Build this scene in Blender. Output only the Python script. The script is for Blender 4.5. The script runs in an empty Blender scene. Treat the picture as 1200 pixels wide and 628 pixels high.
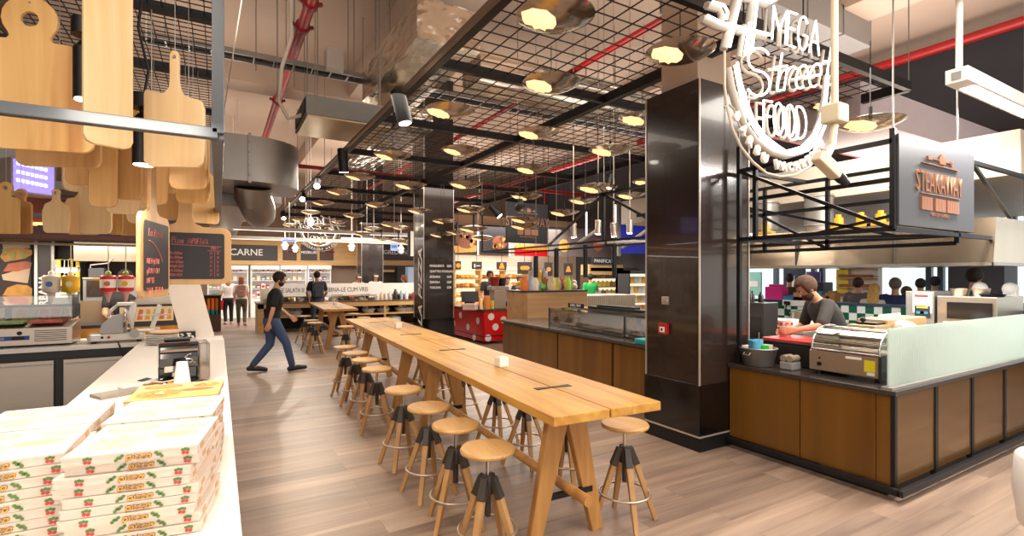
import bpy, bmesh, math, random
from mathutils import Vector, Matrix, Euler
R = random.Random(7)
SC = bpy.context.scene
COL = SC.collection
PI = math.pi
# ---------------------------------------------------------------- camera model (1200x628 frame)
F = 592.0; CX = 600.0; CY = 323.0; TH = math.radians(30.2); S = math.sin(TH); C = math.cos(TH); H = 1.65
def ray(px, py):
    a = (px-CX)/F; b = (CY-py)/F
    return Vector((C*a+S, -S*a+C, b))
def onz(px, py, z):
    d = ray(px, py); t = (z-H)/d.z
    return Vector((d.x*t, d.y*t, z))
def ony(px, py, y):
    d = ray(px, py); t = y/d.y
    return Vector((d.x*t, y, H+d.z*t))
def onx(px, py, x):
    d = ray(px, py); t = x/d.x
    return Vector((x, d.y*t, H+d.z*t))
def ond(px, py, zc):
    d = ray(px, py)
    return Vector((d.x*zc, d.y*zc, H+d.z*zc))
# ---------------------------------------------------------------- materials
def lin(c):
    if isinstance(c, str):
        c = c.lstrip('#'); c = [int(c[i:i+2], 16)/255 for i in (0, 2, 4)]
    return tuple((v/12.92 if v <= .04045 else ((v+.055)/1.055)**2.4) for v in c)+(1.0,)
MATS = {}
def mat(name, c='#888888', rough=.5, metal=0., var=.06, scale=6., emit=None, es=0., bump=0., stretch=None, spec=None, coat=0.):
    if name in MATS: return MATS[name]
    m = bpy.data.materials.new(name); m.use_nodes = True
    nt = m.node_tree; n = nt.nodes; l = nt.links
    p = n['Principled BSDF']
    p.inputs['Roughness'].default_value = rough
    p.inputs['Metallic'].default_value = metal
    if coat: p.inputs['Coat Weight'].default_value = coat
    if spec is not None: p.inputs['Specular IOR Level'].default_value = spec
    c4 = lin(c)
    if var > 0 or bump > 0:
        tc = n.new('ShaderNodeTexCoord'); mp = n.new('ShaderNodeMapping')
        l.new(tc.outputs['Object'], mp.inputs['Vector'])
        if stretch: mp.inputs['Scale'].default_value = stretch
        nz = n.new('ShaderNodeTexNoise'); nz.inputs['Scale'].default_value = scale; nz.inputs['Detail'].default_value = 3
        l.new(mp.outputs[0], nz.inputs['Vector'])
    if var > 0:
        r = n.new('ShaderNodeMix'); r.data_type = 'RGBA'
        r.inputs['A'].default_value = tuple(max(0, v*(1-var)) for v in c4[:3])+(1,)
        r.inputs['B'].default_value = tuple(min(1, v*(1+var)) for v in c4[:3])+(1,)
        l.new(nz.outputs['Fac'], r.inputs['Factor']); l.new(r.outputs['Result'], p.inputs['Base Color'])
    else:
        p.inputs['Base Color'].default_value = c4
    if bump > 0:
        b = n.new('ShaderNodeBump'); b.inputs['Strength'].default_value = bump; b.inputs['Distance'].default_value = .01
        l.new(nz.outputs['Fac'], b.inputs['Height']); l.new(b.outputs[0], p.inputs['Normal'])
    if emit:
        p.inputs['Emission Color'].default_value = lin(emit); p.inputs['Emission Strength'].default_value = es
    MATS[name] = m
    return m
def wood(name, c1, c2, scale=3., axis='x', rough=.45, planks=None, knots=.0):
    """grain lines along one axis of the object; planks=(length,width) adds board joints and a tone per board"""
    if name in MATS: return MATS[name]
    m = bpy.data.materials.new(name); m.use_nodes = True
    nt = m.node_tree; n = nt.nodes; l = nt.links; p = n['Principled BSDF']
    p.inputs['Roughness'].default_value = rough
    tc = n.new('ShaderNodeTexCoord'); mp = n.new('ShaderNodeMapping'); l.new(tc.outputs['Object'], mp.inputs['Vector'])
    k = {'x': (.12, 1.6, 1.6), 'y': (1.6, .12, 1.6), 'z': (1.6, 1.6, .12)}[axis]
    mp.inputs['Scale'].default_value = tuple(scale*v for v in k)
    vec = mp.outputs[0]
    fac_extra = None
    if planks:
        br = n.new('ShaderNodeTexBrick'); br.inputs['Color1'].default_value = (0, 0, 0, 1); br.inputs['Color2'].default_value = (1, 1, 1, 1)
        br.inputs['Mortar'].default_value = (.5, .5, .5, 1); br.inputs['Scale'].default_value = 1
        br.inputs['Mortar Size'].default_value = .0012; br.inputs['Brick Width'].default_value = planks[0]; br.inputs['Row Height'].default_value = planks[1]
        br.offset = .37
        mp2 = n.new('ShaderNodeMapping'); l.new(tc.outputs['Object'], mp2.inputs['Vector'])
        if axis == 'y': mp2.inputs['Rotation'].default_value = (0, 0, PI/2)
        l.new(mp2.outputs[0], br.inputs['Vector'])
        ad = n.new('ShaderNodeVectorMath'); ad.operation = 'MULTIPLY_ADD'
        l.new(br.outputs['Color'], ad.inputs[0]); ad.inputs[1].default_value = (7, 7, 7); l.new(vec, ad.inputs[2])
        vec = ad.outputs[0]; fac_extra = br
    nz = n.new('ShaderNodeTexNoise'); nz.inputs['Scale'].default_value = 3; nz.inputs['Detail'].default_value = 6; nz.inputs['Distortion'].default_value = .9
    l.new(vec, nz.inputs['Vector'])
    rp = n.new('ShaderNodeValToRGB'); rp.color_ramp.elements[0].position = .3; rp.color_ramp.elements[1].position = .72
    rp.color_ramp.elements[0].color = lin(c1); rp.color_ramp.elements[1].color = lin(c2)
    l.new(nz.outputs['Fac'], rp.inputs['Fac'])
    out = rp.outputs['Color']
    if fac_extra:
        mx = n.new('ShaderNodeMix'); mx.data_type = 'RGBA'; mx.blend_type = 'MULTIPLY'; mx.inputs['Factor'].default_value = 1
        r2 = n.new('ShaderNodeValToRGB'); r2.color_ramp.elements[0].color = (.74, .74, .74, 1); r2.color_ramp.elements[1].color = (1.12, 1.1, 1.08, 1)
        l.new(fac_extra.outputs['Color'], r2.inputs['Fac']); l.new(out, mx.inputs['A']); l.new(r2.outputs[0], mx.inputs['B'])
        mx2 = n.new('ShaderNodeMix'); mx2.data_type = 'RGBA'; mx2.blend_type = 'MULTIPLY'
        l.new(fac_extra.outputs['Fac'], mx2.inputs['Factor']); l.new(mx.outputs['Result'], mx2.inputs['A']); mx2.inputs['B'].default_value = (.45, .42, .4, 1)
        out = mx2.outputs['Result']
    if knots:
        vo = n.new('ShaderNodeTexNoise'); vo.inputs['Scale'].default_value = 3.2; vo.inputs['Detail'].default_value = 1.5
        l.new(vec, vo.inputs['Vector'])
        r3 = n.new('ShaderNodeValToRGB'); r3.color_ramp.elements[0].position = .52; r3.color_ramp.elements[1].position = .70
        r3.color_ramp.elements[0].color = (1, 1, 1, 1); r3.color_ramp.elements[1].color = (.62, .42, .25, 1)
        l.new(vo.outputs['Fac'], r3.inputs['Fac'])
        mk = n.new('ShaderNodeMix'); mk.data_type = 'RGBA'; mk.blend_type = 'MULTIPLY'; mk.inputs['Factor'].default_value = knots
        l.new(out, mk.inputs['A']); l.new(r3.outputs[0], mk.inputs['B']); out = mk.outputs['Result']
    l.new(out, p.inputs['Base Color'])
    bp = n.new('ShaderNodeBump'); bp.inputs['Strength'].default_value = .08; l.new(nz.outputs['Fac'], bp.inputs['Height']); l.new(bp.outputs[0], p.inputs['Normal'])
    MATS[name] = m
    return m
def glass(name, c='#ffffff', refl=.12, rough=.02, tint=.95):
    """thin pane: mostly clear, a little mirror"""
    if name in MATS: return MATS[name]
    m = bpy.data.materials.new(name); m.use_nodes = True
    nt = m.node_tree; n = nt.nodes; l = nt.links; n.remove(n['Principled BSDF'])
    t = n.new('ShaderNodeBsdfTransparent'); c4 = lin(c); t.inputs[0].default_value = tuple(v*tint for v in c4[:3])+(1,)
    g = n.new('ShaderNodeBsdfGlossy'); g.inputs['Roughness'].default_value = rough
    lw = n.new('ShaderNodeLayerWeight'); lw.inputs['Blend'].default_value = .35
    ma = n.new('ShaderNodeMath'); ma.operation = 'MULTIPLY_ADD'; l.new(lw.outputs['Fresnel'], ma.inputs[0]); ma.inputs[1].default_value = .7; ma.inputs[2].default_value = refl
    ma.use_clamp = True
    x = n.new('ShaderNodeMixShader'); l.new(ma.outputs[0], x.inputs[0]); l.new(t.outputs[0], x.inputs[1]); l.new(g.outputs[0], x.inputs[2])
    l.new(x.outputs[0], n['Material Output'].inputs[0])
    MATS[name] = m
    return m
def glow(name, c, s):
    return mat(name, '#ffffff', .4, var=0, emit=c, es=s)
# ---------------------------------------------------------------- mesh builder
I4 = Matrix.Identity(4)
def rz(a): return Matrix.Rotation(a, 4, 'Z')
def tr(x, y=0, z=0): return Matrix.Translation(Vector(x) if not isinstance(x, (int, float)) else Vector((x, y, z)))
def basis(o, u, v):
    """plane frame: origin o, u right, v up, w = u x v"""
    u = Vector(u).normalized(); v = Vector(v).normalized(); w = u.cross(v)
    m = Matrix((( u.x, v.x, w.x, o[0]), (u.y, v.y, w.y, o[1]), (u.z, v.z, w.z, o[2]), (0, 0, 0, 1)))
    return m
SEP = set('hanger_rod upright shelf handle post foot door knob plug corner_trim guard_post drawer edge_trim hanger pane_joint'.split())
class B:
    def __init__(s): s.bm = bmesh.new(); s.M = I4.copy()
    def _f(s, vs, mi):
        try:
            f = s.bm.faces.new(vs); f.material_index = mi; return f
        except ValueError: return None
    def v(s, p): return s.bm.verts.new(s.M @ Vector(p))
    def box(s, x0, y0, z0, x1, y1, z1, mi=0, m=None):
        m = m or I4
        if x1 < x0: x0, x1 = x1, x0
        if y1 < y0: y0, y1 = y1, y0
        if z1 < z0: z0, z1 = z1, z0
        q = [s.v(m @ Vector(p)) for p in ((x0,y0,z0),(x1,y0,z0),(x1,y1,z0),(x0,y1,z0),(x0,y0,z1),(x1,y0,z1),(x1,y1,z1),(x0,y1,z1))]
        for f in ((3,2,1,0),(4,5,6,7),(0,1,5,4),(1,2,6,5),(2,3,7,6),(3,0,4,7)): s._f([q[i] for i in f], mi)
        return s
    def cbox(s, c, d, mi=0, m=None):
        return s.box(c[0]-d[0]/2, c[1]-d[1]/2, c[2]-d[2]/2, c[0]+d[0]/2, c[1]+d[1]/2, c[2]+d[2]/2, mi, m)
    def bar(s, p0, p1, w, h=None, mi=0):
        """rectangular bar between two points"""
        p0 = Vector(p0); p1 = Vector(p1); h = h or w
        d = p1-p0; L = d.length; d.normalize()
        up = Vector((0,0,1)) if abs(d.z) < .95 else Vector((0,1,0))
        x = d.cross(up).normalized(); z = x.cross(d)
        m = Matrix(((x.x,d.x,z.x,p0.x),(x.y,d.y,z.y,p0.y),(x.z,d.z,z.z,p0.z),(0,0,0,1)))
        return s.box(-w/2, 0, -h/2, w/2, L, h/2, mi, m)
    def tbar(s, p0, p1, w0, h0, w1, h1, xdir, mi=0):
        """tapered rectangular bar, width along xdir"""
        p0 = Vector(p0); p1 = Vector(p1); d = (p1-p0).normalized(); x = Vector(xdir); x = (x-d*x.dot(d)).normalized(); z = x.cross(d)
        q = []
        for p, w, h in ((p0,w0,h0),(p1,w1,h1)):
            for a, b in ((-1,-1),(1,-1),(1,1),(-1,1)): q.append(s.v(p+x*(a*w/2)+z*(b*h/2)))
        for f in ((3,2,1,0),(4,5,6,7),(0,1,5,4),(1,2,6,5),(2,3,7,6),(3,0,4,7)): s._f([q[i] for i in f], mi)
        return s
    def tube(s, pts, r, n=8, closed=False, mi=0, caps=True):
        P_ = [Vector(p) for p in pts]; N = len(P_)
        rr = r if isinstance(r, (list, tuple)) else [r]*N
        rings = []; prev = None
        for i, p in enumerate(P_):
            if closed: t = P_[(i+1) % N]-P_[i-1]
            else: t = P_[min(i+1, N-1)]-P_[max(i-1, 0)]
            if t.length < 1e-9: t = Vector((0,0,1))
            t.normalize()
            if prev is None:
                a = Vector((0,0,1)) if abs(t.z) < .9 else Vector((1,0,0))
                x = t.cross(a).normalized()
            else:
                x = prev-t*prev.dot(t)
                x = x.normalized() if x.length > 1e-6 else t.orthogonal().normalized()
            prev = x; y = t.cross(x)
            rings.append([s.v(p+(x*math.cos(2*PI*k/n)+y*math.sin(2*PI*k/n))*rr[i]) for k in range(n)])
        for i in range(N if closed else N-1):
            a, b = rings[i], rings[(i+1) % N]
            for k in range(n): s._f([a[k], a[(k+1)%n], b[(k+1)%n], b[k]], mi)
        if caps and not closed:
            s._f(rings[0][::-1], mi); s._f(rings[-1], mi)
        return s
    def cyl(s, p0, p1, r0, r1=None, n=16, mi=0):
        return s.tube([p0, p1], [r0, r0 if r1 is None else r1], n, mi=mi)
    def lathe(s, prof, n=24, c=(0,0,0), mi=0, m=None):
        m = m or I4; rings = []
        for r, z in prof:
            if r < 1e-6: rings.append([s.v(m @ Vector((c[0], c[1], c[2]+z)))])
            else: rings.append([s.v(m @ Vector((c[0]+r*math.cos(2*PI*k/n), c[1]+r*math.sin(2*PI*k/n), c[2]+z))) for k in range(n)])
        for a, b in zip(rings, rings[1:]):
            for k in range(n):
                q = [a[k%len(a)], a[(k+1)%len(a)], b[(k+1)%len(b)], b[k%len(b)]]
                u = []
                for x in q:
                    if x not in u: u.append(x)
                if len(u) > 2: s._f(u, mi)
        return s
    def ell(s, c, r, n=12, mi=0, m=None):
        if isinstance(r, (int, float)): r = (r, r, r)
        m = m or I4; k = max(6, n//2+1); rings = []
        for i in range(k+1):
            t = -PI/2+PI*i/k
            if i in (0, k): rings.append([s.v(m @ Vector((c[0], c[1], c[2]+r[2]*math.sin(t))))])
            else: rings.append([s.v(m @ Vector((c[0]+r[0]*math.cos(t)*math.cos(2*PI*j/n), c[1]+r[1]*math.cos(t)*math.sin(2*PI*j/n), c[2]+r[2]*math.sin(t)))) for j in range(n)])
        for a, b in zip(rings, rings[1:]):
            for j in range(n):
                u = []
                for x in (a[j%len(a)], a[(j+1)%len(a)], b[(j+1)%len(b)], b[j%len(b)]):
                    if x not in u: u.append(x)
                if len(u) > 2: s._f(u, mi)
        return s
    def prism(s, poly, t, m=None, mi=0, hole=None):
        """polygon (u,v) extruded 0..t along w of frame m"""
        m = m or I4
        a = [s.v(m @ Vector((u, v, 0))) for u, v in poly]; b = [s.v(m @ Vector((u, v, t))) for u, v in poly]
        N = len(poly)
        for i in range(N): s._f([a[i], a[(i+1)%N], b[(i+1)%N], b[i]], mi)
        if hole:
            ha = [s.v(m @ Vector((u, v, 0))) for u, v in hole]; hb = [s.v(m @ Vector((u, v, t))) for u, v in hole]
            K = len(hole)
            for i in range(K): s._f([ha[(i+1)%K], ha[i], hb[i], hb[(i+1)%K]], mi)
            for ring, hr in ((a, ha), (b, hb)):
                es = []
                for L_ in (ring, hr):
                    for i in range(len(L_)):
                        e = s.bm.edges.get((L_[i], L_[(i+1)%len(L_)]))
                        es.append(e)
                g = bmesh.ops.triangle_fill(s.bm, use_beauty=True, use_dissolve=False, edges=es)
                for f in g['geom']:
                    if isinstance(f, bmesh.types.BMFace): f.material_index = mi
        else:
            s._f(a[::-1], mi); s._f(b, mi)
        return s
    def out(s, name, mats, parent=None, smooth=None, bev=0., segs=2, fix=True):
        if name in SEP and parent is not None:
            bm = s.bm; bm.verts.index_update(); seen = set(); groups = []
            for v in bm.verts:
                if v in seen: continue
                st = [v]; seen.add(v); g = []
                while st:
                    x = st.pop(); g.append(x)
                    for e in x.link_edges:
                        o = e.other_vert(x)
                        if o not in seen: seen.add(o); st.append(o)
                groups.append(g)
            if len(groups) > 1:
                last = None
                for g in groups:
                    nb = B(); mp = {v: nb.bm.verts.new(v.co) for v in g}
                    for f in {f for v in g for f in v.link_faces}:
                        nf = nb.bm.faces.new([mp[v] for v in f.verts]); nf.material_index = f.material_index
                    last = nb._out(name, mats, parent, smooth, bev, segs, fix)
                bm.free(); return last
        return s._out(name, mats, parent, smooth, bev, segs, fix)
    def _out(s, name, mats, parent=None, smooth=None, bev=0., segs=2, fix=True):
        me = bpy.data.meshes.new(name)
        if fix: bmesh.ops.recalc_face_normals(s.bm, faces=s.bm.faces[:])
        s.bm.to_mesh(me); s.bm.free()
        if smooth:
            me.shade_smooth(); me.set_sharp_from_angle(angle=math.radians(smooth))
        return link(name, me, mats, parent, bev, segs)
def link(name, me, mats, parent=None, bev=0., segs=2):
    for m in (mats if isinstance(mats, (list, tuple)) else [mats]): me.materials.append(m)
    o = bpy.data.objects.new(name, me); COL.objects.link(o)
    if parent: o.parent = parent
    if bev:
        b = o.modifiers.new('Bevel', 'BEVEL'); b.width = bev; b.segments = segs; b.limit_method = 'ANGLE'; b.angle_limit = math.radians(40); b.harden_normals = False
    return o
def tag(o, label=None, cat=None, group=None, kind=None):
    if label: o['label'] = label
    if cat: o['category'] = cat
    if group: o['group'] = group
    if kind: o['kind'] = kind
    return o
def thing(name, label, cat, loc=(0,0,0), rot=0., group=None):
    o = bpy.data.objects.new(name, None); COL.objects.link(o); o.empty_display_size = .1
    o.location = loc; o.rotation_euler = (0, 0, rot)
    return tag(o, label, cat, group)
def struct(o, label=None): o['kind'] = 'structure'; (o.__setitem__('label', label) if label else None); return o
KIDS = {}
def dup(root, loc=None, rot=None, label=None, group=None, scale=None):
    def cp(o, par):
        c = o.copy(); COL.objects.link(c)
        if par is not None: c.parent = par
        for ch in list(o.children): cp(ch, c)
        return c
    r = cp(root, None)
    if loc is not None: r.location = loc
    if rot is not None: r.rotation_euler = (0, 0, rot) if isinstance(rot, (int, float)) else rot
    if scale is not None: r.scale = (scale,)*3
    if label: r['label'] = label
    if group: r['group'] = group
    return r
ORD = 'first second third fourth fifth sixth seventh eighth ninth tenth eleventh twelfth thirteenth fourteenth fifteenth sixteenth'.split()
def rrect(x0, y0, x1, y1, r, n=5):
    out = []
    for cx, cy, a in ((x1-r, y0+r, -PI/2), (x1-r, y1-r, 0), (x0+r, y1-r, PI/2), (x0+r, y0+r, PI)):
        for i in range(n+1):
            t = a+PI/2*i/n; out.append((cx+r*math.cos(t), cy+r*math.sin(t)))
    return out
def circ(cx, cy, r, n=16, ry=None): return [(cx+r*math.cos(2*PI*i/n), cy+(ry or r)*math.sin(2*PI*i/n)) for i in range(n)]
def text(s, size, m, name, material, parent, ext=.002, align='CENTER', bold=0., sx=1., shear=0., valign='BOTTOM_BASELINE'):
    cu = bpy.data.curves.new('txt', 'FONT'); cu.body = s; cu.size = size; cu.extrude = ext; cu.align_x = align; cu.offset = bold; cu.shear = shear
    cu.resolution_u = 3
    ob = bpy.data.objects.new('txt', cu); COL.objects.link(ob)
    bpy.context.view_layer.update()
    me = bpy.data.meshes.new_from_object(ob.evaluated_get(bpy.context.evaluated_depsgraph_get()))
    bpy.data.objects.remove(ob); bpy.data.curves.remove(cu)
    me.name = name; me.materials.clear()
    me.transform(Matrix.Diagonal((sx, 1, 1, 1))); me.transform(m)
    return link(name, me, material, parent)
# stroke lettering: unit cell 1 high, width w, polylines
def arc(cx, cy, rx, ry, a0, a1, n=10): return [(cx+rx*math.cos(math.radians(a0+(a1-a0)*i/n)), cy+ry*math.sin(math.radians(a0+(a1-a0)*i/n))) for i in range(n+1)]
SF = {
 'M': (.8, [[(0,0),(0,1),(.4,.35),(.8,1),(.8,0)]]), 'E': (.5, [[(.5,1),(0,1),(0,0),(.5,0)],[(0,.52),(.42,.52)]]),
 'G': (.6, [arc(.3,.5,.3,.5,40,320)+[(.58,.45),(.34,.45)]]), 'A': (.6, [[(0,0),(.3,1),(.6,0)],[(.12,.36),(.48,.36)]]),
 'F': (.5, [[(0,0),(0,1),(.5,1)],[(0,.52),(.42,.52)]]), 'O': (.56, [arc(.28,.5,.28,.5,0,360,16)]), 'D': (.56, [[(0,0),(0,1),(.2,1)]+arc(.2,.5,.36,.5,90,-90)+[(0,0)]]),
 'P': (.5, [[(0,0),(0,1),(.24,1)]+arc(.24,.76,.26,.24,90,-90)+[(0,.52)]]), 'I': (.1, [[(.05,0),(.05,1)]]), 'Z': (.5, [[(0,1),(.5,1),(0,0),(.5,0)]]),
 'N': (.6, [[(0,0),(0,1),(.6,0),(.6,1)]]), 'L': (.45, [[(0,1),(0,0),(.45,0)]]), 'T': (.55, [[(0,1),(.55,1)],[(.275,1),(.275,0)]]), 'R': (.52, [[(0,0),(0,1),(.24,1)]+arc(.24,.76,.26,.24,90,-90)+[(0,.52)],[(.24,.52),(.52,0)]]),
 'S': (.55, [arc(.28,.76,.25,.24,30,270,9)+arc(.28,.26,.27,.26,90,-150,9)]), 'B': (.5, [[(0,0),(0,1),(.22,1)]+arc(.22,.77,.24,.23,90,-90,7)+[(0,.54)],[(.22,.54)]+arc(.22,.27,.28,.27,90,-90,7)+[(0,0)]]),
 'C': (.55, [arc(.3,.5,.3,.5,45,315)]), 'U': (.55, [[(0,1),(0,.28)]+arc(.275,.28,.275,.28,180,360)+[(.55,1)]]), 'V': (.6, [[(0,1),(.3,0),(.6,1)]]), 'H': (.55, [[(0,0),(0,1)],[(.55,0),(.55,1)],[(0,.5),(.55,.5)]]),
 't': (.34, [[(.14,1.05),(.14,.15)]+arc(.26,.15,.12,.15,180,300,5),[(-.06,.68),(.38,.68)]]), 'r': (.32, [[(.02,.62),(.02,0)],[(.02,.4)]+arc(.2,.4,.18,.24,180,45,6)]),
 'e': (.42, [[(.03,.32),(.4,.32)]+arc(.21,.32,.2,.32,0,300,12)]), 'a': (.44, [arc(.2,.3,.2,.3,20,340,12),[(.4,.62),(.4,.1),(.48,0)]]), 'n': (.4, [[(0,.62),(0,0)],[(0,.38)]+arc(.19,.38,.19,.24,180,0,8)+[(.38,0)]]),
 'o': (.42, [arc(.21,.31,.21,.31,0,360,12)]), 'l': (.1, [[(.05,1),(.05,0)]]), 'p': (.42, [[(0,.62),(0,-.35)],arc(.2,.31,.2,.31,150,-150,12)]), 'i': (.1, [[(.05,.62),(.05,0)],[(.05,.85),(.05,.9)]]),
 'z': (.36, [[(0,.6),(.36,.6),(0,0),(.36,0)]]), '(': (.2, [arc(.3,.45,.28,.6,140,220,5)]), ')': (.2, [arc(-.1,.45,.28,.6,40,-40,5)]), '/': (.35, [[(0,-.1),(.35,1)]]), ' ': (.3, []),
 '0': (.4, [arc(.2,.5,.2,.5,0,360,12)]), '1': (.2, [[(0,.75),(.15,1),(.15,0)]]), '2': (.4, [arc(.2,.75,.2,.25,160,-30,7)+[(0,0),(.4,0)]]), '3': (.4, [arc(.18,.76,.2,.24,150,-90,7)+arc(.18,.26,.22,.26,90,-150,7)]),
 '4': (.42, [[(.3,0),(.3,1),(0,.3),(.42,.3)]]), '5': (.4, [[(.38,1),(.05,1),(.03,.58)]+arc(.18,.32,.21,.32,110,-150,8)]), '6': (.4, [[(.3,1)]+arc(.2,.3,.2,.3,150,510,12)]), '8': (.4, [arc(.2,.76,.17,.24,-90,270,10),arc(.2,.26,.2,.26,90,450,10)]), '9': (.4, [arc(.2,.7,.2,.3,-30,330,12)+[(.3,0)]]), '7': (.4, [[(0,1),(.4,1),(.12,0)]]),
 'g': (.44, [arc(.2,.3,.2,.3,20,340,12),[(.4,.62),(.4,-.2)]+arc(.2,-.2,.2,.16,0,-160,6)]), 'm': (.7, [[(0,.62),(0,0)],[(0,.38)]+arc(.17,.38,.17,.24,180,0,6)+[(.34,0)],[(.34,.38)]+arc(.51,.38,.17,.24,180,0,6)+[(.68,0)]]),
 's': (.36, [arc(.18,.46,.16,.16,30,270,6)+arc(.18,.15,.17,.15,90,-150,6)]), 'c': (.38, [arc(.21,.31,.2,.31,50,310,9)]), 'u': (.4, [[(0,.62),(0,.2)]+arc(.19,.2,.19,.2,180,360,7)+[(.38,.62),(.38,0)]]),
}
def strokes(s, h, gap=.18, x=0., y=0., slant=0., sx=1.):
    out = []; w = 0
    for ch in s:
        cw, st = SF.get(ch, SF['o'])
        for pl in st: out.append([((w+px)*h*sx+py*h*slant+x, py*h+y) for px, py in pl])
        w += cw+gap
    return out, (w-gap)*h*sx
def chalk(b, s, h, u0, v0, m, r=.0022, gap=.2, slant=.1, sx=1., skew=0., centre=False, mi=0):
    """thin raised strokes lying on the plane of frame m"""
    st, w = strokes(s, h, gap, 0, 0, slant, sx)
    off = -w/2 if centre else 0
    for pl in st:
        b.tube([m @ Vector((u0+off+x, v0+y+skew*(off+x), .0015)) for x, y in pl], r, 4, mi=mi)
    return w
# ================================================================= shared materials
m_black = mat('black_metal', '#17171a', .45, .3, scale=20)
m_blackgloss = mat('black_gloss', '#2c211c', .2, 0, var=.1, scale=2, coat=.3)
m_white = mat('white_paint', '#f1ece6', .45, scale=3, var=.03)
m_steel = mat('brushed_steel', '#c4b7a8', .32, .9, scale=30, stretch=(.1, 1, 6), var=.12)
m_steel2 = mat('worn_steel', '#a7a29b', .42, .7, scale=8, var=.1)
m_chrome = mat('chrome', '#d8d6d2', .12, 1., var=0)
m_brass = wood('bronze_sheet', '#5f3c10', '#7a521a', .6, 'z', .27)
m_oak = wood('oak', '#b07a32', '#d9a850', 2.2, 'y', .38, knots=.35)
m_oakleg = wood('oak_leg', '#a5733c', '#c39253', 2.2, 'z', .45)
m_birch = wood('birch', '#d2a672', '#e6c698', 2.2, 'z', .5)
m_red = mat('red_pipe_paint', '#a81d1c', .35, scale=5)
m_glass = glass('clear_glass')
m_grey = mat('grey_plastic', '#8e8e8e', .5)
m_dark = mat('dark_grey', '#2c2b2e', .5, scale=4)
m_concrete = mat('concrete', '#bda592', .9, scale=.8, var=.13, bump=.15)
m_galv = mat('galvanised', '#96928d', .4, .75, scale=3, var=.14)
m_foil = mat('foil', '#cfc4b4', .22, .95, scale=5, var=.2, bump=1.)
g_white = glow('tube_light', '#fff4e8', 9)
g_warm = glow('warm_bulb', '#ffd9a0', 14)
g_day = glow('daylight', '#eaf6f4', 3.2)
m_cord = mat('cord', '#1d1b1a', .6, var=0)
m_wcord = mat('white_cord', '#d9cfc2', .6, var=0)
# ================================================================= the room
CEIL = 6.4; XW = 13.0; YB = 23.0
b = B(); b.box(-9, -3, -.1, 18, 26, 0)
floor = struct(b.out('floor', wood('floor_planks', '#7b675a', '#a9927f', 1.6, 'x', .4, planks=(1.5, .2))))
b = B(); b.box(-9, -3, CEIL, 18, 26, CEIL+.2)
struct(b.out('ceiling', m_concrete))
b = B(); b.box(-9, YB, 0, 18, YB+.15, CEIL); struct(b.out('wall_back', mat('back_wall', '#a08b78', .8, scale=2)))
b = B()
b.box(XW, -3, 3.3, XW+.2, YB, CEIL); b.box(XW, -3, 0, XW+.2, YB, .9); b.box(XW, 12.5, .9, XW+.2, YB, 3.3)
struct(b.out('wall_right', mat('dark_wall', '#37363a', .8, scale=2)))
b = B(); b.box(-9.15, -3, 0, -9, YB, CEIL); struct(b.out('wall_unseen_side', mat('far_side', '#54453c', .8, scale=2)))  # unseen wall added to keep the pillar's reflections dark
# concrete downstand beams under the slab
b = B(); b.box(2.67, -2, CEIL-.55, 3.6, YB, CEIL); struct(b.out('trim_1', m_concrete))
b = B(); b.box(8.6, -2, CEIL-.5, 9.4, YB, CEIL); struct(b.out('trim_2', m_concrete))
b = B(); b.box(-9, 12.2, CEIL-.6, 12.9, 12.9, CEIL); struct(b.out('trim_3', m_concrete))
# windows of the right wall: frame bars + daylight outside
WINS = [(-1.5, 2.2), (2.4, 4.6), (4.8, 7.0), (7.2, 9.2), (9.4, 12.4)]
for i, (y0, y1) in enumerate(WINS):
    w = tag(thing('window_%d' % (i+1), None, None, (XW, 0, 0)), kind='structure')
    b = B()
    for yy in (y0, (y0+y1)/2, y1): b.box(-.03, yy-.05, .9, .09, yy+.05, 3.3)
    for zz in (.9, 2.6, 3.24): b.box(-.03, y0, zz, .09, y1, zz+.06)
    b.out('window_frame', mat('window_frame', '#4d6473', .4), w)
    b = B(); b.box(.03, y0, .9, .04, y1, 3.3); b.out('window_pane', m_glass, w)
# the bright street outside; its daylight is put into the wall as glow
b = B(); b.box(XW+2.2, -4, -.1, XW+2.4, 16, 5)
struct(b.out('wall_street', mat('street_glow', '#dfe9ea', .8, scale=.7, var=.35, emit='#e6f2f4', es=1.3)))

# ================================================================= ceiling services
def pipe(name, label, pts, r, m, couplings=(), cat='pipe'):
    t = thing(name, label, cat, pts[0])
    p0 = Vector(pts[0]); b = B(); b.tube([Vector(p)-p0 for p in pts], r, 12); b.out('pipe_run', m, t, smooth=40)
    for c in couplings:
        d = (Vector(pts[1])-p0).normalized(); c0 = d*c
        b = B(); b.tube([c0-d*.05, c0+d*.05], r*1.35, 12)
        for s in (-1, 1): b.bar(c0+Vector((s*r*1.3, 0, 0)), c0+Vector((s*r*1.9, 0, .02)), .05)
        b.out('coupling', mat('coupling_red', '#7d1718', .4), t, smooth=40)
    return t
pipe('sprinkler_main_pipe', 'thick red sprinkler pipe running lengthwise below the bare concrete on the left', [(1.16, 4.5, 5.6), (1.16, 22.5, 5.6)], .085, m_red, (3.3, 4.1, 8))
pipe('sprinkler_pipe', 'red pipe climbing along the dark wall at the upper right', [(11.9, 1.5, 6.0), (11.9, 22, 6.0)], .09, m_red, (4, 9))
pipe('sprinkler_pipe', 'red pipe crossing from left to right behind the far ceiling mesh', [(-4, 14.9, 4.65), (12.5, 14.9, 4.65)], .06, m_red, (7, 11))
pipe('sprinkler_pipe', 'red pipe running lengthwise above the middle of the ceiling mesh', [(5.1, 3, 5.05), (5.1, 19.8, 5.05)], .05, m_red, (4, 8))
pipe('sprinkler_pipe', 'thin red pipe behind the round neon sign, just under the ceiling duct', [(6.2, 4.6, 3.75), (12.5, 4.6, 3.75)], .04, m_red, (2,))
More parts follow.
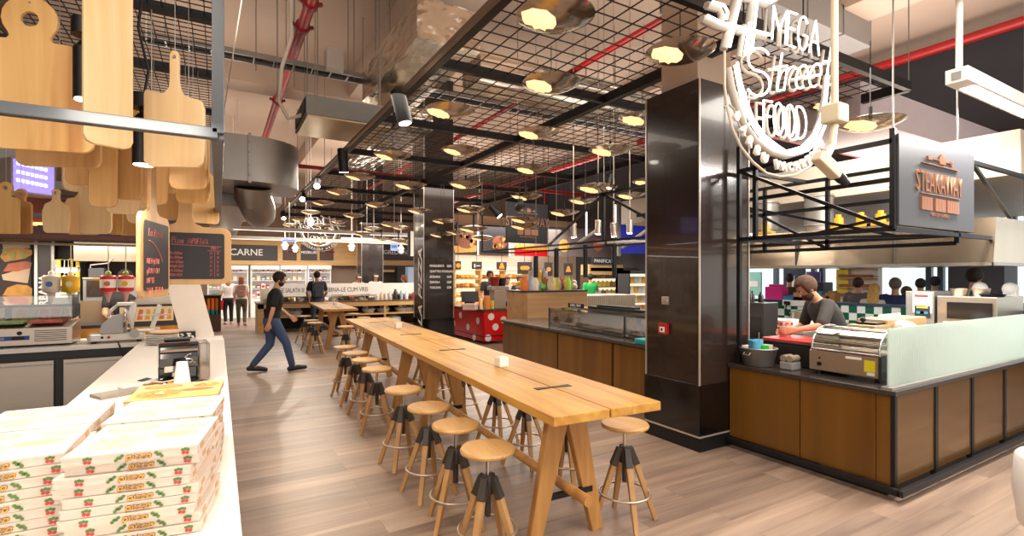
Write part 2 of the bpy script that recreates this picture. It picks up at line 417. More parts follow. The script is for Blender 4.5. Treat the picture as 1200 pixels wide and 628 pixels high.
pipe('sprinkler_pipe', 'red pipe slanting across the far right of the ceiling mesh', [(7.6, 9, 4.4), (7.6, 21, 4.4)], .05, m_red, (3,))
# cable tray
t = thing('cable_tray', 'long cable tray with bundled black cables hung under the concrete', 'cable tray', (-1.0, 9.2, 5.2))
b = B()
for yy in (0, .3): b.box(0, yy-.012, 0, 12.5, yy+.012, .08)
for i in range(42): b.box(i*.3, 0, 0, i*.3+.02, .3, .012)
b.out('tray', m_galv, t)
b = B()
for k in range(7):
    y = .04+.036*k
    b.tube([(i*.6, y+R.uniform(-.012, .012), .035+R.uniform(0, .05)) for i in range(21)], .014, 6)
b.out('cable_bundle', m_cord, t)
b = B()
for i in range(8): b.tube([(i*1.7+.3, .15, 0), (i*1.7+.3, .15, CEIL-5.2)], .008, 5)
b.out('hanger_rod', m_galv, t)
for i, (x, lab) in enumerate(((1.75, 'pale metal junction box on the cable tray, nearest the red pipe'), (2.75, 'pale metal junction box on the cable tray, beside the foil duct'))):
    b = B(); b.box(-.16, -.06, 0, .16, .06, .42); b.box(-.14, -.07, .02, .14, -.06, .4)
    for s in (-.06, .06): b.cyl((s, -.07, .36), (s, -.08, .36), .015)
    o = tag(b.out('junction_box', mat('box_grey', '#cabfb2', .5), bev=.008), lab, 'box'); o.location = (x, 9.12, 5.2)
    o.scale = (.9, .9, .9)
# ducts on the left
t = thing('air_duct', 'big bare metal duct with a rounded end hanging at the left below the concrete', 'duct', (0, 0, 0))
b = B(); p = ond(262, 190, 9.4); q = ond(312, 190, 9.4)
x0, x1 = -2.4, 1.0; y0 = 8.7
pro = [(x0, 0), (x1-.55, 0)]+[(x1-.55+.75*math.sin(a*PI/16), .75-.75*math.cos(a*PI/16)) for a in range(1, 9)]+[(x1+.2, 1.5), (x0, 1.5)]
b.prism(pro, .70, Matrix.Translation((0, y0, 3.1)))
b.out('duct_body', m_galv, t, smooth=35)
b = B()
for xx in (-1.2, -.1, .42): b.box(xx-.02, y0-.03, 3.07, xx+.02, y0+.1, 3.83)
for zz in (3.2, 3.35, 3.55, 3.7): b.cyl((.42, y0-.05, zz), (.42, y0, zz), .02)
b.out('duct_flange', m_galv, t)
b = B(); b.tube([(x1-.5, y0+.7, 3.12), (x1-.5, y0+.75, 2.98), (x1-.4, y0+1.2, 2.85), (x1-.3, y0+2.2, 2.85)], .28, 16); b.out('duct_elbow', m_galv, t, smooth=40)
t = thing('ventilation_unit', 'box shaped ventilation unit with a lit flat underside beside the left ceiling rail', 'ventilation unit', (0, 0, 0))
b = B(); b.box(1.16, 8.23, 4.12, 2.5, 9.5, 4.42); b.out('casing', mat('unit_grey', '#8f8f8d', .5, .3), t, bev=.01)
b = B(); b.box(1.18, 8.25, 4.095, 2.48, 9.48, 4.12); b.out('lit_underside', mat('unit_bottom_lit', '#d2bd97', .35, .4), t)  # warm light on the underside put into this sheet's colour
b = B()
for k in range(9): b.box(1.14, 8.32+k*.12, 4.16, 1.16, 8.38+k*.12, 4.38)
b.out('grille', m_black, t)
b = B()
for x, y in ((1.3, 8.3), (2.3, 8.3), (1.3, 9.4), (2.3, 9.4)): b.tube([(x, y, 4.42), (x, y, CEIL)], .008, 5)
b.out('hanger_rod', m_galv, t)
b = B(); b.tube([(1.15, 8.6, 4.2), (.95, 8.6, 4.1), (.82, 8.6, 4.35), (.86, 8.6, 4.9), (1.0, 8.6, 5.4), (1.0, 8.6, CEIL)], .03, 8); tag(b.out('drain_hose', m_wcord, smooth=40), 'pale flexible hose looping up from the ventilation unit', 'hose')
# long thin duct behind
b = B(); b.box(-3, 12.0, 3.2, 1.2, 12.8, 3.5); b.box(-3, 13.6, 3.0, 1.2, 14.3, 3.3); b.box(-.2, 10.4, 2.9, .5, 19, 3.15)
tag(b.out('flat_duct', m_galv, bev=.01), 'flat branching metal duct below the rounded duct at the left', 'duct')
# foil ducts over the mesh
def foil(label, x0, y0, z0, x1, y1, z1):
    b = B(); b.box(x0, y0, z0, x1, y1, z1)
    bmesh.ops.subdivide_edges(b.bm, edges=b.bm.edges[:], cuts=14, use_grid_fill=True)
    for v in b.bm.verts: v.co += Vector((R.uniform(-.015, .015), R.uniform(-.015, .015), R.uniform(-.015, .015)))
    tag(b.out('foil_wrapped_duct', m_foil, smooth=50), label, 'duct')
foil('crinkled foil wrapped duct above the nearest left corner of the ceiling mesh', 2.2, 6.2, 4.7, 3.1, 9.0, 5.25)
foil('crinkled foil wrapped duct crossing above the middle of the ceiling mesh', 3.3, 6.6, 4.5, 9.5, 7.2, 4.95)
foil('crinkled foil wrapped duct behind the ventilation unit', 2.56, 8.2, 4.15, 3.2, 12.2, 4.5)
b = B(); b.box(5.6, 4.3, 5.5, 9.5, 5.3, 5.95)
for k in range(4): b.box(5.6+k, 4.28, 5.48, 5.64+k, 5.32, 5.97)
tag(b.out('square_duct', mat('duct_grey', '#8d8782', .55, .3), bev=.005), 'wide square grey duct crossing above the nearest ceiling mesh', 'duct')
b = B(); b.box(6.9, 3.25, 3.62, 14, 4.3, 4.08); b.box(6.9, 3.24, 3.6, 14, 4.31, 3.625)
tag(b.out('bulkhead_duct', mat('bulkhead_lit', '#b9b0b6', .7)), 'broad pale lavender-lit duct box behind the round neon sign at the right', 'duct')  # the lavender light falling on the duct is put into its colour
b = B()
for i, (px, py) in enumerate(((300, 0), (325, 60), (345, 0), (360, 30), (415, 50), (440, 10), (457, 0), (262, 60), (372, 90), (408, 95))):
    q = ond(px, max(py, 1), 8.5); b.tube([(q.x, q.y, 4.6+R.uniform(0, .5)), (q.x, q.y, CEIL)], .009, 5)
tag(b.out('hanger_rods', m_galv), 'thin threaded rods dropping from the bare concrete at the left', 'rods')
for nm in ('hanger_rods',): bpy.data.objects[nm].name = 'threaded_rod'; bpy.data.objects['threaded_rod']['kind'] = 'stuff'
b = B(); b.tube([(.62, 4.4, CEIL), (.25, 6.5, 4.9), (.05, 8.6, 3.9)], .008, 6); tag(b.out('stay_cable', m_wcord), 'pale taut cable slanting down across the red sprinkler pipe', 'cable')
b = B(); b.tube([(.35, 6.2, CEIL), (.35, 6.2, 5.0)], .02, 8); b.lathe([(0, 0), (.09, 0), (.09, .03), (.03, .05), (0, .05)], 16, (.35, 6.2, 4.95)); tag(b.out('sprinkler_drop', m_wcord, smooth=40), 'pale sprinkler drop with a round plate left of the red pipe', 'sprinkler')

# ================================================================= suspended mesh ceiling
MZ = 3.85; MX0, MX1, MY0, MY1 = 1.95, 6.95, 2.76, 19.7
t = thing('suspended_mesh_ceiling', 'black steel beam frame with wire mesh panels hung over the bar tables', 'mesh ceiling', (0, 0, MZ))
ys = [MY0+2.12*i for i in range(9)]
for y in ys:
    b = B(); b.box(MX0, y-.03, -.05, MX1, y+.03, .05); b.out('cross_beam', m_black, t)
for x in (MX0, 4.18, MX1):
    b = B(); b.box(x-.035, MY0, -.055, x+.035, MY1, .055); b.out('long_beam', m_black, t)
for j in range(8):
    for x0, x1 in ((MX0, 4.18), (4.18, MX1)):
        b = B(); w = .0045; y0 = ys[j]; y1 = ys[j+1]
        n = int((x1-x0)/.19)
        for i in range(1, n): x = x0+(x1-x0)*i/n; b.box(x-w, y0, .02, x+w, y1, .02+2*w)
        for i in range(1, 11): y = y0+(y1-y0)*i/11; b.box(x0, y-w, .03, x1, y+w, .03+2*w)
        b.out('mesh_panel', m_black, t)
b = B()
for x in (MX0, 4.18, MX1):
    for y in ys[::2]: b.tube([(x, y, 0), (x, y, CEIL-MZ)], .007, 5)
b.out('hanger_rod', m_galv, t)
# track rail under the left beam, and its spot lamps
b = B(); b.box(MX0-.13, MY0-.5, MZ-.09, MX0-.08, 18.5, MZ-.05)
tag(b.out('track_rail', mat('rail_grey', '#77685b', .4, .5)), 'slim metal lamp rail along the left beam of the mesh ceiling', 'rail')
def spot(label, loc, aim, L=.24, r=.055, group=None, m=m_black, on=True, power=0, name='track_spot_lamp', drop=.14, cone=70, stem=0):
    t = thing(name, label, 'spot lamp', loc, 0, group)
    d = (Vector(aim)-Vector(loc)).normalized(); c = Vector((0, 0, -drop))
    b = B(); b.cyl((0, 0, 0), (0, 0, -drop*.5), .02, n=10); b.bar((0, 0, -drop*.4), c, .02); b.box(-.05, -.018, -.015, .05, .018, .015); b.out('bracket', m, t)
    b = B(); b.tube([c-d*L*.5, c-d*L*.46, c+d*L*.5], [r*.8, r, r], 16); b.out('lamp_head', m, t, smooth=40)
    b = B(); e = c+d*(L*.5+.002); b.tube([e, e+d*.003], r*.82, 16); b.out('lens', glow('spot_lens', '#fff3e0', 25 if on else 4), t)
    if stem: b = B(); b.tube([(0, 0, 0), (0, 0, stem)], .008, 6); b.out('stem', m, t)
    if power:
        l = bpy.data.lights.new('spot', 'SPOT'); l.energy = power; l.spot_size = math.radians(cone); l.spot_blend = .35; l.color = (1, .86, .68); l.shadow_soft_size = .03
        o = bpy.data.objects.new('spot_light', l); COL.objects.link(o); o.location = Vector(loc)+c+d*(L*.5+.03); o.rotation_euler = d.to_track_quat('-Z', 'Y').to_euler()
    return t
RAILX = MX0-.105
for k, (px, py, aim, lab) in enumerate(((470, 103, (2.6, 5.2, 0), 'black tube spot lamp on the left ceiling rail, nearest the camera'), (402, 178, (2.2, 9.4, 0), 'black tube spot lamp on the left ceiling rail, second from the camera'),
      (372, 217, (.2, 5.0, .2), 'lit spot lamp on the left ceiling rail, third from the camera'), (355, 237, (.4, 7.5, .5), 'lit spot lamp on the left ceiling rail, fourth from the camera'), (332, 252, (1.9, 15, .8), 'small dark spot lamp far down the left ceiling rail'))):
    q = onx(px, py, RAILX)
    spot(lab, (RAILX, q.y, MZ-.09), aim, .40 if k < 2 else .30, .085 if k < 2 else .075, 'spot lamps on the left ceiling rail', power=95)
# dish lamps below the mesh
gl = bpy.data.materials.new('smoked_glass'); gl.use_nodes = True
nt = gl.node_tree; p = nt.nodes['Principled BSDF']
t0 = nt.nodes.new('ShaderNodeBsdfTransparent'); t0.inputs[0].default_value = (.78, .72, .66, 1); g0 = nt.nodes.new('ShaderNodeBsdfGlossy'); g0.inputs['Roughness'].default_value = .16; g0.inputs['Color'].default_value = lin('#cfc4b6')
mx = nt.nodes.new('ShaderNodeMixShader'); mx.inputs[0].default_value = .72
nt.links.new(t0.outputs[0], mx.inputs[1]); nt.links.new(g0.outputs[0], mx.inputs[2]); nt.links.new(mx.outputs[0], nt.nodes['Material Output'].inputs[0])
def dish(label, loc):
    t = thing('dish_lamp', label, 'ceiling lamp', loc, 0, 'glass dish lamps under the mesh ceiling')
    b = B(); pr = [(.28*i/8, -.078+.078*(i/8)**2.2) for i in range(9)]
    b.lathe(pr+[(.16, .035), (.06, .05), (0, .05)], 32); b.out('glass_dish', gl, t, smooth=60)
    b = B(); rim = [(-.23, .02), (-.2, -.1), (-.11, -.17), (-.01, -.15), (.05, -.08), (.07, .0), (.02, .03), (.045, .08), (-.02, .07), (-.03, .13), (-.08, .09), (-.12, .14), (-.17, .10)]; dz = lambda x, y: -.0815+.078*(math.hypot(x, y)/.28)**2.2
    rings = [[b.v((lambda u, w: (u, w, dz(u, w)))(-.115+(x+.07)*k/4*.85, .03+(y+.01)*k/4*.85)) for x, y in rim] for k in (1, 2, 3, 4)]; n_ = len(rim)
    b._f(rings[0], 0)
    for ra, rb in zip(rings, rings[1:]):
        for q_ in range(n_): b._f([ra[q_], ra[(q_+1) % n_], rb[(q_+1) % n_], rb[q_]], 0)
    b.out('warm_reflection', glow('dish_reflection', '#ffd08a', .95), t)  # warm reflection on the dish, put in as a glowing patch
    b = B(); b.tube([(0, 0, .01), (0, 0, .32)], .004, 5); b.cyl((0, 0, .0), (0, 0, .06), .018, n=8); b.out('suspension_wire', m_black, t)
    return t
DISH = [(651,18,86),(797,60,80),(646,97,67),(527,129,55),(753,138,60),(630,155,50),(460,181,44),(540,175,44),(715,175,50),(790,188,47),(848,194,46),(422,206,36),(625,197,44),(832,158,48),(481,216,38),(546,215,40),(700,219,48),(762,212,42),(1020,143,70),(398,224,30),(379,237,25),(442,239,28),(551,244,35),(364,248,22),(492,246,30),(415,252,25),(459,262,27),(352,257,20),(617,229,38),(684,234,36),(740,228,36),(661,248,36),(340,263,18),(397,259,20),(375,263,17),(405,271,20),(425,273,24),(437,267,22),(500,271,24),(517,274,26),(555,267,36),(535,271,26),(447,279,22),(467,281,24),(480,284,22),(520,282,24),(565,278,28),(615,256,36),(614,264,34),(470,266,22),(392,268,17),(520,258,26),(975,122,50)]
WHERE = {651: 'at the top of the picture, nearest the camera', 797: 'right of the nearest one, beside the round neon sign', 1020: 'right of the round neon sign, under the lavender-lit duct', 790: 'hanging in front of the glossy black pillar, upper left', 848: 'hanging in front of the glossy black pillar, beside the neon ring', 832: 'touching the lower left rim of the neon sign', 975: 'half hidden behind the right rim of the neon sign', 615: 'in front of the small far steak sign, upper one', 614: 'in front of the small far steak sign, lower one'}
proto = None; rows = {}
for (px, py, w) in DISH:
    q = onz(px, py, 3.5); zc = S*q.x+C*q.y; wm = w*zc/F
    if wm > .6 or wm < .48: q = ond(px, py, .56*F/w)
    rows.setdefault(int(q.y//2.1), []).append((q.x, q.y, q.z, px))
for rr in sorted(rows):
    for i, (x, y, z, px) in enumerate(sorted(rows[rr])):
        lab = 'smoked glass dish lamp '+(WHERE[px] if px in WHERE else '%s from the left in the %s row back from the camera' % (ORD[i], ORD[rr]))
        if 11.0 < y < 12.5 and 3.8 < x < 5.4: k = 10.8/y; x, y, z = x*k, y*k, H+(z-H)*k
        if 2.6 < y < 4.2 and 3.4 < x < 5.0: k = 3.0/y if x/y > 1.1 else 1; x, y, z = x*k, y*k, H+(z-H)*k
        if proto is None: proto = dish(lab, (x, y, z)); o = proto
        else: o = dup(proto, (x, y, z), label=lab)
        for c in o.children:
            if c.name.startswith('suspension'): c.scale.z = (MZ-z)/.32
# ================================================================= bar tables and stools
TROT = -math.atan2(.35, 6.39)
def axis(y): return 1.86+(y-2.11)*.35/6.39
def make_table(label):
    t = thing('bar_table', label, 'table', (0, 0, 0), 0, 'oak bar tables')
    L = 3.33; y0, y1 = -L/2, L/2
    for s in (-1, 1):
        b = B(); b.box(min(s*.005, s*.365), y0, .868, max(s*.005, s*.365), y1, .92); b.out('tabletop_board', m_oak, t, bev=.004)
    for yy in (y0+.6, y1-.85):
        b = B(); b.prism([(-.13, -.03), (0, -.008), (.13, -.03), (.13, .03), (0, .008), (-.13, .03)], .004, tr(0, yy, .9195)); b.cyl((0, yy, .9235), (0, yy, .926), .006, n=10)
        b.out('bow_tie_joint', m_black, t)
    for yy in (y0+.45, y1-.6):
        for s in (-1, 1):
            b = B(); b.tbar((s*.055, yy+s*.02, .868), (s*.25, yy+s*.02, .0), .15, .06, .085, .05, (1, 0, 0)); b.out('leg', m_oakleg, t, bev=.006)
        b = B(); b.box(-.2, yy-.012, .265, .2, yy+.012, .3); b.out('foot_bar', m_black, t)
        b = B(); b.box(-.3, yy-.05, .84, .3, yy+.05, .868); b.out('top_rail', m_oakleg, t)
    b = B(); b.tube([(0, y0+.2, .33), (0, y1-.3, .33)], .032, 14); b.out('stretcher_pole', m_oakleg, t, smooth=40)
    return t
def place_table(o, ymid, xmid): o.location = (xmid, ymid, 0); o.rotation_euler = (0, 0, TROT)
tb = make_table('long oak bar table nearest the camera, in front of the glossy black pillar'); place_table(tb, 3.785, axis(3.785))
t2 = dup(tb, label='oak bar table joined to the far end of the nearest one'); place_table(t2, 7.13, axis(7.13))
t3 = dup(tb, label='oak bar table farthest from the camera, with the backpack man behind its end'); place_table(t3, 13.15, 2.43)
m_seat = wood('stool_seat', '#b98a4e', '#d6ab6d', 2.2, 'y', .4)
m_sleg = wood('stool_leg', '#a87d4e', '#c09764', 3, 'z', .5)
def make_stool(label):
    t = thing('bar_stool', label, 'stool', (0, 0, 0), 0, 'round wooden bar stools')
    b = B(); b.lathe([(0, .632), (.14, .632), (.157, .64), (.16, .652), (.153, .664), (.13, .666), (0, .660)], 32); b.out('seat', m_seat, t, smooth=35)
    b = B(); b.cyl((0, 0, .47), (0, 0, .633), .013, n=12); b.lathe([(0, .615), (.05, .622), (.06, .632), (0, .632)], 16); b.out('post', m_chrome, t, smooth=40)
    b = B(); b.cyl((0, 0, .27), (0, 0, .49), .018, n=12); b.lathe([(0, .40), (.034, .40), (.038, .48), (.028, .505), (0, .505)], 12)
    for k in range(4):
        a = PI/4+k*PI/2; c, s = math.cos(a), math.sin(a)
        b.tbar((.036*c, .036*s, .50), (.08*c, .08*s, .385), .038, .034, .05, .042, (-s, c, 0))
    b.out('hub', mat('stool_hub', '#38322c', .5), t, bev=.003)
    for k in range(4):
        a = PI/4+k*PI/2; c, s = math.cos(a), math.sin(a)
        b = B(); b.tbar((.073*c, .073*s, .40), (.215*c, .215*s, .0), .042, .036, .03, .028, (-s, c, 0)); b.out('leg', m_sleg, t, bev=.004)
    b = B(); b.tube([(.168*math.cos(2*PI*k/32), .168*math.sin(2*PI*k/32), .2) for k in range(32)], .008, 8, closed=True); b.out('foot_ring', m_steel, t, smooth=60)
    return t
ST = [(1.34, 2.58, 'nearest the camera, on the aisle side of the first bar table'), (1.37, 3.1, 'second from the camera on the aisle side of the near table'), (1.38, 3.63, 'third from the camera on the aisle side of the near table'), (1.40, 4.3, 'fourth from the camera on the aisle side of the bar tables'),
      (1.47, 5.4, 'fifth from the camera on the aisle side of the bar tables'), (1.51, 6.05, 'sixth from the camera on the aisle side of the bar tables'), (1.53, 6.65, 'seventh from the camera on the aisle side of the bar tables'), (1.54, 7.28, 'eighth from the camera on the aisle side of the bar tables'),
      (2.36, 2.55, 'alone in front of the black pillar, right of the table end'), (2.36, 3.2, 'second from the camera on the pillar side of the table'), (2.36, 3.8, 'third from the camera on the pillar side of the table'), (2.38, 4.38, 'fourth from the camera on the pillar side of the table'),
      (2.43, 5.3, 'fifth from the camera on the pillar side of the table'), (2.48, 6.15, 'sixth from the camera on the pillar side of the table'), (2.54, 6.85, 'seventh from the camera on the pillar side of the table'),
      (1.78, 11.34, 'first on the aisle side of the far table, nearest the walking man'), (1.80, 12.0, 'second on the aisle side of the far table'), (1.84, 13.3, 'third on the aisle side of the far table'), (2.17, 10.2, 'between the end of the long table and the far table'), (3.0, 12.2, 'first on the pillar side of the far table'), (3.05, 13.5, 'second on the pillar side of the far table')]
st0 = None
for i, (x, y, lab) in enumerate(ST):
    lab = 'round wooden stool '+lab.replace('on the aisle side', 'on the aisle side')
    if st0 is None: st0 = make_stool(lab); o = st0
    else: o = dup(st0, label=lab)
    o.location = (x, y, 0); o.rotation_euler = (0, 0, R.uniform(-.5, .5))
m_paper = mat('white_card', '#f3eee6', .6, var=.02)
def cube_holder(lab, x, y):
    t = thing('napkin_holder', lab, 'napkin holder', (x, y, .92), TROT+.15, 'white napkin holders on the tables')
    b = B(); b.box(-.042, -.042, 0, .042, .042, .072); b.out('holder_box', m_paper, t, bev=.004)
    b = B(); b.box(-.034, -.034, .072, .034, .034, .078); b.box(-.03, -.0435, .02, .03, -.042, .024); b.out('napkin_stack', mat('napkin', '#e6ddd0', .8), t)
cube_holder('small white napkin cube on the near oak table', 1.98, 3.57); cube_holder('small white napkin cube on the second oak table', 2.17, 6.9); cube_holder('small napkin cube on the farthest oak table', 2.5, 13.0)

# ================================================================= glossy pillars
def pillar(n, x0, y0, x1, y1, lab):
    t = tag(thing('pillar', lab, 'pillar', (0, 0, 0)), group='glossy black pillars')
    zt = 3.5 if n == 1 else CEIL
    b = B(); b.box(x0, y0, .14, x1, y1, zt); b.out('cladding', m_blackgloss, t)
    if n == 1: b = B(); b.box(x0+.12, y0+.12, zt, x1-.12, y1-.1, CEIL); b.out('concrete_core', m_concrete, t)
    b = B(); b.box(x0-.012, y0-.012, .15, x1+.012, y1+.012, .62); b.out('lower_cladding', mat('gloss_dark', '#0d0a0a', .12, var=0, coat=.3), t)
    b = B()
    for x, y in ((x0, y0), (x1, y0), (x0, y1)): b.box(x-.010, y-.010, .15, x+.003, y+.003, zt)
    b.out('corner_trim', mat('trim_alu', '#cfc5bb', .3, .6), t)
    b = B(); b.box(x0-.012, y0-.012, 0, x1+.012, y1+.012, .13); b.out('plinth', m_black, t)
    b = B(); b.box(x0-.014, y0-.014, .13, x1+.014, y1+.014, .145); b.out('plinth_trim', mat('trim_alu', ''), t)
    return t
pillar(1, 3.89, 3.2, 4.62, 3.88, 'big glossy black pillar beside the steak counter')
pil2 = pillar(2, 4.22, 11.4, 4.98, 12.1, 'glossy black pillar beyond the bar tables with white lettering on its edge')
pillar(3, 4.9, 20.2, 5.75, 21, 'far black pillar standing behind the salad counter')
# writing on the second pillar
pb = basis((4.22-.014, 12.1, 0), (0, -1, 0), (0, 0, 1))
text('LA PIZZA', .36, basis((4.22-.016, 11.5, .42), (0, 0, 1), (0, 1, 0)), 'painted_lettering', m_white, pil2, .002, 'LEFT', .006, 1.25, .3)
m2 = basis((4.3, 11.4-.013, 0), (1, 0, 0), (0, 0, 1))
for k, (a, c) in enumerate((('MARGHERITA', '22,00'), ('QUATTRO FORMAGGI', '26,00'), ('SICILIANA', '24,00'), ('DIAVOLA', '25,00'), ('TOSCANA', '21,00'))):
    z = 1.86-k*.13
    text(a, .075, basis((4.36, 11.385, z), (1, 0, 0), (0, 0, 1)), 'price_list_line', m_white, pil2, .002, 'LEFT', .003, .8)
    text(c, .075, basis((4.8, 11.385, z), (1, 0, 0), (0, 0, 1)), 'price_list_line', m_white, pil2, .002, 'LEFT', .003, .7)
# fire alarm and socket on the near pillar
t = thing('fire_alarm_button', 'small red fire alarm call point on the black pillar', 'fire alarm', (3.89, 3.62, 1.12))
b = B(); b.box(-.045, -.055, -.055, 0, .055, .055); b.out('case', m_red, t, bev=.006)
b = B(); b.box(-.048, -.034, -.035, -.045, .03, .018); b.out('press_plate', m_white, t)
b = B(); b.box(-.05, -.012, -.02, -.048, .012, .004); b.out('mark', m_black, t)
b = B(); b.box(3.87, 3.56, 1.36, 3.888, 3.65, 1.44)
for y in (3.585, 3.625): b.cyl((3.87, y, 1.40), (3.86, y, 1.40), .018, n=10)
tag(b.out('key_switch', m_steel, bev=.003), 'small steel key switch above the fire alarm on the black pillar', 'switch')

# ================================================================= grill counter with glass case (behind the long table)
gx = lambda y: 4.40+(y-4.0)*.05
t = thing('grill_counter', 'long bronze panelled counter with a glass food case behind the bar table', 'counter', (0, 0, 0))
def gb(y0, y1, xo0, xo1, z0, z1, name, m, bev=0):
    b = B(); b.prism([(gx(y0)+xo0, y0), (gx(y0)+xo1, y0), (gx(y1)+xo1, y1), (gx(y1)+xo0, y1)], z1-z0, tr(0, 0, z0)); return b.out(name, m, t, bev=bev)
gb(3.92, 8.3, -.03, .95, .78, .82, 'worktop', mat('stone_dark', '#4c4640', .15, var=.2, scale=30)); gb(3.92, 8.27, .03, .93, .08, .78, 'counter_body', m_black); gb(3.92, 8.27, .06, .9, 0, .08, 'plinth', m_black)
for y0, y1 in ((3.95, 5.02), (5.06, 6.35), (6.39, 8.26)):
    gb(y0, y1, 0, .03, .1, .765, 'front_panel', m_brass)
# the glass case
for y0, y1 in ((3.95, 5.05), (5.06, 6.95)):
    gb(y0, y1, .22, .228, .82, 1.10, 'glass_pane', m_glass); gb(y0, y1, .22, .62, 1.10, 1.108, 'glass_shelf', m_glass)
for y in (5.055, 6.96): gb(y-.008, y+.008, .21, .235, .82, 1.12, 'pane_joint', m_dark)
gb(3.95, 6.95, .72, .76, .82, 1.12, 'back_panel', m_white); gb(3.95, 6.9, .62, .76, 1.11, 1.13, 'top_shelf', m_steel)
gb(4.0, 6.9, .26, .68, .822, .84, 'tray_floor', m_steel2)
for k in range(5): gb(4.05+k*.58, 4.5+k*.58, .3, .64, .84, .87, 'food_pan', mat('pan_brown', '#5d4a3c', .4, var=.35, scale=18))
b = B(); x, y = gx(4.5)+.12, 4.42
b.prism(rrect(-.13, -.2, .13, .2, .04), .06, tr(x, y, .82)); tag(b.out('turquoise_box', mat('turquoise', '#1ba5ae', .35), bev=.008), 'turquoise plastic lid box on the grill counter next to the pillar', 'box')
# things along the back of the grill counter
b = B(); b.box(5.05, 5.1, 1.13, 5.22, 6.3, 1.17); b.box(5.07, 5.3, 1.17, 5.2, 6.1, 1.2); tag(b.out('black_baking_tray', m_black, bev=.004), 'flat black trays lying on top of the glass case', 'tray')
for i, (y, r, h, m, lab) in enumerate(((4.95, .06, .17, m_steel, 'steel canister on top of the glass case'), (5.0, .05, .09, m_white, 'white tub beside the steel canister on the glass case'), (4.62, .075, .12, m_dark, 'dark pot at the pillar end of the glass case'))):
    t_ = thing('canister', lab, 'canister', (5.12+.06*(i == 1), y+.12*(i == 1), 1.13+.04*(i == 1)))
    t_.location.z = 1.13 if i != 1 else 1.13
    b = B(); b.lathe([(0, 0), (r, 0), (r, h), (0, h)], 18); b.out('body', m, t_, smooth=40)
    b = B(); b.lathe([(0, h), (r*1.05, h), (r*1.05, h+.012), (.015, h+.02), (.012, h+.035), (0, h+.036)], 18); b.out('lid', m_steel2, t_, smooth=40)
b = B(); b.box(5.0, 6.35, 1.131, 5.02, 6.75, 1.2); o = b.out('shelf_sign', m_black); tag(o, 'small black sign with white lettering on top of the glass case', 'sign')
text('GRILL BAR', .06, basis((4.998, 6.55, 1.15), (0, -1, 0), (0, 0, 1)), 'lettering', m_white, o, .001)

# ================================================================= red polka dot counter
t = thing('polka_dot_counter', 'bright red counter with white polka dots beyond the black pillar', 'counter', (0, 0, 0))
m_pred = mat('signal_red', '#d3161c', .3, var=.05)
b = B(); b.box(5.52, 10.82, .06, 6.3, 13.6, .80); b.box(6.3, 10.82, .06, 9.2, 11.5, .80); b.out('counter_body', m_black, t)
b = B(); b.box(5.46, 10.76, .80, 6.35, 13.6, .84); b.box(6.35, 10.76, .80, 9.2, 11.55, .84); b.out('worktop', mat('stone_dark', ''), t)
SP = []; FPN = []
for y0, y1 in ((10.83, 12.5), (12.53, 13.6)):
    b = B(); b.box(5.5, y0, .07, 5.52, y1, .79); SP.append(b.out('side_panel', m_pred, t))
for x0, x1 in ((5.52, 7.1), (7.13, 8.1), (8.13, 9.2)):
    b = B(); b.box(x0, 10.8, .07, x1, 10.82, .79); FPN.append(b.out('front_panel', m_pred, t))
b = B(); b.box(5.49, 10.8, .18, 5.5, 13.6, .2); b.box(5.5, 10.79, .18, 9.2, 10.8, .2); b.out('kick_rail', m_black, t)
for px, py in ((539.8, 369.2), (560, 376), (548.4, 383), (555.8, 395), (526.7, 369.5), (532, 378.5), (528, 389)):
    q = onx(px, py, 5.5); b = B(); b.prism(circ(-q.y, q.z, .085, 20), .006, basis((5.5, 0, 0), (0, -1, 0), (0, 0, 1))); b.out('white_dot', m_white, SP[0 if q.y < 12.515 else 1])
for px, py in ((575.5, 371), (590, 374.6), (580.6, 383), (572, 396), (603, 370.5), (618, 367.5), (639, 366), (656, 368), (600, 392), (628, 385)):
    q = ony(px, py, 10.8); b = B(); b.prism(circ(q.x, q.z, .085, 20), .006, basis((0, 10.8, 0), (1, 0, 0), (0, 0, 1))); b.out('white_dot', m_white, FPN[0 if q.x < 7.115 else 1 if q.x < 8.115 else 2])
# ================================================================= steak kiosk
t = thing('steak_counter', 'L shaped bronze panelled counter with a dark worktop beside the black pillar', 'counter', (0, 0, 0))
TZ = .80
b = B(); b.prism([(4.28, 1.78), (9.2, 1.78), (9.2, 2.45), (5.25, 2.45), (5.25, 3.19), (4.28, 3.19)], .035, tr(0, 0, TZ-.035)); b.out('worktop', mat('worktop_black', '#39332f', .22, var=.3, scale=14), t, bev=.003)
m_bglass = bpy.data.materials.new('bronze_glass'); m_bglass.use_nodes = True
nt = m_bglass.node_tree; p = nt.nodes['Principled BSDF']; p.inputs['Base Color'].default_value = lin('#7a5a33'); p.inputs['Roughness'].default_value = .12; p.inputs['Metallic'].default_value = .25
tb_ = nt.nodes.new('ShaderNodeBsdfTransparent'); tb_.inputs[0].default_value = lin('#d9b98c'); mx = nt.nodes.new('ShaderNodeMixShader'); mx.inputs[0].default_value = .72
nt.links.new(tb_.outputs[0], mx.inputs[1]); nt.links.new(p.outputs[0], mx.inputs[2]); nt.links.new(mx.outputs[0], nt.nodes['Material Output'].inputs[0])
for y0, y1 in ((2.50, 3.18), (1.92, 2.49), (1.82, 1.915)):
    b = B(); b.box(4.3, y0, .1, 4.33, y1, TZ-.04); b.out('front_panel', m_brass, t)
xs = [4.33, 5.02, 5.74, 6.5, 7.3, 8.2, 9.2]
for x0, x1 in zip(xs, xs[1:]):
    b = B(); b.box(x0, 1.8, .1, x1-.05, 1.812, TZ-.04); b.out('glass_panel', m_bglass, t)
b = B()
for x in xs[1:]: b.box(x-.05, 1.79, .05, x, 1.83, TZ-.03)
b.box(4.295, 1.79, .05, 4.33, 1.82, TZ-.03); b.out('upright', m_black, t)
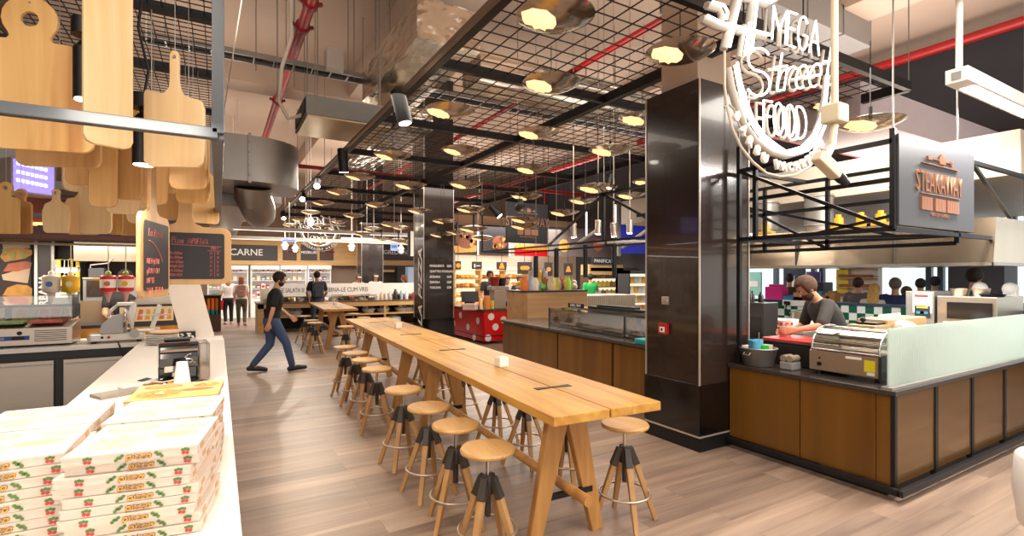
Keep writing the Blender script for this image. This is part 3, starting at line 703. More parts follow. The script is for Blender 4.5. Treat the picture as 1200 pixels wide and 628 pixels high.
b = B(); b.box(4.33, 2.35, .1, 9.2, 2.4, TZ-.04); b.box(4.9, 2.4, .1, 4.95, 3.18, TZ-.04); b.out('back_board', mat('inner_wood', '#8b6f55', .6), t)
b = B(); b.box(4.33, 1.83, .08, 9.2, 2.35, .1); b.box(4.34, 2.35, .08, 4.9, 3.18, .1); b.out('bottom_shelf', mat('inner_wood', ''), t)
b = B(); b.box(4.24, 1.74, .05, 4.28, 3.18, .1); b.box(4.24, 1.72, .05, 9.2, 1.76, .1)
for x in xs[:-1]: b.box(x-.03, 1.76, .05, x, 1.83, .08)
b.out('foot_rail', m_black, t, bev=.006)
b = B(); b.box(4.34, 1.86, 0, 9.2, 2.3, .08); b.box(4.34, 2.3, 0, 4.9, 3.18, .08); b.out('plinth', m_black, t)
# fluted glass screen
m_flute = bpy.data.materials.new('fluted_glass'); m_flute.use_nodes = True
nt = m_flute.node_tree; p = nt.nodes['Principled BSDF']; p.inputs['Base Color'].default_value = lin('#dbe5e0'); p.inputs['Roughness'].default_value = .15; p.inputs['Subsurface Weight'].default_value = 0
tl = nt.nodes.new('ShaderNodeBsdfTranslucent'); tl.inputs[0].default_value = lin('#e6f1ec'); tp = nt.nodes.new('ShaderNodeBsdfTransparent'); tp.inputs[0].default_value = lin('#e2efe9')
m1 = nt.nodes.new('ShaderNodeMixShader'); m1.inputs[0].default_value = .5; m2_ = nt.nodes.new('ShaderNodeMixShader'); m2_.inputs[0].default_value = .68
nt.links.new(p.outputs[0], m1.inputs[1]); nt.links.new(tl.outputs[0], m1.inputs[2]); nt.links.new(tp.outputs[0], m2_.inputs[1]); nt.links.new(m1.outputs[0], m2_.inputs[2]); nt.links.new(m2_.outputs[0], nt.nodes['Material Output'].inputs[0])
b = B(); n = 6*170; pts = []
for i in range(n+1): pts.append((4.33+4.8*i/n, 1.846-.009*abs(math.sin(PI*i/6))))
b.prism(pts+[(9.13, 1.856), (4.33, 1.856)], .45, tr(0, 0, TZ+.004)); g = tag(b.out('fluted_glass_screen', m_flute), 'pale green fluted glass screen standing on the front edge of the steak counter', 'glass screen')
b = B(); b.box(4.3, 1.81, TZ, 9.13, 1.885, TZ+.018); b.out('base_channel', m_steel2, g)
# heated display case
t = thing('heated_display_case', 'steel heated display case with a curved clear cover on the corner of the steak counter', 'display case', (4.5, 1.97, TZ))
b = B(); b.box(0, 0, .03, .48, .56, .205); base_ = b.out('base', m_steel, t, bev=.008)
b = B(); b.box(-.002, -.004, .03, .484, .02, .205); b.out('end_cap', m_dark, t)
b = B()
for x, y in ((.05, .05), (.43, .05), (.05, .5), (.43, .5)): b.cyl((x, y, 0), (x, y, .03), .018, n=10)
b.out('foot', m_black, t)
dome = [(.02, .205), (.01, .25), (.04, .32), (.11, .375), (.2, .40), (.3, .405), (.40, .39), (.45, .35), (.47, .28), (.47, .205)]
m_dome = glass('dome_plastic', '#fff8ee', .28, .06, .9)
b = B(); inner = [(x*.985+.004, z-.004) for x, z in dome]
ring = []
for x, z in dome: ring.append((b.v((x, .02, z)), b.v((x, .54, z))))
for a, c in zip(ring, ring[1:]): b._f([a[0], a[1], c[1], c[0]], 0)
for k in (0, 1): b._f([r[k] for r in ring], 0)
b.out('curved_cover', m_dome, t, smooth=50)
b = B(); b.tube([(x, .02, z) for x, z in dome], .009, 8); b.tube([(x, .54, z) for x, z in dome], .009, 8); b.tube([(.0, .02, .215), (.0, .54, .215)], .01, 8); b.out('cover_rim', m_chrome, t, smooth=60)
b = B(); b.box(.06, .05, .26, .44, .52, .268); b.box(.06, .05, .33, .40, .52, .337)
for k in range(7): b.box(.08, .07+k*.065, .268, .42, .08+k*.065, .276)
b.out('inner_shelf', m_steel, t)
b = B(); b.cyl((.0, .47, .09), (-.012, .47, .09), .018, n=14); b.cyl((0, .47, .14), (-.006, .47, .14), .008, n=10); b.out('control_knob', m_black, base_)
b = B(); b.box(-.003, .04, .08, 0, .12, .17); b.out('warning_sticker', mat('sticker_yellow', '#e3d324', .5), base_)
b = B(); b.box(-.003, .14, .165, 0, .26, .185); b.box(-.003, .045, .05, 0, .1, .075); b.out('label_strip', m_white, base_)
# bucket of cutlery cups
t = thing('metal_bucket', 'small zinc bucket holding coloured cups at the pillar end of the steak counter', 'bucket', (4.45, 2.98, TZ))
b = B(); b.lathe([(0, 0), (.125, 0), (.13, .005), (.165, .16), (.172, .165), (.165, .17), (.158, .162), (.12, .01), (0, .01)], 28); b.out('bucket_shell', m_galv, t, smooth=50)
b = B()
for s in (-1, 1): b.tube([(s*.165, -.03, .13), (s*.185, -.03, .11), (s*.185, .03, .11), (s*.165, .03, .13)], .006, 6)
b.out('handle', m_steel2, t)
for i, (dx, dy, c, lab) in enumerate(((-.06, -.02, '#62b7dd', 'light blue cup at the left in the zinc bucket'), (-.01, .05, '#5fb2da', 'light blue cup at the back in the zinc bucket'), (.05, .03, '#6fc0e2', 'light blue cup at the right in the zinc bucket'), (.0, -.06, '#39c94a', 'green cup at the front in the zinc bucket'), (.09, -.04, '#ead6cf', 'pale pink cup in the zinc bucket'))):
    b = B(); h = .22 if i < 3 else .175; b.lathe([(0, .0), (.034, .0), (.042, h-.01), (.044, h), (.04, h), (.03, .012), (0, .012)], 16)
    o = tag(b.out('plastic_cup', mat('cup%d' % i, c, .35), smooth=45), lab, 'cup', 'cups in the zinc bucket'); o.location = (4.45+dx, 2.98+dy, TZ+.015)
t = thing('napkin_dispenser', 'squat grey napkin dispenser between the zinc bucket and the red board', 'dispenser', (4.5, 2.70, TZ))
b = B(); b.box(-.07, -.06, 0, .07, .06, .07); b.out('case', m_grey, t, bev=.01)
b = B()
for k in (-.03, .03): b.tube([(-.06, k, .1), (.06, k, .1)], .03, 12)
b.out('paper_roll', mat('paper_brown', '#94826f', .7), t, smooth=40)
# red cutting board on a dark box
b = B(); b.box(-.24, -.3, 0, .24, .3, .2); b.box(-.25, -.31, .2, .25, .31, .215)
o = tag(b.out('prep_box', mat('dark_steel', '#3b3532', .4, .4), bev=.006), 'dark prep box with the red cutting board on top', 'box'); o.location = (4.93, 2.83, TZ)
t = thing('red_cutting_board', 'bright red plastic cutting board under the cook\'s gloved hand', 'cutting board', (4.93, 2.83, TZ+.215))
b = B(); b.prism(rrect(-.23, -.29, .23, .29, .04), .022); b.out('board', mat('board_red', '#d8382f', .4), t, bev=.004)
b = B(); b.prism(rrect(-.2, -.26, .2, -.2, .02), .0015, tr(0, 0, .022)); b.out('juice_groove', mat('board_groove', '#b32a24', .4), t)
t = thing('paper_bucket', 'white paper tub with red squares standing behind the red cutting board', 'paper tub', (5.2, 3.03, TZ+.237)); t.location = (4.98, 3.04, TZ+.237)
b = B(); b.lathe([(0, 0), (.05, 0), (.068, .155), (.07, .16), (.064, .158), (.048, .006), (0, .006)], 20); b.out('tub', m_white, t, smooth=50)
b = B()
for k in range(8):
    for j in range(3):
        a = 2*PI*k/8+j*.4; r = .0525+.018*(j+.5)/3; c, s = math.cos(a), math.sin(a)
        b.cbox((0, 0, 0), (.026, .003, .03), m=tr(r*1.01*c, r*1.01*s, .03+j*.048) @ rz(a+PI/2))
b.out('red_squares', mat('print_red', '#cf3b35', .6), t)
# tiled half wall
XT = 8.7
b = B(); b.box(XT, 2.0, 0, XT+.15, 8.2, 1.18); o = struct(b.out('wall_tiled', mat('grout', '#d8d8d2', .6)))
b = B(); b.box(XT-.03, 2.0, 1.18, XT+.2, 8.2, 1.215); struct(b.out('trim_4', mat('wall_cap', '#2d3b54', .4)))
mt = [mat('tile_white', '#eceee8', .2, var=0), mat('tile_green', '#0f5b41', .2, var=0)]
b = B(); k = .118
for i in range(int(6.1/k)):
    for j in range(10): b.box(XT-.008, 2.02+i*k, .0+j*k, XT, 2.02+i*k+k-.004, j*k+k-.004, (i+j) % 2)
struct(b.out('wall_tiled_tiles', mt, None)); bpy.data.objects['wall_tiled_tiles'].name = 'wall_tiles'
# back prep line in front of the tiles
t = thing('prep_counter', 'steel prep counter along the green and white tiled wall', 'counter', (0, 0, 0))
b = B(); b.box(7.7, 3.1, .86, XT-.01, 6.8, .9); b.out('worktop', m_steel, t, bev=.004)
b = B(); b.box(7.74, 3.12, .08, XT-.02, 6.78, .86); b.out('cabinet_body', m_steel2, t)
b = B()
for k in range(4): b.box(7.72, 3.16+k*.9, .12, 7.74, 4.0+k*.9, .82)
b.out('door', m_steel, t)
def pot(lab, x, y, z, r, h):
    t = thing('cooking_pot', lab, 'pot', (x, y, z))
    b = B(); b.lathe([(0, 0), (r, 0), (r, h), (r*1.03, h+.006), (r*.98, h+.006), (r*.96, .01), (0, .01)], 24); b.out('pot_body', m_steel, t, smooth=40)
    b = B()
    for s in (-1, 1): b.tube([(-.04, s*r, h*.8), (-.03, s*(r+.04), h*.8), (.03, s*(r+.04), h*.8), (.04, s*r, h*.8)], .008, 6)
    b.out('handle', m_steel2, t)
q = onx(943, 378, 8.2); pot('wide steel pot on the prep counter below the tiled wall socket', 8.2, q.y, .9, .19, .17)
t = thing('contact_grill', 'pale sloping contact grill in front of the tiled wall', 'grill', (7.4, 4.55, .0))
b = B(); b.box(-.25, -.45, .0, .25, .45, .84); b.out('stand', m_steel2, t, bev=.01)
b = B(); b.prism([(-.25, .84), (.25, .84), (.25, .99), (-.12, .93), (-.25, .88)], .9, basis((0, .45, 0), (1, 0, 0), (0, 0, 1))); b.out('grill_top', mat('enamel', '#cfcac2', .35), t, bev=.008)
b = B(); b.cyl((-.24, .1, .89), (-.28, .1, .88), .03, n=14); b.cyl((-.24, -.2, .89), (-.28, -.2, .88), .03, n=14); b.out('knob', m_black, t)
t = thing('socket_strip', 'white double socket strip with plugs on the tiled wall', 'socket', (XT-.012, 4.9, 1.1)); q = onx(938, 355.5, XT); t.location = (XT-.012, q.y, q.z)
b = B(); b.box(-.03, -.3, -.05, 0, .3, .05); b.out('strip', m_white, t, bev=.006)
b = B()
for y in (-.17, .2): b.box(-.06, y-.05, -.03, -.03, y+.05, .03); b.tube([(-.06, y, 0), (-.09, y, -.1), (-.06, y-.05, -.24)], .012, 6)
b.out('plug', m_black, t)
t = thing('steel_grill_cabinet', 'dark tall steel cabinet between the pillar and the tiled wall', 'cabinet', (6.3, 4.35, 0)); q = ond(885, 354, 6.9); t.location = (q.x, q.y, 0)
b = B(); b.box(-.12, -.2, 0, .2, .2, q.z); b.out('cabinet_body', mat('gun_steel', '#4b4745', .3, .6), t, bev=.006)
b = B(); b.box(-.125, -.17, .3, -.12, .17, 1.1); b.out('door', mat('gun_door', '#3a3634', .25, .5), t)
b = B(); b.tube([(-.14, -.15, .5), (-.14, -.15, .9)], .01, 6); b.out('handle', m_steel, t)
for i, (dx, dy, h) in enumerate(((-.05, .05, .17), (.05, -.05, .14), (.08, .1, .15))):
    b = B(); b.lathe([(0, 0), (.035, 0), (.035, h*.65), (.014, h*.85), (.014, h), (0, h)], 14)
    o = tag(b.out('dark_bottle', mat('bottle_dark', '#22262b', .2), smooth=40), 'dark bottle on the tall steel cabinet, %s from the left' % ORD[i], 'bottle', 'bottles on the steel cabinet'); o.location = (t.location.x+dx, t.location.y+dy, q.z)
# oven and neighbours
t = thing('steel_oven', 'stainless oven with a dark window at the right of the tiled wall', 'oven', (7.7, 2.2, 0))
b = B(); b.box(0, 0, .0, .85, .56, 1.40); b.out('oven_body', m_steel, t, bev=.006)
b = B(); b.box(-.012, .04, 1.13, 0, .46, 1.33); b.out('oven_window', mat('oven_window', '#2a2522', .15), t)
b = B(); b.tube([(-.04, .04, 1.08), (-.04, .48, 1.08)], .012, 8); b.out('handle', m_chrome, t)
t = thing('milk_dispenser', 'pale steel dispenser with a colourful panel at the left of the oven', 'dispenser', (7.7, 2.79, 0))
b = B(); b.box(0, 0, 0, .7, .30, 1.45); b.out('dispenser_body', m_steel2, t, bev=.006)
b = B(); b.box(-.006, .02, 1.18, 0, .22, 1.43); b.out('front_panel', m_white, t)
b = B(); b.box(-.01, .04, 1.12, -.006, .2, 1.27, 0); b.box(-.012, .06, 1.17, -.01, .18, 1.2, 1); b.box(-.012, .06, 1.24, -.01, .18, 1.26, 2); b.box(-.012, .1, 1.17, -.0105, .14, 1.2, 3); b.box(-.01, .06, 1.38, -.006, .2, 1.41, 3)
b.out('colour_panel', [m_dark, mat('panel_blue', '#3f8fc4', .4), mat('sticker_yellow', ''), mat('print_red', '')], t)
for i, (y, z, r, h, m) in enumerate(((2.62, 1.40, .1, .09, m_steel), (2.42, 1.40, .09, .1, m_steel), (2.32, 1.40, .13, .03, m_black))):
    b = B(); b.lathe([(0, 0), (r*.8, 0), (r, h), (r*.95, h), (r*.75, .01), (0, .01)], 20)
    o = tag(b.out('oven_pan', m, smooth=40), ['steel bowl at the left on top of the oven', 'deep steel pan in the middle on top of the oven', 'flat black dish at the right on top of the oven'][i], 'pan'); o.location = (7.95, y, z)
for i, y in enumerate((2.52, 2.24)):
    b = B(); b.ell((0, 0, .09), (.05, .08, .08), 16); b.box(-.03, -.06, 0, .05, .06, .06)
    o = tag(b.out('white_kettle', m_white, smooth=50), 'round white container on the oven, %s' % ['left of the dark haired head', 'right of the dark haired head'][i], 'container'); o.location = (8.25, y, 1.40)
# prep fridge, wooden crate, dome, board
t = thing('prep_fridge', 'steel prep fridge behind the fluted glass', 'fridge', (6.05, 2.6, 0))
b = B(); b.box(0, 0, 0, 1.6, .6, 1.02); b.out('fridge_body', m_steel2, t, bev=.006)
b = B(); b.box(-.02, -.02, 1.02, 1.62, .62, 1.05); b.out('worktop', m_steel, t)
b = B(); b.box(.05, -.012, .1, .8, 0, .95); b.box(.85, -.012, .1, 1.55, 0, .95); b.out('door', m_steel, t)
t = thing('wooden_block', 'pale wooden chopping block with toothed top on the prep fridge', 'chopping block', (6.85, 2.88, 1.05))
b = B(); b.box(-.48, -.15, 0, .48, .15, .11); b.out('block', wood('block_wood', '#c79a62', '#dbb27d', 2, 'x'), t, bev=.008)
b = B()
for k in range(22): b.cyl((-.1+k*.025, .1, .11), (-.1+k*.025, .1, .14), .006, n=6)
b.out('peg_row', m_white, t)
b = B(); b.box(-.15, -.153, .06, .05, -.15, .075); b.out('slot', m_dark, t)
b = B(); b.lathe([(.13, 0), (.12, .05), (.08, .085), (.02, .1), (0, .1)], 20); b.cyl((0, 0, .1), (0, 0, .13), .014, n=10); o = tag(b.out('dome_cover', m_white, smooth=50), 'white domed dish cover in front of the wooden block', 'cover'); o.location = (6.62, 2.68, 1.05)
t = thing('grill_tray', 'wooden serving tray with a black knobbed press behind the display case', 'tray', (6.25, 2.85, 1.05))
b = B(); b.box(-.18, -.13, 0, .18, .13, .06); b.out('tray', wood('block_wood', '', ''), t, bev=.005)
b = B(); b.box(-.08, -.1, .06, .16, .1, .085); b.tube([(-.14, 0, .075), (-.14, 0, .11)], .012, 8); b.ell((-.14, 0, .12), .03, 12); b.out('press', m_black, t)
# extractor hood
t = thing('extractor_hood', 'long stainless extractor hood over the steak kitchen', 'hood', (0, 0, 0))
b = B(); b.prism([(6.2, 1.76), (8.4, 1.76), (8.4, 2.2), (6.28, 2.2)], 3.0, basis((0, 4.8, 0), (1, 0, 0), (0, 0, 1))); b.out('hood_shell', mat('hood_steel', '#c9b79f', .22, .95, scale=3, stretch=(1, 3, .4), var=.12), t)
b = B(); b.box(6.17, 1.79, 1.745, 6.2, 4.8, 1.775); b.box(6.17, 1.78, 1.745, 8.4, 1.8, 1.775); b.out('drip_lip', m_steel2, t)
b = B()
for y in (4.3, 3.65, 2.6): b.box(6.19, y-.003, 1.78, 6.26, y+.003, 2.19)
b.out('panel_seam', m_dark, t)
# duct stubs above the hood
for i, (y, lab) in enumerate(((4.5, 'left'), (3.75, 'middle'), (2.75, 'right'))):
    b = B(); b.cyl((6.9, y, 2.2), (6.9, y, 2.72), .17, n=20)
    for z in (2.3, 2.5, 2.68): b.lathe([(.17, 0), (.185, .01), (.17, .02)], 20, (6.9, y, z))
    tag(b.out('round_flue', m_galv, smooth=40), 'round metal flue rising from the hood, %s one' % lab, 'flue', 'flues above the steak hood')
b = B(); b.box(7.3, 1.9, 2.72, 12.5, 8, 3.2); tag(b.out('supply_duct', mat('duct_pale', '#c8b9a6', .5, .3), bev=.01), 'pale square duct behind the black truss above the hood', 'duct')
for i, y in enumerate((4.25, 3.3, 2.85, 3.05)):
    b = B(); b.cyl((0, 0, 0), (0, 0, .15), .05, n=12); b.cyl((0, 0, .15), (0, 0, .19), .03, n=10); b.box(-.05, -.12, .02, .05, .12, .05)
    o = tag(b.out('gas_valve', mat('valve_yellow', '#d99a1c', .4)), 'yellow valve on top of the hood, %s from the left' % ORD[[0, 1, 3, 2][i]], 'valve', 'yellow valves on the hood'); o.location = (6.5, y, 2.2)
# canopy truss and sign
t = thing('canopy_truss', 'black steel canopy truss hung above the steak counter', 'truss', (0, 0, 0))
X0, X1, Y0, Y1, Z0, Z1 = 4.36, 5.5, 1.83, 3.12, 2.0, 2.66
def bars(name, L, w=.035):
    for p, q in L:
        b = B(); b.bar(p, q, w); b.out(name, m_black, t)
bars('chord', [((X0, Y0, Z0), (X0, Y1, Z0)), ((X0, Y0, Z1), (X0, Y1, Z1)), ((X1, Y0, Z0), (X1, 5.2, Z0)), ((X1, Y0, Z1), (X1, 5.2, Z1)), ((X0, Y1, Z0), (X1, Y1, Z0)), ((X0, Y1, Z1), (X1, Y1, Z1)), ((X0, Y0, Z0), (9.2, Y0, Z0)), ((X0, Y0, Z1), (9.2, Y0, Z1)), ((X1, Y0, 1.93), (X1, 5.2, 1.93)), ((X0+.3, Y0, 2.42), (X0+.3, 4.8, 2.42)), ((X1, Y0, 2.36), (X1, 5, 2.36))])
bars('upright', [((X0, Y0, Z0), (X0, Y0, 2.75)), ((X0, Y1, TZ), (X0, Y1, 2.9)), ((X0, 2.95, Z0), (X0, 2.95, Z1)), ((X1, 2.9, 1.93), (X1, 2.9, Z1)), ((X1, 3.6, 1.93), (X1, 3.6, Z1)), ((X1, Y0, 1.93), (X1, Y0, Z1)), ((7.2, Y0, Z0), (7.2, Y0, Z1))])
bars('diagonal_brace', [((X0, Y0, Z0), (X0, Y1, Z1)), ((X1, Y0, 2.3), (X1, 3.6, Z0)), ((X1, 2.2, Z0), (X1, 4.5, Z1)), ((X1, 2.9, 1.93), (X1, 4.2, Z1)), ((5.8, Y0, Z1), (7.2, Y0, Z0)), ((X0, Y1, Z0), (X1, Y0, Z0))], .028)
b = B()
for p in ((X0, Y0), (X0, Y1), (X1, 3.6), (X1, Y0), (7.2, Y0)): b.tube([(p[0], p[1], 2.66), (p[0], p[1], CEIL)], .006, 5)
b.out('hanger_rod', m_galv, t)
t = thing('steak_sign', 'dark square sign with copper lettering hung at the corner of the steak counter', 'sign', (4.38, 1.80, 2.03))
b = B(); b.box(0, 0, 0, 1.38, .06, .68); b.out('board', mat('sign_grey', '#4a4b4f', .45, .2), t)
m_cop = mat('copper', '#c98e6c', .3, .75)
mb = basis((0, 0, 0), (1, 0, 0), (0, 0, 1))
sg = basis((0, -.002, 0), (1, 0, 0), (0, 0, 1))
def sign_face(par, W_, H_, m, c, name='lettering'):
    mm = m @ Matrix.Diagonal((1, 1, 1, 1))
    text('STEAKAWAY', H_*.25, mm @ tr(W_*.50, H_*.42, 0) @ Matrix.Diagonal((.86, 1.35, 1, 1)), name, c, par, .006, 'CENTER', 0)
    b = B()
    b.M = mm
    b.box(W_*.24, H_*.385, -.012, W_*.76, H_*.395, .012); b.box(W_*.26, H_*.735, -.012, W_*.74, H_*.745, .012)
    for x0, x1 in ((.25, .385), (.42, .56), (.58, .75)):
        n = 9
        for i in range(n): b.box(W_*(x0+(x1-x0)*i/n), H_*.2, -.012, W_*(x0+(x1-x0)*(i+.72)/n), H_*.35, .012)
    b.box(W_*.34, H_*.805, -.008, W_*.66, H_*.815, .008); b.box(W_*.33, H_*.79, -.01, W_*.38, H_*.83, .01); b.box(W_*.48, H_*.77, -.01, W_*.56, H_*.86, .01); b.box(W_*.50, H_*.86, -.01, W_*.515, H_*.885, .01); b.box(W_*.64, H_*.785, -.008, W_*.67, H_*.835, .008)
    b.out('emblem', c, par)
    text('BUN BEEF BURGERS', H_*.055, mm @ tr(W_*.5, H_*.14, 0), 'small_lettering', c, par, .006)
sign_face(t, 1.38, .68, sg, m_cop)
# white pole, cctv camera, linear light
t = thing('pole_camera', 'beige security camera on a white pole below the round neon sign', 'security camera', ond(978, 150, 3.3))
b = B(); b.tube([(0, 0, .15), (0, 0, CEIL-t.location.z)], .022, 10); b.out('pole', mat('beige_plastic', '#d8cdb2', .45), t, smooth=40)
b = B(); b.box(-.06, -.06, .03, .06, .06, .15); b.tube([(0, 0, .03), (-.03, 0, -.12), (-.11, -.01, -.2)], .022, 10); b.out('junction', mat('beige_plastic', ''), t, bev=.01)
mcam = tr(-.125, -.02, -.26) @ Euler((math.radians(-32), 0, math.radians(-100))).to_matrix().to_4x4()
b = B(); b.cbox((0, 0, 0), (.075, .21, .075), m=mcam); b.out('camera_body', mat('beige_plastic', ''), t, bev=.012)
b = B(); b.M = mcam; b.cyl((0, .10, 0), (0, .16, 0), .034, .032, n=16); b.cyl((0, .16, 0), (0, .20, 0), .026, n=16); b.out('lens', m_black, t, smooth=40)
t = thing('linear_lamp', 'long white linear ceiling lamp at the upper right edge', 'lamp', ond(1124, 98, 3.9))
b = B(); b.box(-.05, -.07, 0, 1.6, .07, .11); b.out('housing', m_white, t, bev=.004)
b = B(); b.box(.15, -.045, -.004, 1.58, .045, .0); b.out('tube', g_white, t)
b = B(); b.tube([(0, 0, .1), (0, 0, CEIL-t.location.z)], .022, 10); b.tube([(1.5, 0, .1), (1.5, 0, CEIL-t.location.z)], .022, 10); b.out('suspension_pole', m_white, t, smooth=40)
b = B(); b.box(-.056, -.03, .02, -.05, .03, .08); b.out('end_cap', m_grey, t)
# white chair sliver at the right edge
t = thing('white_chair', 'white curved plastic chair back cut off by the right edge of the picture', 'chair', (0, 0, 0)); q = onz(1218, 640, 0); t.location = (3.47, .66, 0)
b = B(); b.lathe([(.02, .40), (.22, .42), (.25, .46), (.27, .62), (.26, .78), (.25, .79), (.245, .62), (.23, .47), (.0, .44)], 28); b.out('shell', mat('chair_white', '#f0efee', .3), t, smooth=60)
for a in range(4):
    c, s = math.cos(PI/4+a*PI/2), math.sin(PI/4+a*PI/2); b = B(); b.cyl((.1*c, .1*s, .42), (.24*c, .24*s, 0), .016, .011, n=10); b.out('leg', m_sleg, t)
# ================================================================= pizza counter on the left
CZ = .87
m_top = mat('counter_white', '#efe9e1', .3, var=.03, scale=2)
t = thing('pizza_counter', 'long white topped pizza counter running away from the camera on the left', 'counter', (0, 0, 0))
b = B(); b.box(-.79, .9, CZ-.05, .063, 7.3, CZ); b.out('worktop', m_top, t, bev=.004)
b = B(); b.box(-.72, .95, .1, .0, 7.25, CZ-.05); b.out('counter_body', mat('counter_body', '#7d6a58', .6), t)
b = B(); b.box(-.7, 1, 0, -.03, 7.2, .1); b.out('plinth', m_black, t)
b = B()
for k in range(6): b.box(0, 1.0+k*1.04, .12, .012, 2.0+k*1.04, CZ-.07)
b.out('side_panel', wood('side_wood', '#9a7550', '#b48a60', 2, 'y'), t)
t = thing('back_counter', 'white topped steel counter at right angles behind the pizza counter', 'counter', (0, 0, 0))
b = B(); b.box(-6, 7.31, CZ-.05, -.05, 8.1, CZ); b.out('worktop', m_top, t, bev=.004)
b = B(); b.box(-6, 7.34, CZ-.13, -.8, 7.36, CZ-.05); b.box(-6, 7.36, .1, -.1, 8.05, CZ-.05); b.out('cabinet_body', m_dark, t)
x = -.86
for k in range(6):
    b = B(); b.box(x-.62, 7.33, .14, x, 7.355, CZ-.15); d = b.out('door', m_steel, t, bev=.003)
    b = B(); b.box(x-.6, 7.315, CZ-.2, x-.02, 7.33, CZ-.185); b.out('handle', m_steel2, d); x -= .70
b = B(); b.box(-6, 7.42, 0, -.2, 8, .1); b.out('plinth', m_black, t)
# ---------------- pizza boxes
W_, HB = .33, .0288
m_card = mat('box_card', '#dccbbb', .6, var=.05, scale=3); m_cardin = mat('box_card_brown', '#c9a27c', .7)
def prints():
    b = B(); s = W_/2
    fr = basis((0, -s-.0018, 0), (1, 0, 0), (0, 0, 1))
    for u in (-.105, .135):
        for du, dv, r in ((-.005, -.002, .005), (.0045, -.003, .005)): b.prism(circ(u+du, .013+dv, r, 10), .0006, fr, 0)
        for du, dv in ((-.007, .006), (.0, .008), (.007, .006)): b.prism(circ(u+du, .014+dv, .0045, 7), .0008, fr, 1)
    for u, sg in ((-.038, 1), (.075, -1)):
        for k in range(4): b.prism(circ(u+sg*k*.005, .008+k*.003+(.003 if k % 2 else 0), .0048, 7), .0007, fr, 1)
    st, w = strokes('pizza', .017, .16, 0, 0, .15, 1.5)
    for pl in st:
        b.tube([fr @ Vector((-.012+x, .0075+y, .0004)) for x, y in pl], .0027, 4, mi=3)
    for pl in st: b.tube([fr @ Vector((-.012+x, .0075+y, .0022)) for x, y in pl], .0017, 4, mi=2)
    me = b.out('x', [], None)
    m = me.data; bpy.data.objects.remove(me); return m
def lidprint(bright):
    b = B(); tp = basis((0, 0, HB+.0012), (1, 0, 0), (0, 1, 0))
    b.prism(circ(-.065, -.055, .095, 28), .0004, tp, 0); b.prism(circ(-.065, -.055, .082, 28), .0006, tp, 1)
    b.prism(circ(.07, -.015, .07, 20, .03), .0004, tp, 2); b.prism(circ(.1, .08, .055, 18, .05), .0004, tp, 1); b.prism(circ(-.07, .1, .075, 20, .045), .0004, tp, 2); b.prism(circ(-.07, .1, .06, 20, .033), .0006, tp, 1)
    b.prism(circ(.105, -.1, .045, 16, .04), .0004, tp, 0)
    for k in range(26):
        a = R.uniform(0, 6.28); r = R.uniform(0, .07); b.prism(circ(-.065+r*math.cos(a), -.055+r*math.sin(a), R.uniform(.005, .011), 8), .0009, tp, R.choice((2, 3, 4)))
    for k in range(14): b.prism(circ(.1+R.uniform(-.04, .04), .08+R.uniform(-.035, .035), R.uniform(.004, .009), 7), .0009, tp, R.choice((2, 3)))
    b.box(.009, -W_/2+.01, HB+.001, .0102, W_/2-.01, HB+.0016, 2)
    o = b.out('x', [], None); m = o.data; bpy.data.objects.remove(o); return m
PRM = [mat('print_red', ''), mat('leaf_green', '#557f3f', .6), mat('print_gold', '#e2a94c', .6), mat('print_brown', '#7a4a26', .6)]
FP = prints()
pale = [mat('lid_cream', '#f0dcc0', .6), mat('lid_pale_orange', '#efc9a0', .6), mat('lid_pale_tan', '#dcae86', .6), mat('lid_pale_yellow', '#f1dca2', .6), mat('lid_pale_red', '#e2a48c', .6)]
vivid = [mat('lid_crust', '#cf9440', .6), mat('lid_cheese', '#dc6f28', .6), mat('lid_sauce', '#bd4822', .6), mat('lid_yellow', '#dca233', .6), mat('lid_white', '#f3e2c6', .6)]
LP = {0: lidprint(0), 1: lidprint(1)}
for m in pale: LP[0].materials.append(m)
for m in vivid: LP[1].materials.append(m)
for m in PRM: FP.materials.append(m)
def pizza_box(label, viv=0):
    t = thing('pizza_box', label, 'pizza box', (0, 0, 0)); s = W_/2
    b = B(); b.box(-s+.004, -s+.004, 0, s-.004, s-.004, .006); b.box(-s, -s, .003, s, s, HB-.005)
    for x in (-s+.03, s-.03): b.box(x-.012, -s-.001, .010, x+.012, -s, .012)
    b.out('box_tray', m_card, t)
    b = B(); b.box(-s-.0015, -s-.0015, HB-.0058, s+.0015, s+.0015, HB+.001)
    for k in range(2): b.box(s, -.12+k*.2, .006, s+.0016, -.08+k*.2, .02, 1)
    b.out('lid', [mat('lid_vivid_card', '#d29a60', .6) if viv else m_card, m_cardin], t)
    o = bpy.data.objects.new('front_print', FP); COL.objects.link(o); o.parent = t
    o = bpy.data.objects.new('lid_print', LP[viv]); COL.objects.link(o); o.parent = t
    return t
pb0 = None
def stack(cx, cy, rot, n, lab, grp, viv=0):
    global pb0
    pr = None
    for k in range(n):
        l = 'printed pizza box, %s from the top of the %s' % (ORD[k], lab)
        if pr is None: pr = pizza_box(l, viv); o = pr
        else: o = dup(pr, label=l)
        o['group'] = grp
        o.location = (cx+R.uniform(-.008, .008)-(.014 if k in (2, 3) else 0), cy+R.uniform(-.006, .006), CZ+(n-1-k)*(HB+.0008)+.001); o.rotation_euler = (0, 0, rot+R.uniform(-.02, .02))
stack(-.19, 2.0, math.radians(-9), 9, 'front right stack', 'front right stack of pizza boxes')
stack(-.165, 2.36, math.radians(-7), 9, 'stack behind the front right one', 'middle right stack of pizza boxes')
stack(-.155, 2.72, math.radians(-4), 9, 'bright orange stack by the coffee machine', 'rear stack of bright pizza boxes', 1)
stack(-.54, 2.085, math.radians(-1), 9, 'front left stack', 'front left stack of pizza boxes')
stack(-.53, 2.44, math.radians(-2), 9, 'stack behind the front left one', 'rear left stack of pizza boxes')
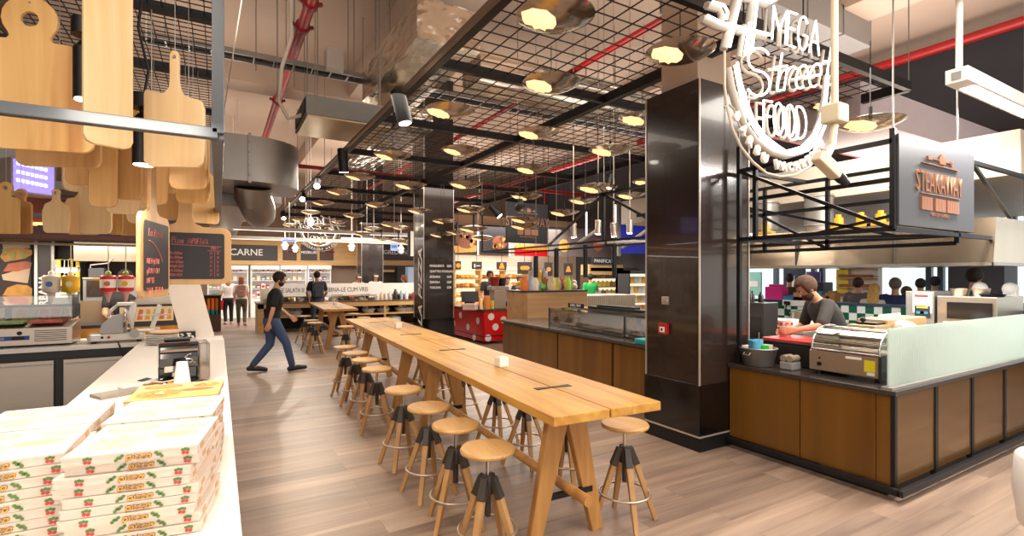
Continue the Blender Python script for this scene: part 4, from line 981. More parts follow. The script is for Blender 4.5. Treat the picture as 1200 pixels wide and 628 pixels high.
# ---------------- things on the pizza counter
t = thing('coffee_machine', 'glossy black capsule coffee machine with a clear water tank', 'coffee machine', (-.235, 4.45, CZ), math.radians(6))
b = B(); pro = [(-.17, 0), (-.17, .03), (-.06, .035), (-.06, .12), (-.175, .13), (-.19, .2), (-.16, .285), (-.1, .30), (.14, .30), (.17, .27), (.17, 0)]
b.prism(pro, .24, basis((-.14, 0, 0), (0, 1, 0), (0, 0, 1))); b.out('machine_body', mat('gloss_black', '#0f1015', .1, var=0, coat=.5), t, bev=.01)
b = B(); b.box(-.11, -.178, .10, .02, -.09, .155); b.cyl((-.045, -.14, .06), (-.045, -.14, .1), .02, n=12); b.out('spout', m_chrome, t, bev=.006)
b = B(); b.prism([(-.13, .245), (.09, .245), (.09, .262), (-.13, .262)], .006, basis((0, -.192, 0), (1, 0, 0), (0, 0, 1))); b.out('trim_band', mat('bronze_band', '#8f7a66', .3, .7), t)
b = B()
for a, e in (((.01, .2), (.05, .225)), ((.02, .19), (.06, .175)), ((.04, .165), (.075, .16))): b.tube([(a[0], -.195, a[1]), ((a[0]+e[0])/2, -.196, (a[1]+e[1])/2+.01), (e[0], -.195, e[1])], .004, 5)
b.cyl((-.03, -.19, .16), (-.03, -.198, .16), .007, n=10)
b.out('silver_logo', m_chrome, t)
b = B(); b.box(-.15, -.17, 0, .1, .17, .012); b.box(-.13, -.16, .012, .02, -.06, .025); b.out('drip_tray', m_steel2, t)
b = B(); b.box(.105, -.1, .015, .175, .15, .285); b.out('water_tank', glass('tank_plastic', '#eee4d8', .2, .08, .8), t, bev=.008)
b = B(); b.box(.107, -.098, .017, .173, .148, .11); b.out('tank_insert', mat('tank_beige', '#d8b48e', .4), t)
b = B(); b.box(-.1, .02, .30, .06, .14, .312); b.out('lever', m_black, t, bev=.005)
t = thing('paper_cup_stack', 'upside down stack of white paper cups in front of the coffee machine', 'paper cups', (-.215, 4.16, CZ))
b = B()
for k in range(3): b.lathe([(.05, .02*k), (.052, .02*k), (.038, .02*k+.11), (0, .02*k+.11)], 20)
b.lathe([(.0365, .15), (.037, .15), (.034, .185), (0, .185)], 20); b.out('cup_stack', m_white, t, smooth=40)
b = B(); b.lathe([(.0485, .045), (.0425, .09)], 20); b.out('printed_band', mat('cup_print', '#c8844a', .6), t)
t = thing('sugar_tray', 'small tray heaped with sugar sachets before the coffee machine', 'tray', (-.335, 4.2, CZ))
b = B(); b.box(-.12, -.07, 0, .12, .07, .02); b.out('tray', m_dark, t, bev=.004)
for k in range(14):
    b = B(); b.cbox((R.uniform(-.09, .09), R.uniform(-.05, .05), .03+R.uniform(0, .02)), (.05, .022, .005), m=rz(0)); o = b.out('sachet', R.choice([m_paper, mat('sachet_orange', '#dd9a3c', .5), mat('sachet_brown', '#8c5a38', .5)]), t); o.rotation_euler = (R.uniform(-.2, .2), R.uniform(-.2, .2), R.uniform(-.3, .3))
t = thing('card_reader', 'pale card terminal with a blue pen beside it on the pizza counter', 'card reader', (-.49, 4.38, CZ), .5)
b = B(); b.prism([(-.1, 0), (.1, 0), (.1, .05), (-.1, .018)], .1, basis((0, .05, 0), (1, 0, 0), (0, 0, 1))); b.out('reader_case', m_white, t, bev=.004)
b = B(); b.cbox((0, 0, 0), (.06, .07, .003), m=tr(.045, 0, .044) @ Matrix.Rotation(-.16, 4, 'Y')); b.out('screen', m_dark, t)
b = B(); b.cyl((0, 0, .006), (.13, .02, .006), .006, n=8); o = tag(b.out('pen', mat('pen_blue', '#2a36a8', .4)), 'blue pen lying behind the card terminal', 'pen'); o.location = (-.42, 4.56, CZ)
b = B(); b.box(-.13, -.08, 0, .13, .08, .02); b.box(-.11, -.06, .02, .11, .06, .022); o = tag(b.out('tablet', mat('tablet_grey', '#8f8577', .35), bev=.005), 'flat grey tablet at the left corner of the orange pizza boxes', 'tablet'); o.location = (-.56, 4.16, CZ); o.rotation_euler = (0, 0, .5)
q = onz(190, 403, CZ)
def plate_prof(): return [(0, 0), (.09, .0), (.15, .014), (.158, .02), (.15, .022), (.09, .008), (0, .008)]
pl0 = None
for k in range(6):
    lab = 'white pizza plate, %s from the top of the stack by the slicer' % ORD[5-k]
    if pl0 is None:
        b = B(); b.lathe(plate_prof(), 32); pl0 = tag(b.out('plate', mat('china', '#f1ece4', .2, var=0), smooth=50), lab, 'plate', 'stack of pizza plates'); o = pl0
    else: o = pl0.copy(); COL.objects.link(o); o['label'] = lab
    o.location = (q.x+R.uniform(-.005, .005), q.y, CZ+.018*k)
b = B(); b.lathe([(0, 0), (.15, 0), (.16, .012), (.15, .02), (0, .015)], 24); o = tag(b.out('paper_tray', mat('peach_card', '#e0b793', .7), smooth=40), 'peach coloured paper dish on top of the plate stack', 'dish'); o.location = (q.x+.03, q.y+.05, CZ+.125)
t = thing('patterned_box', 'black and white patterned dispenser box beside the plates', 'box', (q.x+.24, q.y+.1, CZ))
b = B(); b.box(-.08, -.06, 0, .08, .06, .12); b.out('case', m_black, t, bev=.004)
b = B()
for k in range(26):
    u, v = R.uniform(-.07, .07), R.uniform(.01, .11); b.box(u-.011, -.063, v-.006, u+.011, -.06, v+.006, m=I4)
b.out('white_pattern', m_white, t)
b = B(); b.box(-.165, 0, 0, .165, .05, .8); o = tag(b.out('slanted_panel', mat('panel_fabric', '#efe3d6', .6)), 'white slanted panel standing on the far end of the pizza counter', 'panel'); o.location = (-.2, 7.2, CZ); o.rotation_euler = (0, math.radians(-13), 0)
b = B(); b.box(-.25, -.1, 0, .25, .1, .03); o2 = b.out('panel_foot', m_white, o); o2.rotation_euler = (0, math.radians(13), 0)
# meat slicer
t = thing('meat_slicer', 'white enamel meat slicer standing on the back counter', 'slicer', (-.98, 7.55, CZ), math.radians(4))
m_en = mat('slicer_enamel', '#dcd7cf', .25, .3)
b = B(); b.prism(rrect(-.32, -.17, .22, .2, .05), .08, tr(0, 0, .025)); b.out('slicer_base', m_en, t, bev=.012)
b = B()
for x, y in ((-.26, -.12), (.16, -.12), (-.26, .14), (.16, .14)): b.cyl((x, y, 0), (x, y, .026), .025, n=10)
b.out('foot', m_black, t)
b = B(); b.prism([(-.22, .11), (.0, .11), (.02, .32), (-.02, .335), (-.1, .31), (-.19, .22)], .015, basis((0, -.1, 0), (1, 0, 0), (0, 0, 1))); b.out('guard_plate', mat('slicer_grey', '#a9a6a2', .35, .4), t, bev=.004)
b = B(); m = tr(.05, .0, .25) @ Matrix.Rotation(math.radians(82), 4, 'Y') @ Matrix.Rotation(math.radians(6), 4, 'X')
b.lathe([(0, -.012), (.15, -.008), (.17, 0), (.15, .008), (0, .015)], 36, m=m); b.out('blade', m_chrome, t, smooth=40)
b = B(); b.prism([(.0, .1), (.09, .1), (.13, .42), (.11, .46), (.06, .43), (.02, .25)], .05, basis((0, .1, 0), (1, 0, 0), (0, 0, 1))); b.out('blade_guard', m_en, t, bev=.01)
b = B(); b.box(-.06, -.02, .42, .1, .12, .46); b.tube([(-.05, .05, .43), (-.12, .0, .36), (-.14, -.02, .3)], .02, 8); b.out('meat_pusher', m_en, t, bev=.008)
b = B(); b.box(.12, -.13, .11, .36, .15, .135); b.bar((.28, .0, .135), (.36, .0, .42), .05, .03); b.tube([(.16, -.02, .3), (.46, -.02, .3)], .012, 8); b.tube([(.3, -.02, .3), (.3, .0, .2)], .012, 8); b.out('carriage', m_en, t, bev=.005)
b = B(); b.cyl((.12, -.17, .1), (.12, -.19, .1), .05, n=20); b.cyl((.12, -.19, .1), (.12, -.195, .1), .035, n=16); b.out('dial', m_steel2, t, smooth=40)
b = B(); b.cyl((-.18, -.17, .07), (-.18, -.178, .07), .014, n=10); b.out('black_button', m_black, t)
b = B(); b.cyl((-.12, -.17, .07), (-.12, -.178, .07), .016, n=10); b.out('red_button', m_red, t)
b = B(); b.tube([(-1.0, 7.34, CZ+.01), (-.98, 7.29, CZ-.02), (-.93, 7.28, CZ-.2), (-.88, 7.29, CZ-.3), (-.82, 7.3, CZ-.22)], .008, 6); tag(b.out('power_cable', m_cord), 'thin black cable drooping over the edge below the slicer', 'cable')
# topping fridge with glass cover
t = thing('topping_fridge', 'long steel topping fridge with a blue badge and a glass cover on the back counter', 'topping fridge', (0, 0, 0))
x1 = -1.42; x0 = -4.2; yb = 7.42
b = B(); b.prism([(0, .02), (.42, .02), (.42, .26), (.36, .27), (.0, .21)], x1-x0, basis((x0, yb, CZ), (0, 1, 0), (0, 0, 1))); b.out('fridge_body', m_steel, t, bev=.005)
b = B()
for k in range(6): b.box(x1-.32, yb-.004, CZ+.06+k*.022, x1-.05, yb, CZ+.068+k*.022)
b.out('vent_grille', m_dark, t)
b = B(); b.box(x1-.72, yb-.006, CZ+.08, x1-.36, yb, CZ+.125); badge = b.out('blue_badge', mat('badge_blue', '#24488c', .4), t)
b = B(); b.box(x1-.5, yb-.009, CZ+.085, x1-.40, yb-.006, CZ+.12); b.cyl((x1-.44, yb-.001, CZ+.155), (x1-.44, yb-.006, CZ+.155), .022, n=12); b.out('thermostat', m_black, badge)
text('MERCURIO', .028, basis((x1-.70, yb-.0065, CZ+.092), (1, 0, 0), (0, 0, 1)), 'badge_lettering', m_white, badge, .0008, 'LEFT')
b = B(); b.box(x0, yb+.42, CZ+.26, x1-.02, yb+.426, CZ+.55); b.box(x0, yb+.1, CZ+.55, x1-.02, yb+.43, CZ+.556); b.box(x1-.026, yb+.1, CZ+.27, x1-.02, yb+.43, CZ+.556); b.out('glass_cover', m_glass, t)
for k in range(8):
    b = B(); xx = x0+.08+k*.33; b.box(xx, yb+.06, CZ+.25, xx+.29, yb+.36, CZ+.275); b.out('food_pan', mat('pan%d' % (k % 4), ['#c98a78', '#d7c9a4', '#8ea45b', '#c9553f'][k % 4], .5, var=.35, scale=20), t)
# food picture strip standing behind it
t = thing('food_picture_strip', 'dark framed strip of food pictures behind the glass cover', 'picture', (0, 0, 0))
b = B(); b.box(-4.0, 7.93, CZ, -1.45, 7.97, CZ+.44); b.out('frame', m_dark, t)
pm = [mat('photo_bread', '#d59a48', .5, var=.4, scale=9), mat('photo_salad', '#a9a55a', .5, var=.5, scale=12), mat('photo_ham', '#c96f4f', .5, var=.4, scale=9), mat('photo_cream', '#e8d2ac', .5, var=.2, scale=9)]
for k in range(4):
    b = B(); xx = -2.05-k*.62; b.box(xx, 7.922, CZ+.24, xx+.56, 7.93, CZ+.41, 3)
    for j in range(5): b.prism([(xx+.02+j*.1, CZ+.26), (xx+.12+j*.1, CZ+.26), (xx+.14+j*.09, CZ+.38), (xx+.05+j*.1, CZ+.39)], .004, basis((0, 7.922, 0), (1, 0, 0), (0, 0, 1)), j % 3)
    b.out('food_photo', pm, t)
# sauce dispensers on a rail
t = thing('sauce_rail', 'thin steel rail with cords holding the hanging sauce tubs', 'rail', (0, 0, 0))
b = B(); b.tube([(-4.5, 8.0, 2.03), (-.75, 8.0, 2.03)], .014, 8); b.out('rail', m_steel, t)
SX = [ony(px, 333, 8.0).x for px in (60, 83, 127, 147.5)]
b = B()
for x in SX: b.tube([(x, 8.0, 2.03), (x, 8.0, 1.66)], .006, 6)
for x in (-4.4, -.8): b.tube([(x, 8.0, 2.03), (x, 8.0, CEIL)], .01, 6)
b.out('cord', m_wcord, t)
for x, c1, c2, lab in zip(SX, ('#e9d9c4', '#e9b41e', '#d11f26', '#d11f26'), ('#3c6fb4', '#f1d873', '#f2efe6', '#efe2c8'), ('cream sauce tub with a small blue emblem hanging at the left', 'yellow mustard tub hanging second from the left', 'red ketchup tub with a white band hanging third from the left', 'red sauce tub with a yellow emblem hanging nearest the chalkboard')):
    t = thing('sauce_tub', lab, 'sauce dispenser', (x, 8.0, 1.45), 0, 'hanging sauce tubs')
    b = B(); b.lathe([(0, 0), (.07, 0), (.085, .02), (.085, .19), (.07, .205), (0, .205)], 20); b.out('tub', mat('tub_'+c1, c1, .35), t, smooth=40)
    b = B(); b.lathe([(.0865, .05), (.0865, .155)], 20); b.out('label_band', mat('tubband_'+c1+c2, c2 if c1 == '#d11f26' else c1, .45), t)
    b = B(); b.prism(circ(0, .1, .032, 16), .004, basis((0, -.087, 0), (1, 0, 0), (0, 0, 1))); b.out('emblem', mat('tubemb_'+c1+c2, {'#e9d9c4': '#3c6fb4', '#e9b41e': '#f6e7b0', '#d11f26': '#d8622c'}[c1] if c2 != '#efe2c8' else '#e9a81e', .4), t)
    b = B(); b.lathe([(0, -.13), (.012, -.13), (.03, -.05), (.045, 0), (0, 0)], 14); b.out('nozzle', mat('nozzle_'+('y' if c1 != '#d11f26' else 'r'), '#e8d7a6' if c1 != '#d11f26' else '#c9908a', .4), t, smooth=40)
    b = B(); b.lathe([(0, .205), (.03, .205), (.03, .24), (.012, .26), (0, .26)], 12); b.out('cap', mat('cap_green', '#7cb52a', .4) if c1 == '#d11f26' else m_white, t, smooth=40)

# ================================================================= kitchen wall behind
YK = 9.6
b = B(); b.box(-9, YK, 0, -1.0, YK+.12, 2.75); struct(b.out('wall_left', mat('kitchen_wall', '#4a403b', .5, scale=2)))
t = thing('sandwich_poster', 'tall poster of filled sandwiches on the kitchen wall at the left edge', 'poster', (0, 0, 0))
P0 = ony(-25, 285, YK-.03); P1 = ony(37, 376, YK-.03)
b = B(); b.box(P0.x, YK-.04, P1.z, P1.x, YK, P0.z); b.out('backing', mat('poster_dark', '#3a2d2c', .5, var=.3, scale=5), t)
def onposter(px, py): q = ony(px, py, YK-.045); return (q.x, q.z)
PB_ = basis((0, YK-.042, 0), (1, 0, 0), (0, 0, 1))
def blob(pts, m, name, h=.01):
    b = B(); b.prism([onposter(*p) for p in pts], h, PB_); b.out(name, m, t)
blob([(3, 286), (35, 285), (35, 291), (4, 292)], mat('poster_paper', '#e3c4a8', .6), 'paper_sheet'); blob([(2, 322), (36, 312), (33, 332), (4, 328)], mat('poster_paper', ''), 'paper_sheet', .012); blob([(3, 353), (38, 352), (33, 366), (10, 366)], mat('poster_paper', ''), 'paper_sheet', .012)
blob([(0, 301), (5, 293), (14, 290), (26, 291), (38, 293), (38, 298), (30, 303), (6, 307)], mat('photo_bread', ''), 'sandwich_picture', .016); blob([(4, 318), (10, 309), (30, 306), (38, 308), (36, 314), (22, 318)], mat('photo_ham', ''), 'sandwich_picture', .016); blob([(3, 347), (9, 337), (20, 333), (32, 334), (38, 338), (38, 355), (24, 357), (8, 355)], mat('photo_bread', ''), 'sandwich_picture', .018); blob([(7, 348), (20, 346), (34, 350), (33, 356), (12, 355)], mat('photo_ham', ''), 'sandwich_picture', .022)
for x0, x1, y in ((3, 9, 292), (12, 20, 296), (24, 30, 295)): blob([(x0, y), (x1, y-1), (x1-1, y+7), (x0+1, y+8)], mat('photo_salad', ''), 'filling_picture', .022)
# dark column with vertical writing
t = thing('kitchen_column', 'dark column with vertical white writing beside the sandwich poster', 'column', (0, 0, 0))
P0 = ony(44, 285, 9.3); P1 = ony(61, 380, 9.3)
b = B(); b.box(P0.x, 9.3, 0, P1.x, YK, 2.35); b.out('shaft', mat('column_brown', '#3d3431', .4), t)
b = B(); b.box(P0.x-.03, 9.285, 0, P0.x, 9.3, 2.3); b.box(P1.x, 9.285, .9, P1.x+.025, 9.3, 2.3); b.out('edge_trim', m_white, t)
text('URBANA', .13, basis(((P0.x+P1.x)/2+.03, 9.292, 1.14), (0, 0, 1), (-1, 0, 0)), 'vertical_lettering', m_white, t, .003, 'LEFT', .004)
# hood shelf with light strip and steel hood
t = thing('shelf_canopy', 'brown canopy with a glowing strip over the kitchen line', 'canopy', (0, 0, 0))
b = B(); b.box(-8, 8.9, 2.12, -.9, YK, 2.3); b.out('canopy_beam', mat('canopy_brown', '#4a2f25', .4), t, bev=.005)
b = B(); b.box(-8, YK-.1, 2.36, -.9, YK-.04, 2.4); b.out('light_strip', glow('strip_orange', '#ff9a4d', 3.5), t)
b = B(); b.box(-8, YK-.03, 2.3, -.9, YK, 2.75); b.out('back_panel', mat('canopy_copper', '#7a3b22', .4, .4), t)
b = B(); b.box(-4, 8.88, 2.14, -.9, 8.9, 2.2); b.out('beam_edge', mat('rust', '#6b4032', .5), t)
b = B(); P0 = ony(86, 285, 9.0); P1 = ony(166, 307, 9.0); b.box(P0.x, 9.0, P1.z, P1.x+.3, YK, 2.12); tag(b.out('kitchen_hood', mat('hood_steel', ''), bev=.006), 'stainless hood above the kitchen line left of the chalkboards', 'hood')
# back kitchen line
t = thing('kitchen_worktable', 'steel kitchen worktable below the canopy behind the slicer', 'worktable', (0, 0, 0))
b = B(); b.box(-6, 8.75, .86, -1.55, 9.27, .9); b.out('table_top', m_steel, t); b = B(); b.box(-5.95, 8.8, .05, -1.6, 9.24, .86); b.out('cabinet_body', m_steel2, t)
b = B()
for k in range(5): b.box(-5.9+k*.82, 8.78, .12, -5.12+k*.82, 8.8, .82)
b.out('door', m_steel, t)
t = thing('display_fridge', 'lit fridge with yellow packets under the kitchen canopy', 'fridge', (0, 0, 0)); P0 = ony(62, 304, 9.2); P1 = ony(94, 347, 9.2)
b = B(); b.box(P0.x, 9.2, .9, P1.x, YK, P0.z); b.out('cabinet', m_steel2, t)
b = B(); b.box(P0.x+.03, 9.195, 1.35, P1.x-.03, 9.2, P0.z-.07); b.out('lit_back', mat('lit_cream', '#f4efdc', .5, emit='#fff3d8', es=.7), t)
b = B()
for k in range(3): b.box(P0.x+.02, 9.15, 1.42+k*.17, P1.x-.02, 9.2, 1.43+k*.17)
b.out('shelf', m_steel, t)
for k in range(3):
    for j in range(5):
        b = B(); xx = P0.x+.05+j*(P1.x-P0.x-.08)/5; b.box(xx, 9.155, 1.43+k*.17, xx+.075, 9.19, 1.43+k*.17+R.uniform(.07, .12))
        o = tag(b.out('yellow_packet', R.choice([mat('packet_yellow', '#efcf3f', .5), mat('packet_lime', '#c9d95a', .5), m_white])), 'small yellow or white packet on the %s shelf of the lit kitchen fridge' % ['bottom', 'middle', 'top'][k], 'packet', 'packets in the kitchen fridge, %s shelf' % ['bottom', 'middle', 'top'][k])
t = thing('microwave_oven', 'grey countertop oven with a wide dark door right of the lit fridge', 'oven', (0, 0, 0)); P0 = ony(97, 325, 8.95); P1 = ony(132, 343, 8.95)
b = B(); b.box(P0.x, 8.95, 1.3, P1.x+.35, 9.5, P0.z); b.out('casing', mat('oven_silver', '#9b9a9b', .35, .5), t, bev=.006)
b = B(); b.box(P0.x+.04, 8.94, 1.36, P1.x-.05, 8.95, P0.z-.04); b.out('door_window', m_blackgloss, t)
b = B(); b.box(P0.x-.0, 8.93, P0.z-.02, P1.x+.35, 8.95, P0.z); b.out('top_trim', m_chrome, t)
b = B(); b.box(P0.x+.05, 9.0, P0.z, P1.x-.1, 9.4, P0.z+.13); o = tag(b.out('dark_appliance', mat('slate', '#4f4f57', .4), bev=.006), 'dark slate appliance on top of the countertop oven', 'appliance')
b = B(); b.box(P0.x-.1, 8.9, .9, P1.x+.45, 9.5, 1.3); tag(b.out('oven_plinth', mat('plinth_brown', '#806a55', .5)), 'brown support cabinet under the countertop oven', 'cabinet')
b = B(); b.tube([(P1.x-.25, 9.0, P0.z+.13), (P1.x-.25, 9.0, P0.z+.17), (P1.x-.05, 9.0, P0.z+.2), (P1.x, 9.0, P0.z+.28)], .012, 8); tag(b.out('water_tap', m_steel, smooth=50), 'bent steel tap above the countertop oven', 'tap')
# orange fronted counter behind the slicer, with sandwich picture
t = thing('orange_counter', 'orange fronted food counter behind the meat slicer', 'counter', (0, 0, 0))
b = B(); b.box(-1.9, 8.25, .05, -.5, 8.6, .98); b.out('counter_body', mat('orange_front', '#e89a2a', .45), t)
b = B(); b.box(-1.95, 8.22, .98, -.45, 8.65, 1.02); b.out('worktop', m_dark, t)
b = B(); b.box(-1.15, 8.2, 1.02, -.45, 8.24, 1.27); b.out('picture_frame', m_dark, t)
b = B(); b.box(-1.1, 8.19, 1.05, -.52, 8.2, 1.24, 3)
for k in range(7): b.prism([(-1.08+k*.08, 1.07), (-1.02+k*.08, 1.07), (-1.0+k*.075, 1.2), (-1.05+k*.08, 1.21)], .005, basis((0, 8.19, 0), (1, 0, 0), (0, 0, 1)), k % 3)
b.out('food_photo', pm, t)
b = B()
for k in range(9): b.tube([(-1.88+.0*k, 8.24-.01, .62+k*.03), (-1.55, 8.24-.01, .66+k*.03)], .006, 5)
b.out('wire_rack', m_steel2, t)
t = thing('steel_food_warmer', 'shiny steel food warmer behind the chalkboards on the orange counter', 'food warmer', (-.72, 8.42, 1.02))
b = B(); b.prism([(-.25, 0), (.25, 0), (.25, .3), (.18, .36), (-.2, .36), (-.25, .26)], .3, basis((0, .15, 0), (1, 0, 0), (0, 0, 1))); b.out('case', m_steel, t, bev=.01)
b = B(); b.box(-.2, -.16, .05, .2, -.15, .22); b.out('door', m_steel2, t)
# orange and teal shelf unit in the aisle
q = onz(249, 388, 0)
t = thing('merchandise_shelf', 'dark open shelf stand with orange rolls and teal items beyond the counter', 'shelf', (q.x, q.y, 0))
b = B(); b.box(-.22, -.15, 0, .22, .15, .5); b.box(-.22, -.15, .5, -.19, .15, 1.08); b.box(.19, -.15, .5, .22, .15, 1.08); b.box(-.22, .12, .5, .22, .15, 1.08); b.box(-.22, -.15, 1.05, .22, .15, 1.08); b.out('shelf_case', mat('shelf_brown', '#5d3f2c', .5), t)
for k in range(3):
    b = B(); b.cyl((0, 0, 0), (0, 0, .34), .05, n=14); o = tag(b.out('orange_roll', mat('orange_roll', '#ef7f1e', .5), smooth=40), 'upright orange roll on the dark shelf stand', 'roll', 'orange rolls on the shelf stand'); o.location = (q.x-.11+k*.11, q.y-.06, .64)
    b = B(); b.cyl((0, 0, 0), (0, 0, .13), .05, n=14); o = tag(b.out('teal_tub', mat('teal_tub', '#1f9aa0', .5), smooth=40), 'teal tub on the lower ledge of the dark shelf stand', 'tub', 'teal tubs on the shelf stand'); o.location = (q.x-.11+k*.11, q.y-.07, .505)

# ================================================================= hanging frame with cutting boards
t = thing('hanging_frame', 'dark steel rectangular frame hung over the pizza counter', 'frame', (0, 0, 0))
FX0, FX1, FY0, FY1, FZ0, FZ1 = -3.2, .0, 2.69, 7.26, 2.3, 3.35
m_fr = mat('frame_steel', '#55595e', .4, .5)
for nm, L in (('bottom_rail', [((FX0, FY0, FZ0), (FX1, FY0, FZ0)), ((FX1, FY0, FZ0), (FX1, FY1, FZ0)), ((FX0, FY0, FZ0), (FX0, FY1, FZ0)), ((FX0, FY1, FZ0), (FX1, FY1, FZ0))]), ('top_rail', [((FX0, FY0, FZ1), (FX1, FY0, FZ1)), ((FX1, FY0, FZ1), (FX1, FY1, FZ1)), ((FX0, FY1, FZ1), (FX1, FY1, FZ1))]), ('corner_post', [((FX1, FY0, FZ0), (FX1, FY0, CEIL)), ((FX0, FY0, FZ0), (FX0, FY0, CEIL)), ((FX1, FY1, FZ0), (FX1, FY1, CEIL)), ((FX0, FY1, FZ0), (FX0, FY1, CEIL))])):
    for p, q in L:
        b = B(); b.bar(p, q, .05, .05); b.out(nm, m_fr, t, bev=.004)
for y in (3.9, 5.0, 6.1):
    b = B(); b.box(FX0, y-.03, FZ1-.03, FX1, y+.03, FZ1+.03); b.out('cross_beam', m_black, t)
b = B(); w = .003; MZ2 = FZ1
for i in range(1, 42): x = FX0+(FX1-FX0)*i/42; b.box(x-w, FY0, MZ2, x+w, FY1, MZ2+2*w)
for i in range(1, 60): y = FY0+(FY1-FY0)*i/60; b.box(FX0, y-w, MZ2+.006, FX1, y+w, MZ2+.006+2*w)
b.out('mesh_top', m_black, t)
b = B(); b.box(-1.1, FY0, 3.1, -1.0, FY1, 3.16); b.box(-1.9, FY0, 3.1, -1.8, FY1, 3.16); tag(b.out('ceiling_rail', mat('rail_brown', '#5c4a3f', .5)), 'brown rails running lengthwise above the hanging cutting boards', 'rail')
m_b = [wood('board_pale', '#dcb57e', '#ecd0a2', 2.0, 'z', .5), wood('board_knotty', '#cf9d58', '#e6bd7e', 1.6, 'z', .5, knots=.9), wood('board_warm', '#d29f60', '#e4b97e', 2.0, 'z', .5, knots=.5)]
def outline(style, w, h):
    s = w/2
    if style == 'round':      # big round head, narrow neck, wide body; z down from the top
        bh = h*.70; hd = min(w*.27, h*.15); nk = hd*.72
        top = [(s-.02, bh), (max(s*.62, nk*1.5), bh+.004), (nk*1.12, bh+h*.012), (nk, bh+h*.03)]+[(hd*math.cos(a), h-hd+hd*math.sin(a)) for a in [math.radians(-40+ (260)*i/14) for i in range(15)]]+[(-nk, bh+h*.03), (-nk*1.12, bh+h*.012), (-max(s*.62, nk*1.5), bh+.004), (-s+.02, bh)]
        lo = [(-s, bh-.02), (-s, w*.1)]+[(-s+w*.1-w*.1*math.cos(a), w*.1-w*.1*math.sin(a)) for a in (.5, 1.0, 1.5)]+[(s-w*.1+w*.1*math.sin(a), w*.1-w*.1*math.cos(a)) for a in (.1, .6, 1.1)]+[(s, w*.1), (s, bh-.02)]
        return lo+top, circ(0, h-hd, hd*.32, 12)
    if style == 'paddle':     # thin tall handle, sloping shoulders
        bh = h*.62; k = w*.075
        return [(-s, .03), (-s+.03, 0), (s-.03, 0), (s, .03), (s, bh*.82), (s*.9, bh*.93), (s*.3, bh), (k*1.3, bh+h*.06), (k, bh+h*.12), (k, h-.02), (k*.5, h), (-k*.5, h), (-k, h-.02), (-k, bh+h*.12), (-k*1.2, bh+h*.06), (-s*.35, bh+h*.01), (-s*.95, bh+h*.035), (-s, bh)], circ(0, h-.035, k*.4, 8)
    if style == 'bottle':
        bh = h*.7; k = w*.12
        return [(-s*.7, 0), (s*.7, 0), (s*.9, h*.05), (s, h*.25), (s, h*.5), (s*.8, h*.66), (k*1.4, bh+h*.03), (k, bh+h*.1), (k*1.3, h*.97), (k*.7, h), (-k*.7, h), (-k*1.3, h*.97), (-k, bh+h*.1), (-k*1.4, bh+h*.03), (-s*.8, h*.66), (-s, h*.5), (-s, h*.25), (-s*.9, h*.05)], circ(0, h*.93, k*.4, 8)
    bh = h*.86; k = w*.16                                      # rounded board, short handle
    return [(-s, .04), (-s+.012, .012), (-s+.04, 0), (s-.04, 0), (s-.012, .012), (s, .04), (s, bh-.05), (s-.02, bh-.01), (s-.06, bh), (k*1.5, bh), (k, bh+.03), (k, h-.02), (k*.6, h), (-k*.6, h), (-k, h-.02), (-k, bh+.03), (-k*1.5, bh), (-s+.06, bh), (-s+.02, bh-.01), (-s, bh-.05)], circ(0, h-.035, k*.35, 8)
